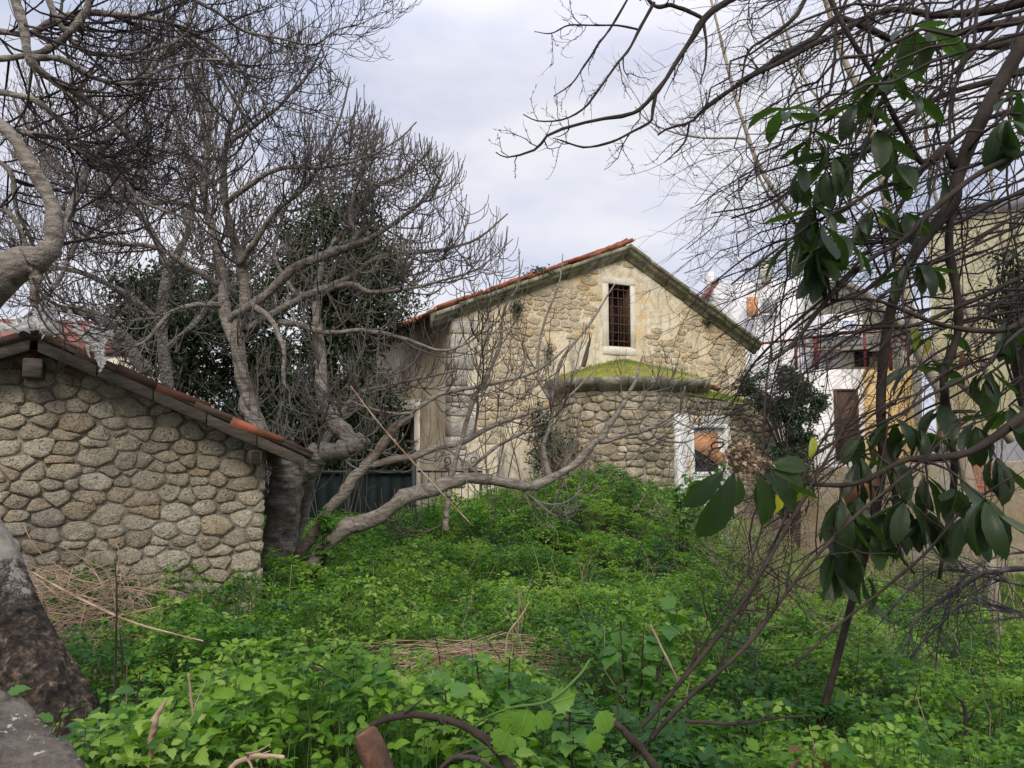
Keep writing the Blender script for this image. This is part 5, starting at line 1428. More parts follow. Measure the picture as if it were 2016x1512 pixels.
g2 = grow(*g1, 320, (0.2, 0.6), rng, ang=(25, 60), M_=6, up=0.4, wob=0.12, rr=0.6, rmin=0.0018, rmax=0.003)
mk_tree('tall pale stemmed sapling rising behind the loquat boughs', 'tree', trunkF, limbsF, [(*g1, 4), (*g2, 3)], M['pale_bark'], M['brown_bark'], name='sapling', lump=0.05)

# ---- boughs entering from the top right against the sky
rng = np.random.RandomState(41)
trunkH = limb_pts([(2560, 1600, 3.6, 62), (2540, 1000, 3.6, 55), (2500, 450, 3.65, 48), (2420, 60, 3.7, 38), (2300, -120, 3.8, 30), (2150, -60, 3.9, 20), (2050, -10, 4.0, 15), (1950, 20, 4.1, 11), (1850, 30, 4.1, 9)], 50)
LH = [
 [(1560, -60, 4.2, 9), (1430, 5, 4.2, 8), (1385, 38, 4.2, 9), (1362, 75, 4.2, 7), (1332, 120, 4.2, 6), (1305, 165, 4.2, 6), (1265, 210, 4.2, 5), (1235, 226, 4.2, 5), (1165, 238, 4.2, 4), (1083, 264, 4.2, 3.5), (1055, 293, 4.2, 3), (1000, 310, 4.2, 2), (976, 300, 4.2, 1.4)],
 [(1382, 36, 4.2, 5), (1350, 20, 4.2, 5), (1318, 10, 4.2, 5), (1290, 12, 4.2, 5), (1260, -20, 4.2, 4)],
 [(1288, 5, 4.2, 4), (1260, 55, 4.2, 4), (1240, 95, 4.2, 3), (1215, 125, 4.2, 3), (1180, 175, 4.2, 3), (1150, 212, 4.2, 2.5), (1110, 235, 4.2, 2), (1060, 238, 4.2, 1.6), (1030, 225, 4.2, 1.2)],
 [(1240, -10, 4.3, 3), (1205, 50, 4.3, 3), (1180, 85, 4.3, 3), (1150, 130, 4.3, 2.5), (1125, 165, 4.3, 2), (1090, 190, 4.3, 1.4)],
 [(1255, 58, 4.2, 3), (1215, 50, 4.2, 2.5), (1160, 50, 4.2, 2.2), (1120, 50, 4.2, 2), (1085, 66, 4.2, 1.6), (1052, 62, 4.2, 1.1)],
 [(1293, 178, 4.2, 4), (1285, 215, 4.2, 4), (1280, 240, 4.2, 3.5), (1240, 262, 4.2, 3), (1200, 280, 4.2, 3), (1150, 290, 4.2, 2.5), (1110, 278, 4.2, 2), (1088, 272, 4.2, 1.2)],
 [(2060, 30, 4.3, 10), (1900, 60, 4.3, 9), (1780, 85, 4.3, 8), (1660, 35, 4.3, 8), (1600, 80, 4.3, 8), (1540, 110, 4.3, 8), (1500, 135, 4.3, 7), (1440, 175, 4.3, 6), (1385, 215, 4.3, 5), (1360, 240, 4.3, 4), (1315, 252, 4.3, 3), (1295, 266, 4.3, 2)],
 [(1850, 30, 4.1, 8), (1750, 20, 4.1, 7), (1660, 60, 4.1, 7), (1580, 100, 4.1, 6), (1480, 150, 4.1, 6), (1450, 165, 4.1, 5)],
 [(1385, 40, 4.2, 4), (1390, 90, 4.2, 3), (1388, 130, 4.2, 2.5), (1378, 165, 4.2, 1.5)],
 [(1357, 240, 4.3, 3), (1350, 275, 4.3, 2.5), (1330, 300, 4.3, 2), (1308, 320, 4.3, 1.2)],
 [(2060, 130, 4.5, 9), (1950, 160, 4.5, 8), (1850, 190, 4.5, 7), (1760, 250, 4.5, 6), (1680, 300, 4.5, 5), (1600, 340, 4.5, 4), (1520, 400, 4.5, 3), (1440, 430, 4.5, 2)],
 [(2060, 60, 4.0, 8), (1960, 90, 4.0, 8), (1870, 90, 4.0, 7), (1790, 110, 4.0, 6), (1720, 180, 4.0, 5), (1660, 230, 4.0, 3), (1610, 280, 4.0, 2)],
 [(1600, -30, 4.1, 5), (1560, 40, 4.1, 5), (1500, 80, 4.1, 4), (1470, 110, 4.1, 3), (1455, 200, 4.1, 2)],
]
limbsH = [limb_pts(c, 26, 0.25, 170 + i) for i, c in enumerate(LH)]
PH, RH = arr(limbsH)
wt = np.ones(len(LH)); wt[[0, 2, 3, 4, 5]] = 0.8
g1 = grow(PH, RH, 95, (0.12, 0.40), rng, t0=0.25, ang=(35, 75), M_=9, up=0.1, wob=0.24, rr=0.55, rmin=0.0022, rmax=0.005, wt=wt, Ltaper=0.4)
g2 = grow(*g1, 210, (0.05, 0.2), rng, ang=(35, 75), M_=6, up=0.15, wob=0.24, rr=0.65, rmin=0.0016, rmax=0.003)
g3 = buds(np.concatenate([g2[0]]), g2[1], rng, 520, 0.018)
g3b = buds(*g1, rng, 420, 0.02)
mk_tree('knobbly dark boughs reaching in from the top right against the sky', 'tree', trunkH, limbsH, [(*g1, 5), (*g2, 4), (*g3, 3), (*g3b, 3)], M['brown_bark'], M['dark_twig'], name='bare_tree', lump=0.05)

# ---- loquat and its tangled neighbour, near, right
rng = np.random.RandomState(51)
trunkG = limb_pts([(1590, 1520, 3.3, 9), (1615, 1420, 3.3, 9), (1640, 1330, 3.3, 8), (1668, 1220, 3.3, 8), (1700, 1100, 3.3, 10), (1724, 1000, 3.3, 11), (1738, 900, 3.3, 11), (1734, 800, 3.3, 11), (1740, 700, 3.3, 11), (1752, 620, 3.3, 12), (1770, 560, 3.3, 12), (1800, 500, 3.3, 13), (1838, 448, 3.3, 14), (1875, 400, 3.3, 17), (1885, 350, 3.3, 15), (1915, 270, 3.3, 17), (1955, 190, 3.3, 17), (2000, 110, 3.3, 17), (2060, 10, 3.3, 18)], 70)
LG = [
 [(1872, 400, 3.3, 12), (1868, 470, 3.3, 12), (1876, 540, 3.3, 12), (1885, 620, 3.3, 11), (1880, 680, 3.3, 11), (1860, 740, 3.3, 12), (1866, 820, 3.3, 11), (1880, 900, 3.3, 10), (1878, 980, 3.3, 9), (1862, 1060, 3.3, 7), (1850, 1140, 3.3, 4)],
 [(2060, 770, 2.9, 15), (2000, 830, 2.9, 13), (1950, 870, 2.9, 12), (1890, 895, 2.9, 11), (1820, 903, 2.9, 10), (1785, 905, 2.9, 9), (1740, 925, 2.9, 8), (1690, 950, 2.9, 7), (1620, 955, 2.9, 6), (1540, 945, 2.9, 5), (1490, 930, 2.9, 5), (1440, 928, 2.9, 5)],
 [(1724, 850, 3.3, 10), (1745, 900, 3.25, 11), (1762, 970, 3.2, 9), (1768, 1030, 3.2, 8), (1772, 1090, 3.2, 5), (1800, 1130, 3.2, 3)],
 [(1880, 330, 3.3, 14), (1862, 292, 3.3, 13), (1838, 312, 3.3, 11), (1812, 318, 3.3, 9), (1770, 248, 3.25, 8), (1742, 195, 3.2, 8), (1700, 115, 3.2, 8), (1655, 40, 3.2, 8), (1625, -30, 3.2, 8)],
 [(1770, 505, 3.3, 6), (1740, 540, 3.2, 6), (1690, 580, 3.2, 5), (1630, 600, 3.1, 4), (1560, 650, 3.1, 3)],
 [(1838, 312, 3.3, 8), (1790, 350, 3.2, 7), (1720, 375, 3.1, 6), (1660, 410, 3.0, 6), (1600, 440, 3.0, 5), (1530, 490, 2.9, 4), (1440, 560, 2.9, 3)],
 [(2060, 280, 3.0, 9), (1950, 330, 3.0, 8), (1850, 400, 3.0, 8), (1780, 470, 3.0, 7), (1700, 520, 3.0, 6), (1620, 600, 3.0, 6), (1560, 680, 3.0, 5), (1500, 720, 3.0, 3)],
 [(2060, 200, 3.6, 8), (1930, 240, 3.6, 7), (1820, 330, 3.6, 7), (1750, 440, 3.6, 6), (1650, 560, 3.6, 5), (1560, 640, 3.6, 4), (1480, 720, 3.6, 3), (1440, 800, 3.6, 2)],
 [(2060, 360, 3.4, 8), (1960, 400, 3.4, 7), (1880, 440, 3.4, 6), (1780, 470, 3.4, 6), (1680, 480, 3.4, 5), (1560, 470, 3.4, 4), (1480, 500, 3.4, 3), (1400, 560, 3.4, 2)],
 [(2060, 520, 3.2, 8), (1980, 560, 3.2, 7), (1900, 600, 3.2, 7), (1800, 640, 3.2, 6), (1700, 650, 3.2, 5), (1600, 720, 3.2, 4), (1520, 800, 3.2, 3)],
 [(2060, 590, 3.1, 9), (1980, 650, 3.1, 8), (1860, 640, 3.1, 7), (1800, 620, 3.1, 6), (1720, 590, 3.1, 5), (1640, 590, 3.1, 3)],
 [(1990, 30, 3.5, 7), (1890, 130, 3.5, 6), (1800, 220, 3.5, 6), (1700, 300, 3.5, 5), (1600, 340, 3.5, 4), (1500, 400, 3.5, 3), (1400, 420, 3.5, 2)],
 # stems rising out of the weeds, lower right
 [(1180, 1520, 2.3, 6), (1290, 1400, 2.4, 6), (1400, 1270, 2.5, 6), (1480, 1160, 2.6, 5), (1560, 1020, 2.7, 5), (1640, 880, 2.8, 4), (1720, 740, 2.9, 3)],
 [(1240, 1500, 2.2, 6), (1360, 1370, 2.3, 6), (1470, 1270, 2.4, 6), (1570, 1140, 2.5, 5), (1690, 1010, 2.6, 5), (1800, 920, 2.7, 4), (1900, 820, 2.8, 3)],
 [(1330, 1560, 2.0, 12), (1290, 1510, 2.0, 12), (1250, 1460, 2.0, 11), (1205, 1420, 2.0, 9)],
 [(1400, 1360, 2.6, 4), (1450, 1230, 2.7, 4), (1520, 1080, 2.8, 4), (1600, 900, 2.9, 3), (1690, 760, 3.0, 3), (1760, 640, 3.1, 2)],
 [(1340, 1340, 2.5, 4), (1440, 1180, 2.6, 3), (1500, 1040, 2.7, 3), (1502, 900, 2.7, 3), (1508, 760, 2.8, 3), (1530, 600, 2.8, 2)],
 [(1560, 1310, 2.6, 4), (1700, 1190, 2.7, 4), (1820, 1090, 2.7, 4), (1900, 1000, 2.8, 3), (1990, 940, 2.8, 3)],
]
limbsG = [limb_pts([(a, b, y, r * 0.84) for a, b, y, r in c], 26, 0.3, 210 + i) for i, c in enumerate(LG)]
PG, RG = arr(limbsG)
LOQ_LIMBS = (PG, RG)
loq_limbs = limbsG[:4]
loq = mk_tree('brown stemmed loquat with large dark drooping leaves, close by on the right', 'tree', trunkG, limbsG[:5], [], M['brown_bark'], M['brown_bark'], name='loquat_tree', lump=0.07, trunk_k=16)
# the leafless bush woven through it: many long arcs fanning down and left
gsrc = np.array([spline([tuple(P(2080 + rng.uniform(-60, 60), y0, Y)), tuple(P(1800 + rng.uniform(-90, 90), y0 + dy, Y + rng.uniform(-.2, .2))), tuple(P(1580 + rng.uniform(-90, 90), y0 + dy * 2.1, Y + rng.uniform(-.3, .3))), tuple(P(1400 + rng.uniform(-60, 130), y0 + dy * 3.2 + rng.uniform(-40, 60), Y + rng.uniform(-.4, .4)))], 18)
        for y0, dy, Y in [(rng.uniform(-260, 720), rng.uniform(30, 190), rng.uniform(2.8, 5.2)) for _ in range(92)]])
gs2 = np.array([spline([tuple(P(x0 + rng.uniform(-40, 40), -70, Y)), tuple(P(x0 - dx * 0.3 + rng.uniform(-40, 40), 200, Y)), tuple(P(x0 - dx * 0.65 + rng.uniform(-50, 50), 480, Y + rng.uniform(-.2, .2))), tuple(P(x0 - dx + rng.uniform(-50, 50), rng.uniform(640, 960), Y + rng.uniform(-.3, .3)))], 18)
        for x0, dx, Y in [(rng.uniform(1640, 2080), rng.uniform(-120, 330), rng.uniform(2.8, 5.0)) for _ in range(26)]])
gsrc = np.concatenate([gsrc, gs2])
for _i in range(3):
    gsrc[:, 1:-1] += rng.randn(*gsrc[:, 1:-1].shape) * 0.010
gr = np.linspace(1, 0.25, 18)[None] * rng.uniform(0.0045, 0.009, len(gsrc))[:, None]
g1 = grow(np.concatenate([gsrc, PG[5:12, ::1][:, np.linspace(0, 25, 18).astype(int)]]), np.concatenate([gr, RG[5:12][:, np.linspace(0, 25, 18).astype(int)]]), 520, (0.3, 0.9), rng, t0=0.1, ang=(20, 60), M_=10, up=0.0, wob=0.16, rr=0.55, rmin=0.0018, rmax=0.004, bias=(-0.2, 0, -0.1))
g2 = grow(*g1, 3200, (0.1, 0.4), rng, ang=(25, 65), M_=6, up=0.05, wob=0.2, rr=0.6, rmin=0.0012, rmax=0.0021, bias=(-0.1, 0, -0.15))
g3 = buds(*g2, rng, 3000, 0.014)
bush = mk_tree('leafless dark bush of long arching shoots woven through the loquat', 'bush', limb_pts([(2180, 1580, 3.4, 30), (2170, 1350, 3.4, 27), (2160, 1150, 3.4, 25), (2130, 980, 3.4, 22), (2110, 800, 3.4, 20), (2090, 600, 3.4, 17), (2080, 420, 3.4, 13), (2080, 200, 3.4, 9)], 24), limbsG[5:12], [(gsrc, gr, 5), (*g1, 4), (*g2, 3), (*g3, 3)], M['brown_bark'], M['dark_twig'], name='bare_bush', lump=0.04, thin=0.012)
# ---- suckers rising from the weeds
sg = thing('sucker_shoots', limbsG[12][0, :3], 'long dark bare shoots slanting up out of the weeds at lower right', 'shoots')
for S in limbsG[12:]:
    limb_obj('shoot', S, M['brown_bark'], sg, 7, 0.02, 1)
PS, RS = PG[12:], RG[12:]
g1 = grow(PS, RS, 110, (0.15, 0.5), rng, t0=0.25, ang=(25, 70), M_=8, up=0.1, wob=0.16, rr=0.5, rmin=0.0013, rmax=0.003)
g2 = grow(*g1, 260, (0.08, 0.25), rng, ang=(30, 70), M_=5, up=0.1, wob=0.2, rr=0.6, rmin=0.0009, rmax=0.0015)
V, Q = join_tubes([(*g1, 4), (*g2, 3)]); tag(make('twigs', V, [Q], M['brown_bark'], sg, smooth=True), kind='stuff')
# ---- dark fine bough low on the right
rng = np.random.RandomState(61)
LK = [[(2080, 1120, 4.2, 8), (1990, 1122, 4.2, 8), (1940, 1128, 4.2, 8), (1900, 1150, 4.2, 7), (1860, 1180, 4.2, 6), (1810, 1215, 4.2, 4), (1790, 1260, 4.2, 3), (1785, 1330, 4.2, 2)],
      [(2080, 1170, 4.4, 6), (1960, 1140, 4.4, 5), (1860, 1120, 4.4, 4), (1790, 1160, 4.4, 3), (1730, 1230, 4.4, 2)],
      [(2080, 1230, 4.3, 6), (1990, 1200, 4.3, 5), (1900, 1190, 4.3, 4), (1820, 1260, 4.3, 3), (1770, 1330, 4.3, 2)],
      [(2080, 1080, 4.5, 5), (1950, 1100, 4.5, 4), (1880, 1160, 4.5, 4), (1850, 1250, 4.5, 3), (1840, 1350, 4.5, 2)]]
lk = [limb_pts([(a, b, y, r * 0.7) for a, b, y, r in c], 26, 0.5, 300 + i) for i, c in enumerate(LK)]
PK_, RK = arr(lk)
g1 = grow(PK_, RK, 120, (0.2, 0.7), rng, t0=0.1, ang=(20, 65), M_=10, up=0.0, wob=0.12, rr=0.5, rmin=0.0015, rmax=0.004, bias=(-0.2, 0, -0.15))
g2 = grow(*g1, 520, (0.1, 0.35), rng, ang=(25, 60), M_=6, up=0.0, wob=0.15, rr=0.6, rmin=0.001, rmax=0.0018)
t = NT('blackish_bark'); t.color(t.ramp(t.noise(12, 4), [(0.4, (0.022, 0.020, 0.024)), (0.7, (0.10, 0.095, 0.10))])); M['black_bark'] = t.done()
mk_tree('blackish bough with fine drooping twigs low on the right', 'bush', limb_pts([(2230, 1520, 4.2, 16), (2220, 1380, 4.2, 15), (2200, 1260, 4.2, 14), (2150, 1180, 4.2, 12), (2100, 1140, 4.2, 10), (2070, 1122, 4.2, 8)], 12), lk, [(*g1, 4), (*g2, 3)], M['black_bark'], M['black_bark'], name='bare_bush')

# ---- scrub in front of the church: many thin upright stems and brambles
def scrub(label, cat, x0, x1, Yr, base_py, n, H, seed, mat, lean=0.25, n2=400, n3=0, r=(0.004, 0.009), name='bare_shrub', up=0.25, L2=(0.25, 0.7)):
    rng = np.random.RandomState(seed); S = []
    for i in range(n):
        px = rng.uniform(x0, x1); Y = rng.uniform(*Yr); p = P(px, base_py, Y)
        z = float(ground_z(p.x, p.y)) - 0.03
        h = rng.uniform(*H); dx, dy = rng.randn(2) * lean * h
        C = [(p.x, p.y, z, 1), (p.x + dx * 0.25, p.y + dy * 0.25, z + h * 0.4, 0.8), (p.x + dx * 0.6 + rng.randn() * 0.06, p.y + dy * 0.6, z + h * 0.75, 0.5), (p.x + dx + rng.randn() * 0.08, p.y + dy, z + h, 0.25)]
        s = spline(C, 14); s[:, 3] *= rng.uniform(*r); S.append(s)
    PP, RR = arr(S)
    g1 = grow(PP, RR, n2, L2, rng, t0=0.3, ang=(20, 50), M_=8, up=up, wob=0.10, rr=0.55, rmin=0.0018, rmax=0.004)
    gs = [(PP, RR, 6), (*g1, 4)]
    if n3: g2 = grow(*g1, n3, (0.1, 0.35), rng, ang=(25, 55), M_=5, up=up, wob=0.1, rr=0.65, rmin=0.0014, rmax=0.0024); gs.append((*g2, 3))
    root = thing(name, (PP[:, 0].mean(0)), label, cat)
    V, Q = join_tubes(gs); make('stems', V, [Q], mat, root, smooth=True)
    return root
scrub('thin bare saplings standing before the gable wall, left of the apse', 'shrub', 960, 1140, (8.6, 10.8), 980, 13, (1.9, 3.0), 1, M['twig'], 0.18, 80, 150, (0.006, 0.012), name='thin_sapling')
scrub('pale tangled bramble against the apse base', 'bramble', 1020, 1190, (9.8, 12.5), 980, 60, (0.5, 1.35), 2, M['straw'], 0.5, 260, 300, (0.002, 0.004), name='bramble', up=-0.1)
scrub('dry brown bramble below the annex corner, right of the weed mound', 'bramble', 1440, 1640, (5.5, 8.5), 1150, 80, (0.6, 1.5), 3, M['straw'], 0.45, 320, 420, (0.002, 0.0045), name='bramble', up=-0.2)
scrub('spindly bare shrub before the annex wall with many crossing twigs', 'shrub', 1200, 1480, (8.5, 10.5), 980, 12, (0.9, 1.6), 4, M['twig'], 0.35, 90, 120, (0.003, 0.006), name='bare_shrub')
scrub('slender reddish saplings before the yellow building', 'shrub', 1700, 2000, (9, 13), 1100, 12, (2.4, 4.2), 5, M['brown_bark'], 0.12, 160, 300, (0.005, 0.010), name='thin_sapling', up=0.5)
scrub('dry grey brown scrub along the low garden wall', 'bramble', 1600, 2060, (8.5, 12.0), 1100, 90, (0.5, 1.3), 16, M['straw'], 0.4, 260, 300, (0.0025, 0.005), name='bramble', up=0.1)
scrub('grey leafless hedge scrub behind the shed', 'shrub', 240, 720, (9.5, 12.0), 1000, 36, (1.6, 3.0), 6, M['twig'], 0.28, 260, 500, (0.004, 0.009), name='bare_shrub')

# ------------------------------------------------------------------ evergreen crowns
def leaf_cloud(centers, rad, n, size, rng, aspect=0.5, outward=None, flat=0.0):
    """folded two-quad leaves around clump centres; returns V, Q, tint"""
    c = centers[rng.choice(len(centers), n)]
    p = c + rng.randn(n, 3) * rad
    d = rng.randn(n, 3); d[:, 2] -= 0.25; d /= np.linalg.norm(d, axis=1, keepdims=True)
    u = rng.randn(n, 3); u[:, 2] += 1.2
    s = np.cross(d, u); s /= np.linalg.norm(s, axis=1, keepdims=True) + 1e-9
    nn = np.cross(s, d)
    L_ = size * rng.uniform(0.6, 1.3, n)[:, None]; W = L_ * aspect * 0.5
    base = p; mid = p + d * L_ * 0.5; tip = p + d * L_ - nn * L_ * 0.15
    V = np.stack([base, mid + s * W + nn * W * 0.5, tip, mid - s * W + nn * W * 0.5], 1)
    i = np.arange(n)[:, None] * 4
    T = np.concatenate([i + [0, 1, 2], i + [0, 2, 3]])
    tint = np.repeat(rng.rand(n), 4)
    return V.reshape(-1, 3), T, tint
def crown_centers(px, py, Y, rx, ry, n, rng, ydepth=None, shell=0.55):
    """clump centres on a lumpy ellipsoid given in photo px radii at distance Y"""
    c = P(px, py, Y); a, b = rx / FPX * Y, ry / FPX * Y
    d = rng.randn(n, 3); d /= np.linalg.norm(d, axis=1, keepdims=True)
    r = shell + (1 - shell) * rng.rand(n, 1) ** 0.6
    q = d * r * np.array([a, ydepth or a * 0.8, b])
    q *= 1 + 0.6 * (fbm(d[:, 0] * 2.5 + 3, d[:, 2] * 2.5 + d[:, 1] * 2, 3) - 0.5)[:, None] * 2
    return np.array(c) + q
def evergreen(label, blobs, seed, mat, n, size, clump, name='evergreen_tree', cat='tree', aspect=0.5, trunk=None, tint_bias=0.0):
    rng = np.random.RandomState(seed)
    C = np.concatenate([crown_centers(*b, rng) for b in blobs])
    V, T, ti = leaf_cloud(C, clump, n, size, rng, aspect)
    base = C.mean(0); gz = float(ground_z(base[0], base[1]))
    root = thing(name, (base[0], base[1], gz), label, cat)
    make('crown', V, [T], mat, root, attr={'tint': np.clip(ti + tint_bias, 0, 1)})
    S = spline([(base[0], base[1], gz - 0.2, 0.12), (base[0] + 0.1, base[1], (gz + base[2]) / 2, 0.09), (base[0], base[1], base[2] + 0.3, 0.03)], 10)
    limb_obj('trunk', S, M['brown_bark'], root, 8, 0.05, 1)
    top = C[rng.choice(len(C), min(len(C), 60))]
    PP = np.array([spline([(base[0], base[1], (gz + base[2] * 2) / 3), tuple((base + q) / 2 + rng.randn(3) * 0.1), tuple(q)], 8) for q in top])
    V, Q = tubes(PP, np.tile(np.linspace(0.018, 0.004, 8), (len(PP), 1)), 4)
    make('branches', V, [Q], M['brown_bark'], root, smooth=True)
    return root
evergreen('dark evergreen tree with yellowish tips behind the figs', [(670, 500, 15, 110, 110, 80), (590, 640, 15, 150, 130, 90), (730, 600, 16, 90, 110, 50)], 1, M['evergreen'], 26000, 0.11, 0.16, tint_bias=0.05)
evergreen('dark evergreen mass behind the shed roof', [(400, 650, 14, 130, 110, 80), (300, 640, 14, 80, 90, 50)], 2, M['evergreen'], 18000, 0.10, 0.16)
evergreen('ivy dark thicket filling the gap over the green gate', [(600, 860, 14.2, 130, 110, 80), (720, 860, 14.6, 75, 130, 70), (480, 800, 14.2, 90, 90, 50)], 3, M['evergreen'], 24000, 0.11, 0.15, name='ivy_thicket', cat='thicket')
evergreen('leafy green evergreen shrub at the annex corner, before the white wall', [(1525, 765, 15.2, 62, 40, 26), (1578, 800, 15.2, 38, 42, 16), (1560, 870, 15.2, 34, 70, 26), (1545, 950, 15.2, 36, 60, 26)], 4, M['ivy'], 13000, 0.085, 0.07, name='evergreen_shrub', cat='shrub')
evergreen('small dark tree with tiny leaves at the right edge before the yellow wall', [(2010, 590, 8, 50, 75, 26)], 5, M['evergreen'], 1600, 0.06, 0.09, name='evergreen_shrub', cat='shrub', tint_bias=-0.2)
evergreen('dark ivy clump in the shade of the apse, left side', [(1095, 905, 13.8, 60, 45, 30), (1075, 850, 14.2, 25, 40, 14)], 6, M['ivy'], 2600, 0.08, 0.10, name='ivy_clump', cat='ivy', tint_bias=-0.1)
# tufts growing from the church
def tuft(label, c, r, n, size, seed, mat=None, name='wall_plant'):
    rng = np.random.RandomState(seed)
    V, T, ti = leaf_cloud(np.array([c]), np.array(r), n, size, rng, 0.45)
    o = make(name, V, [T], mat or M['ivy'], None, loc=c, attr={'tint': ti}); return tag(o, label, 'wall plant', kind='stuff')
tuft('green tuft growing on the left rake of the church roof', np.array(FM(s_on_facade(1052, 545)[0], s_on_facade(1052, 540)[1], 0.15)), (0.14, 0.1, 0.06), 260, 0.08, 1)
tuft('small round green plant in the gable wall, below the left rake', np.array(FM(*s_on_facade(1016, 608), 0.06)), (0.06, 0.05, 0.08), 220, 0.06, 2)
tuft('wispy green plant in the gable wall beside the thin saplings', np.array(FM(*s_on_facade(1078, 700), 0.08)), (0.05, 0.05, 0.12), 120, 0.07, 3)
tuft('dark plant under the right end of the gable cornice', np.array(FM(*s_on_facade(1390, 632), 0.08)), (0.07, 0.05, 0.07), 150, 0.07, 4)
# ------------------------------------------------------------------ weeds: trifoliate herb over the whole slope
rng = np.random.RandomState(77)
def leaflet_template(kind):
    """unit leaflet along +x, folded at the midrib, toothed when near. returns V (k,3), T"""
    if kind == 'near':
        xs, ws = [0.0], [0.02]
        for q in range(4):
            x = 0.16 + q * 0.21; w = 0.44 * math.sin(math.pi * x ** 0.72) ** 0.85
            xs += [x, x - 0.012 + 0.03]; ws += [w * 1.10, w * 0.78]
        xs.append(1.0); ws.append(0.0)
        m = 4
    elif kind == 'mid':
        xs = [0.0, 0.25, 0.47, 0.74, 1.0]; ws = [0.02, 0.37, 0.35, 0.25, 0.0]; m = 3
    else:
        xs = [0.0, 0.42, 1.0]; ws = [0.0, 0.38, 0.0]; m = 0
    mid = [(x, 0, 0.10 * math.sin(x * 2.6) - 0.16 * x * x) for x in ([0, 0.33, 0.66, 1.0] if m == 4 else [0, 0.5, 1.0] if m == 3 else [0, 1.0])]
    V = list(mid); n = len(mid); T = []
    def side(s):
        st = len(V)
        for x, w in zip(xs[1:-1], ws[1:-1]):
            V.append((x, s * w, 0.10 * math.sin(x * 2.6) - 0.16 * x * x + 0.30 * w - 0.35 * w * w + 0.03 * math.sin(x * 25)))
        ring = list(range(st, len(V)))
        # zip midrib to edge
        i = j = 0
        while i < n - 1 or j < len(ring) - 1:
            xi = V[i + 1][0] if i < n - 1 else 9; xj = V[ring[j + 1]][0] if j < len(ring) - 1 else 9
            if xi <= xj: a = (i, i + 1, ring[j]); i += 1
            else: a = (i, ring[j + 1], ring[j]); j += 1
            T.append(a if s < 0 else a[::-1])
    side(1); side(-1)
    return np.array(V, float), np.array(T)
def place_leaflets(pos, dirv, nrm, size, tpl, tint, wid=1.0):
    V0, T0 = tpl
    d = dirv / (np.linalg.norm(dirv, axis=1, keepdims=True) + 1e-9)
    s = np.cross(nrm, d); s /= np.linalg.norm(s, axis=1, keepdims=True) + 1e-9
    nn = np.cross(d, s)
    V = pos[:, None] + size[:, None, None] * (V0[None, :, 0:1] * d[:, None] + wid * V0[None, :, 1:2] * s[:, None] + V0[None, :, 2:3] * nn[:, None])
    k = len(V0)
    T = (T0[None] + (np.arange(len(pos)) * k)[:, None, None]).reshape(-1, 3)
    return V.reshape(-1, 3), T, np.repeat(tint, k)
def uv_attr(tpl, ti):
    m = len(ti) // len(tpl[0])
    return {'tint': ti, 'lu': np.tile(tpl[0][:, 0], m), 'lv': np.tile(np.abs(tpl[0][:, 1]), m)}
def veg_height(x, y):
    h = 0.14 + 0.42 * fbm(x * 1.1 + 40, y * 1.1 + 11, 3) + 0.62 * (fbm(x * 2.1 + 3, y * 2.1 + 7, 3) - 0.44)
    h = h + 0.10 * sstep(3.2, 1.8, y)
    return np.maximum(h, 0.08)
def shed_block(x, y):      # inside or behind the shed / parapet
    dx, dy = x - SO.x, y - SO.y
    al = dx * ds.x + dy * ds.y; bh = dx * bs.x + dy * bs.y
    return (al < 0.03) & (bh > -0.03)
def church_block(x, y):
    dx, dy = x - A0.x, y - A0.y
    al = dx * d_.x + dy * d_.y; bh = dx * n_.x + dy * n_.y
    cx, cy = x - CA.x, y - CA.y
    return ((al > 0) & (bh < 0.05)) | ((cx ** 2 + cy ** 2) < (RA + 0.05) ** 2) | ((al > CU) & (al < CU + a1) & (bh < NO + 0.05))
def sparse(x, y):          # bare patches: dead sticks at centre, twig heap by the shed, brown gap on the mound
    m = np.ones_like(x)
    c1 = P(900, 1235, 4.35); m *= 1 - 0.97 * np.exp(-((x - c1.x) / 0.68) ** 4 - ((y - c1.y + 0.25) / 0.62) ** 4)
    c2 = P(120, 1190, 4.4); m *= 1 - 0.97 * np.exp(-((x - c2.x) / 0.55) ** 4 - ((y - c2.y) / 0.7) ** 4)
    c3 = P(1340, 1120, 8.2); m *= 1 - 0.6 * np.exp(-((x - c3.x) / 0.7) ** 2 - ((y - c3.y) / 0.6) ** 2)
    c4 = P(20, 1330, 2.3); m *= 1 - 0.9 * np.exp(-((x - c4.x) / 0.35) ** 4 - ((y - c4.y) / 0.6) ** 4)
    m *= 1 - 0.92 * sstep(-0.5, 1.5, (x - 3.9) + (y - 9.5) * 0.35)     # the lawn begins here
    return m
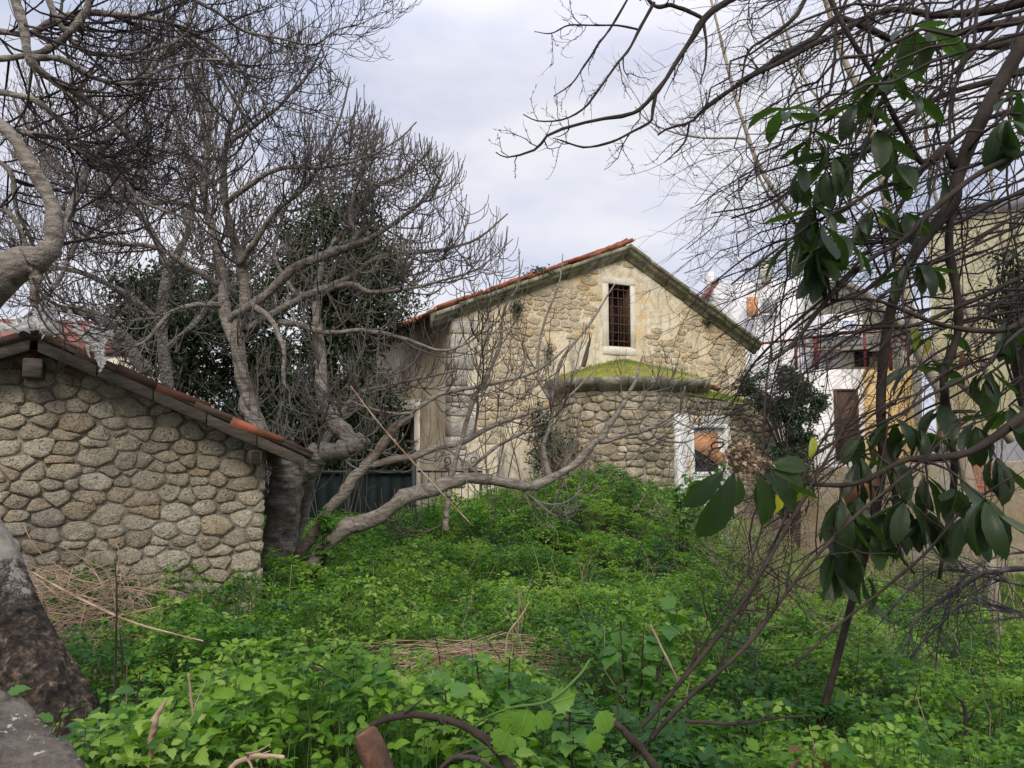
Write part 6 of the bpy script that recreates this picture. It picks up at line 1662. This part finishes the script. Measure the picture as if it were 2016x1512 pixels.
def herb_zone(name, y0, y1, dens, kind, per, size, stems=False):
    """leaf sprays: each = petiole top point with 3 leaflets (x per)"""
    W = lambda y: 0.70 * y + 0.55
    area = 0.5 * (W(y0) + W(y1)) * 2 * (y1 - y0)
    n = int(area * dens)
    y = y0 + (y1 - y0) * np.sqrt(rng.rand(n)) if y0 < 1 else y0 + (y1 - y0) * rng.rand(n) ** 0.85
    x = (rng.rand(n) * 2 - 1) * W(y)
    k = (rng.rand(n) < sparse(x, y)) & ~shed_block(x, y) & ~church_block(x, y)
    k &= ~((x < -0.86 + (1.55 - y) * 0.0) & (y < 1.66)) & ~((x < -0.55) & (y < 1.25))
    x, y = x[k], y[k]; n = len(x)
    gz = ground_z(x, y); hh = veg_height(x, y)
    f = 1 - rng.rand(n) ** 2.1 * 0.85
    z = gz + hh * f
    # the top surface carries the light leaves; sprays tilt outwards
    az = rng.rand(n) * 2 * np.pi
    tilt = rng.normal(0.25, 0.30, n)
    up = np.stack([np.cos(az) * np.sin(tilt), np.sin(az) * np.sin(tilt), np.cos(tilt)], 1)
    side_ = rng.rand(n) * 2 * np.pi
    Vs, Ts, Is, off = [], [], [], 0
    tpl = leaflet_template(kind)
    plant = fbm(x * 2.6 + 70, y * 2.6 + 31, 3)
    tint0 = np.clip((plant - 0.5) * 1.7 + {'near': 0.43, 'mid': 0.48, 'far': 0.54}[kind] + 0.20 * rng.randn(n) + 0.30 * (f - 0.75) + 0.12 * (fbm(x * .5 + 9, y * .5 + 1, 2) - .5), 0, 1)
    blue = rng.rand(n) < 0.13; tint0[blue] *= 0.3
    sz0 = size * rng.uniform(0.6, 1.35, n) * (0.55 + 0.95 * fbm(x * 1.7, y * 1.7 + 90, 2))
    for j, (da, sc) in enumerate([(0, 1.0), (1.35, 0.82), (-1.35, 0.82), (2.6, 0.7), (-2.6, 0.7)][:per]):
        a = side_ + da + rng.normal(0, 0.15, n)
        h = np.stack([np.cos(a), np.sin(a), np.zeros(n)], 1)
        h = h - (h * up).sum(1, keepdims=True) * up
        h /= np.linalg.norm(h, axis=1, keepdims=True)
        h = h + np.array([0, 0, 1]) * rng.normal(-0.05, 0.25, n)[:, None]
        p = np.stack([x, y, z], 1) + h * (sz0 * (0.30 if j == 0 else 0.12))[:, None]
        V, T, ti = place_leaflets(p, h, up + rng.randn(n, 3) * 0.22, sz0 * sc * rng.uniform(0.85, 1.1, n), tpl, np.clip(tint0 + rng.normal(0, 0.05, n), 0, 1), 0.82)
        Vs.append(V); Ts.append(T + off); Is.append(ti); off += len(V)
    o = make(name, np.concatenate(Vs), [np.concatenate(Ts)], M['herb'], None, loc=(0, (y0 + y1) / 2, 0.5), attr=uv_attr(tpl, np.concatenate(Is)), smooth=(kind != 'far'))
    if stems:
        m = rng.rand(n) < 0.28
        p1 = np.stack([x[m], y[m], z[m]], 1); p0 = p1 + np.stack([rng.normal(0, 0.05, m.sum()), rng.normal(0, 0.05, m.sum()), -(z[m] - gz[m])], 1)
        pm = (p0 + p1) / 2 + rng.normal(0, 0.012, p0.shape)
        V, Q = tubes(np.stack([p0, pm, p1], 1), np.tile([0.0022, 0.0017, 0.0011], (len(p0), 1)), 3)
        return o, (V, Q)
    return o, None
herb_tris = []
o1, st1 = herb_zone('weed_leaves', 1.35, 2.4, 2900, 'near', 3, 0.033, True)
tag(o1, 'broad toothed leaves of the weeds closest to the camera', 'weeds', kind='stuff')
o2, st2 = herb_zone('weed_leaves', 2.4, 5.8, 1550, 'mid', 3, 0.038, True)
tag(o2, 'dense carpet of green weeds before the shed', 'weeds', kind='stuff')
o3, _ = herb_zone('weed_leaves', 5.8, 14.0, 800, 'far', 4, 0.048)
tag(o3, 'bright green weeds covering the mound below the church', 'weeds', kind='stuff')
t = NT('weed_stem'); t.color((0.07, 0.13, 0.03)); M['stem'] = t.done()
V = np.concatenate([st1[0], st2[0]]); Q = np.concatenate([st1[1], st2[1] + len(st1[0])])
tag(make('weed_stems', V, [Q], M['stem'], None, smooth=True), 'thin green stalks under the weed leaves', 'weeds', kind='stuff')
# last year's dry stalks standing among the weeds
n = 700; y = 2.0 + 9.5 * rng.rand(n) ** 0.8; x = (rng.rand(n) * 2 - 1) * (0.68 * y); k = ~shed_block(x, y) & ~church_block(x, y) & ~((x < -0.6) & (y < 1.8)); x, y = x[k], y[k]; n = len(x)
z = ground_z(x, y); hh = rng.uniform(0.25, 0.62, n); ln_ = rng.randn(n, 2) * 0.16
p0 = np.stack([x, y, z], 1); p3 = p0 + np.stack([ln_[:, 0], ln_[:, 1], hh], 1); p1 = p0 + (p3 - p0) * 0.4 + rng.randn(n, 3) * 0.02; p2 = p0 + (p3 - p0) * 0.75 + rng.randn(n, 3) * 0.03
PP = np.stack([p0, p1, p2, p3], 1); RR = np.tile([0.0030, 0.0026, 0.0020, 0.0012], (n, 1)); h_ = n // 2
for nm_, sl, mt in (('brown', slice(0, h_), 'straw'), ('dark', slice(h_, n), 'dark_twig')):
    ga = grow(PP[sl], RR[sl], h_, (0.05, 0.22), rng, t0=0.4, ang=(25, 60), M_=5, up=0.2, wob=0.15, rr=0.6, rmin=0.0009, rmax=0.0016)
    V, Q = join_tubes([(PP[sl], RR[sl], 4), (*ga, 3)])
    tag(make('dry_stalks', V, [Q], M[mt], None, smooth=True), 'thin %s dry stalks of last year standing among the weeds' % nm_, 'stalks', kind='stuff')
# lawn at the far right
n = 100000
y = 6.5 + 10 * rng.rand(n); x = 2.2 + (1.05 * y + 0.4 - 2.2) * rng.rand(n)
k = ((x - 3.9) + (y - 9.5) * 0.35 > -0.7) & ~church_block(x, y) & (y < 17)
x, y = x[k], y[k]; n = len(x); z = ground_z(x, y)
a = rng.rand(n) * 2 * np.pi; h = rng.uniform(0.03, 0.11, n) * (0.7 + 0.8 * fbm(x * 2, y * 2, 2)); w = 0.006
p = np.stack([x, y, z], 1); dx = np.stack([np.cos(a), np.sin(a), 0 * a], 1)
lean = np.stack([rng.randn(n), rng.randn(n), 0 * a], 1) * 0.4 * h[:, None]
V = np.stack([p - dx * w, p + dx * w, p + lean + np.stack([0 * a, 0 * a, h], 1)], 1).reshape(-1, 3)
T = np.arange(3 * n).reshape(-1, 3)
tint = np.clip(0.5 * fbm(x * 0.8, y * 0.8 + 4, 3) + 0.25 + 0.25 * rng.randn(n) * 0.6, 0, 1)
tag(make('grass', V, [T], M['grass'], None, attr={'tint': np.repeat(tint, 3)}), 'short pale grass behind the weeds at the right', 'grass', kind='stuff')
lawn_u = np.linspace(0, 1, 60)
# grass blades on the apse and annex turf
def turf_blades(TV, NA, NR, n, parent, h0=0.06):
    i = rng.randint(0, len(TV), n); p = TV[i] + rng.randn(n, 3) * np.array([0.05, 0.05, 0.004])
    a = rng.rand(n) * 6.28; dx = np.stack([np.cos(a), np.sin(a), 0 * a], 1); h = h0 * rng.uniform(0.4, 1.5, n)
    V = np.stack([p - dx * 0.008, p + dx * 0.008, p + rng.randn(n, 3) * 0.02 + np.stack([0 * a, 0 * a, h], 1)], 1).reshape(-1, 3)
    tint = np.repeat(np.clip(0.75 + 0.2 * rng.randn(n), 0, 1), 3)
    o = make('grass', V, [np.arange(3 * n).reshape(-1, 3)], M['grass'], parent, attr={'tint': tint}); tag(o, kind='stuff')
turf_blades(TURF, 0, 0, 3500, apse_o, 0.035)
turf_blades(TURF2, 0, 0, 5000, church, 0.05)
# plaster streaks of ivy stems etc: green plants on the mound crest
def sprout(label, base, H, nleaf, size, seed, mat='sprout', spread=0.10, nst=1, drop=0.3, name='leafy_sprout', stem_mat='brown_bark', cat='plant', tpl='near', bare=0.35, wid=1.25, lean=(0, 0)):
    rng = np.random.RandomState(seed)
    root = thing(name, base, label, cat)
    lines = []; Vs, Ts, Is, off = [], [], [], 0
    for s in range(nst):
        d = rng.randn(2) * spread + np.array(lean)
        S = spline([(base[0] + rng.randn() * 0.02 * nst, base[1] + rng.randn() * 0.02 * nst, base[2] - 0.05), (base[0] + d[0] * H * 0.3, base[1] + d[1] * H * 0.3, base[2] + H * 0.45), (base[0] + d[0] * H, base[1] + d[1] * H, base[2] + H * rng.uniform(0.85, 1.0))], 10)
        lines.append(S)
        f = bare + (1 - bare) * rng.rand(nleaf) ** 0.7; x = f * 9; i = np.minimum(x.astype(int), 8); fr = (x - i)[:, None]
        p = S[i] * (1 - fr) + S[i + 1] * fr
        a = np.arange(nleaf) * 2.4 + rng.rand() * 6; el = rng.normal(0.15 - drop, 0.35, nleaf)
        h = np.stack([np.cos(a) * np.cos(el), np.sin(a) * np.cos(el), np.sin(el)], 1)
        up = np.array([0, 0, 1]) + rng.randn(nleaf, 3) * 0.25
        sz = size * rng.uniform(0.6, 1.2, nleaf)
        V, T, ti = place_leaflets(p + h * (sz * 0.25)[:, None], h, up, sz, leaflet_template(tpl), np.clip(0.5 + 0.25 * rng.randn(nleaf), 0, 1), wid)
        Vs.append(V); Ts.append(T + off); Is.append(ti); off += len(V)
    lines = np.array(lines)
    V, Q = tubes(lines, np.tile(np.linspace(1, 0.4, 10) * 0.0045 * (H / 0.5) ** 0.5, (nst, 1)), 6)
    make('stem', V, [Q], M[stem_mat], root, smooth=True)
    make('leaves', np.concatenate(Vs), [np.concatenate(Ts)], M[mat], root, attr=uv_attr(leaflet_template(tpl), np.concatenate(Is)), smooth=True)
    return root
def gbase(px, py, Y):
    p = P(px, py, Y); return (p.x, p.y, float(ground_z(p.x, p.y)))
SP = [
 ('broad leaved sprout standing tallest in the bottom middle, left of its pair', 910, 1300, 2.1, 20, 0.062, 2),
 ('broad leaved sprout in the bottom middle with its leaves fanned wide', 990, 1290, 2.15, 22, 0.060, 2),
 ('broad leaved sprout right of the bottom middle pair, leaning over', 1120, 1330, 2.05, 20, 0.058, 2),
 ('dark stemmed sprout with drooping blue green leaves, right of the dead sticks', 1240, 1190, 2.9, 24, 0.075, 4),
 ('leafy sprout near the knobbly shoots at lower right', 1500, 1360, 2.6, 16, 0.06, 2),
 ('bright green sprout standing before the white annex door', 1383, 905, 9.2, 30, 0.085, 3),
 ('bright green bushy sprout before the pilaster, left of the door', 1340, 940, 8.8, 36, 0.085, 4),
 ('toothed leaf plant growing in front of the torn trunk', 240, 1335, 2.05, 26, 0.055, 4),
 ('small sprout against the shed wall foot', 345, 1170, 4.8, 18, 0.075, 2),
 ('pale green plant in the gap before the iron gate', 640, 990, 7.0, 22, 0.075, 3),
 ('low spreading sprout above the parapet corner', 70, 1350, 1.9, 20, 0.07, 4),
]
for i, (lab, px, py, Y, nl, sz, ns_) in enumerate(SP):
    b = gbase(px, py, Y); H = P(px, py, Y).z - b[2]
    sprout(lab, b, max(0.25, H), nl, sz, 400 + i, nst=ns_, spread=0.12 if Y < 5 else 0.10, bare=0.3 if Y < 5 else 0.45)
# crushed pale leaves hanging from a bent stem, bottom middle
rl = random.Random(8)
bs_ = thing('drooping_sprig', P(960, 1420, 1.75), 'bent green stem with limp pale crumpled leaves, bottom middle', 'plant')
S = spline([tuple(P(a, b, y)) for a, b, y in ((885, 1490, 1.8), (930, 1430, 1.78), (1000, 1395, 1.72), (1080, 1380, 1.70), (1140, 1330, 1.75), (1160, 1300, 1.78))], 20)
V, Q = tubes(S[None], np.full((1, 20), 0.003), 6); make('stem', V, [Q], M['stem'], bs_, smooth=True)
tplN = leaflet_template('near')
t_ = M['sprout']
for (px, py, dx, dy, sz) in ((1040, 1395, -0.35, -1, 0.07), (1015, 1400, -0.2, -0.4, 0.06), (1085, 1385, 0.4, 0.1, 0.06), (1000, 1440, -0.35, -0.9, 0.06), (1060, 1400, 0.3, -0.5, 0.05), (1180, 1400, 0.4, -0.9, 0.055), (1165, 1440, 0.2, -0.9, 0.05)):
    V, T, ti = place_leaflets(np.array([P(px, py, 1.72)]), np.array([[dx, 0.1, dy]], float), np.array([[0.1, -1, 0.3]]), np.array([sz]), tplN, np.array([1.0]), 1.1)
    make('leaf', V, [T], M['sprout'], bs_, attr=uv_attr(tplN, ti), smooth=True)

# ------------------------------------------------------------------ loquat leaves
def big_leaf(name, L, W, curl, mat, seed):
    r = np.random.RandomState(seed); V = []; n = 11
    for i in range(n):
        f = i / (n - 1)
        w = W * 0.5 * (math.sin(math.pi * min(1, f * 0.92 + 0.04)) ** 0.8) * (0.55 + 0.75 * f) * (1.05 if i % 2 else 0.97)
        if i in (0, n - 1): w = 0.002
        x = L * (math.sin(curl * f) / curl if curl else f); z = -L * (1 - math.cos(curl * f)) / curl if curl else 0
        for j, g in enumerate((-1, -0.5, 0, 0.5, 1)):
            V.append((x, g * w, z + abs(g) * w * 0.45 + 0.004 * r.randn() * (g != 0) + (0.003 if i % 2 else -0.003) * (abs(g) == 0.5)))
    ids = np.arange(n * 5).reshape(n, 5)
    Q = np.stack([ids[:-1, :-1], ids[1:, :-1], ids[1:, 1:], ids[:-1, 1:]], -1).reshape(-1, 4)
    return new_mesh(name, V, [Q], mat, smooth=True)
BL = [big_leaf('leaf', 1.0, w_, c, M['loquat'], i) for i, (c, w_) in enumerate(((0.4, .34), (0.9, .38), (1.5, .30), (0.7, .42), (1.1, .28), (-0.4, .34)))]
YL = [big_leaf('leaf_yellow', 1.0, 0.36, 0.6, M['loquat_yellow'], 9)]
DL = [big_leaf('leaf_dead', 1.0, 0.42, 1.2, M['dead_leaf'], 10)]
rl = random.Random(17)
def leaf_at(mesh, pos, d, nrm, size, parent, name='leaf'):
    d = Vector(d).normalized(); n0 = Vector(nrm); s = n0.cross(d).normalized(); z = d.cross(s)
    o = bpy.data.objects.new(name, mesh); link(o, parent, pos)
    o.rotation_euler = Matrix((d, s, z)).transposed().to_euler(); o.scale = (size,) * 3
    return o
# px, py, Y, leaf count, size (m), droop
CL = [(1498, 925, 2.1, 2, .13, .9), (1548, 215, 2.9, 5, .15, .2), (1600, 262, 3.0, 7, .14, .6), (1625, 330, 3.0, 6, .15, .9), (1690, 205, 3.0, 6, .15, .5),
      (1745, 150, 3.0, 7, .16, .3), (1800, 55, 3.0, 6, .18, .6), (1840, 60, 3.1, 5, .16, .9), (1770, 180, 3.0, 4, .17, .7), (1600, 400, 3.0, 7, .18, 1.0), (1575, 460, 3.0, 6, .16, 1.0),
      (1655, 470, 3.0, 6, .17, .7), (1720, 410, 3.1, 5, .15, .7), (1805, 515, 3.2, 9, .15, .5), (1850, 335, 3.2, 3, .12, .7), (1980, 240, 3.0, 7, .17, 1.0), (2005, 180, 3.2, 4, .16, .6),
      (1850, 650, 3.4, 5, .14, .4), (1985, 640, 3.2, 6, .16, .7), (1950, 720, 3.2, 6, .17, .9), (1925, 730, 3.2, 4, .15, .4), (1820, 720, 3.4, 6, .17, .3), (1700, 860, 3.2, 7, .16, .8),
      (1760, 830, 3.2, 7, .16, .6), (1810, 850, 3.2, 5, .15, .5), (1850, 800, 3.3, 6, .15, .5), (1690, 980, 3.0, 8, .17, .9), (1650, 1060, 3.0, 8, .18, 1.1), (1720, 1040, 3.0, 5, .16, 1.0),
      (1780, 985, 2.9, 7, .18, 1.0), (1830, 1000, 2.9, 6, .17, 1.1), (1940, 985, 2.5, 9, .17, .8), (1880, 960, 2.8, 6, .15, .6), (1700, 1130, 3.1, 3, .15, 1.1), (1985, 800, 3.0, 6, .16, .7), (1560, 935, 2.9, 3, .13, .2), (1920, 830, 3.1, 5, .15, .8),
      (1640, 300, 3.0, 6, .17, .8), (1615, 440, 2.9, 7, .19, 1.2), (1600, 500, 3.0, 6, .18, 1.2), (1760, 330, 3.1, 5, .15, .6), (1780, 420, 3.1, 5, .15, .5), (1690, 900, 3.1, 6, .17, .9), (1740, 1000, 3.1, 6, .17, 1.1), (1820, 930, 3.1, 6, .16, 1.0), (1900, 1010, 2.9, 5, .16, 1.0), (1960, 900, 2.9, 6, .17, .9), (1655, 985, 2.9, 6, .18, 1.1), (1765, 900, 3.0, 6, .17, .9), (1725, 250, 3.0, 6, .16, .8), (1575, 330, 3.0, 5, .16, 1.0)]
nleaf = 0
for (px, py, Y, n, size, droop) in CL:
    c = P(px, py, Y); a0_ = rl.random() * 6.28
    # short shoot that carries the whorl, grown back to the nearest loquat limb
    cand = np.concatenate([PG[:5].reshape(-1, 3), trunkG[:, :3]])
    q = cand[np.argmin(((cand - np.array(c)) ** 2).sum(1))]
    S = spline([tuple(q), tuple((np.array(c) + q) / 2 + np.array([0, 0, 0.03])), tuple(c)], 8)
    V, Q = tubes(S[None], np.linspace(0.006, 0.0035, 8)[None], 6); make('shoot', V, [Q], M['brown_bark'], loq, smooth=True)
    for i in range(n):
        a = a0_ + i * 2.4 + rl.uniform(-.3, .3); el = -droop * rl.uniform(0.5, 1.35)
        d = Vector((math.cos(a) * math.cos(el), math.sin(a) * math.cos(el) * 0.8, math.sin(el)))
        o = leaf_at(rl.choice(BL), c + d * 0.01 + Vector((0, 0, rl.uniform(-.02, .02))), d, (rl.uniform(-.3, .3), rl.uniform(-.3, .3), 1), size * rl.uniform(0.85, 1.35), loq); nleaf += 1
# specific big leaves of the near cluster
for (px, py, Y, dx, dz, s) in ((1445, 930, 1.95, -0.42, -1, .205), (1425, 925, 2.0, -0.75, -.75, .15), (1452, 935, 2.0, 0.1, -1, .09), (1488, 930, 2.05, 0.35, -1, .16), (1503, 932, 2.05, 0.75, -0.62, .15), (1510, 918, 2.1, 1, 0.1, .13), (1520, 925, 2.1, 0.75, -.25, .11)):
    leaf_at(BL[1], P(px, py, Y), (dx, -0.15, dz), (0.25, -1, 0.25), s, loq)
for (px, py, Y, dx, dz, s) in ((1575, 945, 2.9, -0.1, -1, .09), (1588, 950, 2.9, 0.2, -.9, .07), (1592, 905, 2.6, 0.35, 1, .085), (1545, 955, 2.6, -.4, -1, .11), (1800, 690, 3.4, 0.1, 1, .12), (1815, 700, 3.4, 0.5, .8, .09), (1720, 430, 3.2, .5, -.3, .09)):
    leaf_at(YL[0], P(px, py, Y), (dx, -0.1, dz), (0.1, -1, 0.2), s, loq, 'leaf')['label'] = 'yellowing leaf'
for (px, py, Y, dx, dz, s) in ((1690, 950, 3.0, -.3, -1, .11), (1700, 950, 3.0, .4, -.5, .10), (1710, 955, 3.0, 0.8, 0.3, .08), (1890, 690, 3.2, .2, -1, .10)):
    leaf_at(DL[0], P(px, py, Y), (dx, -0.1, dz), (0.2, -1, 0.2), s, loq, 'leaf')['label'] = 'dead tan leaf'
# dried flower panicle above the near cluster
rng = np.random.RandomState(12)
fp = thing('dried_flower_head', P(1465, 905, 2.1), 'dry brown fluffy flower head above the nearest loquat leaves', 'flower head')
base = np.array([spline([tuple(P(1495, 925, 2.08)), tuple(P(1470, 905, 2.08)), tuple(P(1462, 885, 2.08))], 10)])
br = np.full((1, 10), 0.003)
g1 = grow(base, br, 34, (0.03, 0.065), rng, t0=0.0, ang=(20, 95), M_=6, up=0.2, wob=0.3, rr=0.5, rmin=0.0009, rmax=0.0014)
g2 = grow(*g1, 520, (0.01, 0.035), rng, ang=(20, 90), M_=4, up=0.1, wob=0.4, rr=0.8, rmin=0.0006, rmax=0.0010)
V, Q = join_tubes([(base, br, 5), (*g1, 4), (*g2, 3)]); make('panicle', V, [Q], M['straw'], fp, smooth=True)
V, T, ti = leaf_cloud(g1[0][:, -1], 0.012, 420, 0.014, rng, 0.9)
make('withered_florets', V, [T], M['straw'], fp)
# bent wire before the door
wr = [(1446, 1020), (1418, 960), (1398, 930), (1395, 900), (1402, 885), (1420, 880), (1424, 872), (1408, 871), (1401, 876), (1402, 884)]
S = spline([tuple(P(a, b, 2.3)) for a, b in wr], 60)
V, Q = tubes(S[None], np.full((1, 60), 0.0028), 6)
o = make('curled_vine', V, [Q], M['dark_twig'], None, smooth=True); tag(o, 'dark vine tendril curled into a loop in front of the annex door', 'vine')

# ------------------------------------------------------------------ dead sticks
def heap(label, centre, rx, ry, n, L, seed, hz, mat, az=0.0, name='twig_heap', spread=0.6, r=(0.0015, 0.004), tilt=0.12):
    rng = np.random.RandomState(seed); PP, RR = [], []
    for i in range(n):
        x = centre[0] + rng.randn() * rx * 0.5; y = centre[1] + rng.randn() * ry * 0.5
        z = float(ground_z(x, y)) + hz * rng.rand() * max(0.2, 1 - ((x - centre[0]) / rx) ** 2 * 0.6)
        a = az + rng.randn() * spread; l = rng.uniform(*L); e = rng.randn() * tilt
        d = np.array([math.cos(a), math.sin(a), e]); p0 = np.array([x, y, z]) - d * l / 2
        b = rng.randn(3) * 0.08 * l; S = spline([tuple(p0), tuple(p0 + d * l * 0.5 + b), tuple(p0 + d * l)], 7)
        PP.append(S); RR.append(np.linspace(1, 0.5, 7) * rng.uniform(*r))
    V, Q = tubes(np.array(PP), np.array(RR), 4)
    o = make(name, V, [Q], mat, None, smooth=True); return tag(o, label, 'twig heap', kind='stuff')
c = P(900, 1240, 4.35); heap('mat of dead grey brown sticks in the gap of the weeds', (c.x, c.y), 0.60, 0.30, 330, (0.25, 0.9), 1, 0.30, M['straw'], 0.05, spread=0.35)
c = P(1150, 1235, 4.5); heap('thin scatter of dead sticks right of the mat', (c.x, c.y), 0.5, 0.25, 90, (0.2, 0.6), 11, 0.28, M['straw'], 0.0, spread=0.4)
c = P(120, 1190, 4.5); heap('tangled heap of reddish dry canes between the torn trunk and the shed wall', (c.x, c.y), 0.50, 0.75, 520, (0.3, 1.0), 2, 0.80, M['straw'], -0.5, spread=0.9, tilt=0.35, r=(0.0015, 0.0035))
c = P(1640, 1150, 5.2); heap('dry sticks under the loquat', (c.x, c.y), 0.5, 0.6, 120, (0.2, 0.7), 3, 0.5, M['straw'], 0.6, spread=0.9, tilt=0.4, r=(0.001, 0.0028))
# brown earth patch under the stick mat is the soil itself; a stone lies in it
def loose_stick(label, pts, r, mat, name='dead_branch', seed=0, twigs=6, k=8, L2=(0.03, 0.12)):
    S = limb_pts([(a, b, y, rr) for (a, b, y), rr in zip(pts, r)], 24, 0.25, seed)
    root = thing(name, S[0, :3], label, 'branch')
    limb_obj('stem', S, mat, root, k, 0.05, seed)
    if twigs:
        rng = np.random.RandomState(seed)
        g = grow(S[None, :, :3], S[None, :, 3], twigs, L2, rng, ang=(30, 70), M_=6, up=0.1, wob=0.2, rr=0.6, rmin=0.001, rmax=0.004)
        V, Q = join_tubes([(*g, 5)]); tag(make('side_twigs', V, [Q], mat, root, smooth=True), kind='stuff')
    return root
loose_stick('thick arching dead branch across the bottom, left of centre', [(690, 1450, 1.75), (760, 1415, 1.75), (830, 1408, 1.75), (900, 1425, 1.75), (960, 1460, 1.75), (1010, 1520, 1.75)], [9, 8, 8, 9, 10, 11], M['brown_bark'], seed=1)
loose_stick('knobbly dark stick arching over leaves at the lower left', [(565, 1325, 2.1), (600, 1310, 2.1), (650, 1325, 2.1), (700, 1345, 2.1), (750, 1385, 2.1)], [3, 4, 4, 5, 5], M['brown_bark'], seed=2)
loose_stick('pale broken cane standing upright by the parapet', [(292, 1520, 1.6), (300, 1450, 1.6), (310, 1410, 1.6), (328, 1376, 1.6)], [10, 9, 8, 2], M['straw'], 'broken_cane', 3, 0)
loose_stick('thin upright brown stalk right of the broken cane', [(378, 1520, 1.9), (384, 1450, 1.9), (378, 1390, 1.9), (370, 1325, 1.9)], [3.5, 3, 3, 2], M['straw'], 'dry_stalk', 4, 1)
loose_stick('long pale fallen cane lying across the weeds from the twig heap', [(60, 1125, 4.3), (160, 1180, 3.9), (260, 1225, 3.6), (400, 1262, 3.4)], [2.2, 2.6, 2.6, 1.5], M['straw'], 'fallen_cane', 5, 2)
loose_stick('thin dark upright stalk before the shed wall, the taller', [(225, 1400, 2.6), (228, 1280, 2.6), (230, 1180, 2.6), (226, 1100, 2.6)], [2.4, 2.2, 2, 1.2], M['dark_twig'], 'dry_stalk', 6, 2)
loose_stick('thin dark upright stalk before the shed wall, the shorter', [(240, 1400, 2.5), (241, 1310, 2.5), (236, 1240, 2.5)], [2.2, 2, 1.4], M['dark_twig'], 'dry_stalk', 7, 0)
loose_stick('forked pale driftwood like stick at the bottom left', [(440, 1530, 1.5), (470, 1500, 1.5), (510, 1488, 1.5), (560, 1492, 1.5)], [5, 6, 6, 4], M['straw'], 'forked_stick', 8, 4)
loose_stick('gnarled dark twig at the bottom edge right of the cut stub', [(860, 1520, 1.5), (900, 1490, 1.5), (950, 1500, 1.5), (1000, 1530, 1.5)], [4, 5, 5, 4], M['dark_twig'], 'dead_twig', 9, 4)
loose_stick('dead branch lying low at the bottom right under the shoots', [(1350, 1420, 2.0), (1450, 1425, 2.0), (1520, 1415, 2.05), (1600, 1408, 2.1)], [4, 4, 3, 2], M['brown_bark'], 'dead_branch', 10, 4)
loose_stick('bare forked stalk rising at the lower right corner', [(1905, 1530, 2.6), (1903, 1450, 2.6), (1898, 1390, 2.6), (1880, 1370, 2.6)], [5, 5, 4, 2], M['brown_bark'], 'dry_stalk', 11, 4)
loose_stick('pale bent twig sticking out of the weeds above the sprouts', [(995, 1300, 3.4), (1000, 1250, 3.4), (1025, 1215, 3.4), (1042, 1185, 3.4)], [2, 2, 2, 1.4], M['straw'], 'bent_twig', 12, 0)
loose_stick('curved pale cane running through the shoots at lower right', [(1280, 1230, 2.6), (1310, 1290, 2.6), (1340, 1350, 2.6)], [2.5, 2.5, 2], M['straw'], 'dry_cane', 13, 0)
# cut stub
S = limb_pts([(760, 1560, 1.45, 30), (745, 1510, 1.45, 30), (728, 1465, 1.45, 27), (718, 1440, 1.45, 24)], 16)
t = NT('cut_stub'); f = t.noise(20, 6, 0.7); t.color(t.ramp(f, [(0.4, (0.05, 0.03, 0.022)), (0.6, (0.11, 0.055, 0.035)), (0.78, (0.30, 0.16, 0.08))])); t.bump(f, 0.8, 0.01); M['stub'] = t.done()
root = thing('cut_stub', S[0, :3], 'reddish brown cut branch stub at the bottom edge', 'stub')
limb_obj('stub', S, M['stub'], root, 14, 0.10, 2)
# curled dead brown leaves, bottom right
dlr = thing('dead_leaf_cluster', P(1590, 1490, 1.6), 'curled reddish dead leaves at the bottom edge, right', 'leaf cluster')
M['russet'] = loquat('russet_leaf', (0.07, 0.025, 0.018), (0.16, 0.06, 0.035), (0.2, 0.06, 0.03))
RLm = big_leaf('leaf_russet', 1.0, 0.42, 1.5, M['russet'], 33)
for (px, py, dx, dz, s) in ((1590, 1490, -.9, -.2, .055), (1595, 1488, .8, -.25, .07), (1590, 1480, -.5, .6, .05), (1600, 1495, .1, -1, .06), (1585, 1500, -.6, -.8, .05), (1605, 1480, .5, .5, .045)):
    leaf_at(RLm, P(px + rl.uniform(-14, 14), py + rl.uniform(-8, 8), 1.6), (dx, rl.uniform(-.8, .5), dz), (rl.uniform(-1, 1), rl.uniform(-1, .2), rl.uniform(0, 1)), s * rl.uniform(.7, 1.3), dlr, 'leaf')
# orange broken wire mesh strip: thin pale cane crossing by the church corner
loose_stick('long thin straw coloured cane slanting past the iron railing', [(690, 760, 6.6), (760, 850, 6.6), (860, 960, 6.6), (930, 1035, 6.6)], [1.6, 1.8, 1.6, 1.2], M['straw'], 'dry_cane', 14, 0)
print('LEAVES', nleaf, 'TRIS', sum(len(o.data.polygons) for o in COL.objects if o.type == 'MESH'), 'OBJ', len(COL.objects))
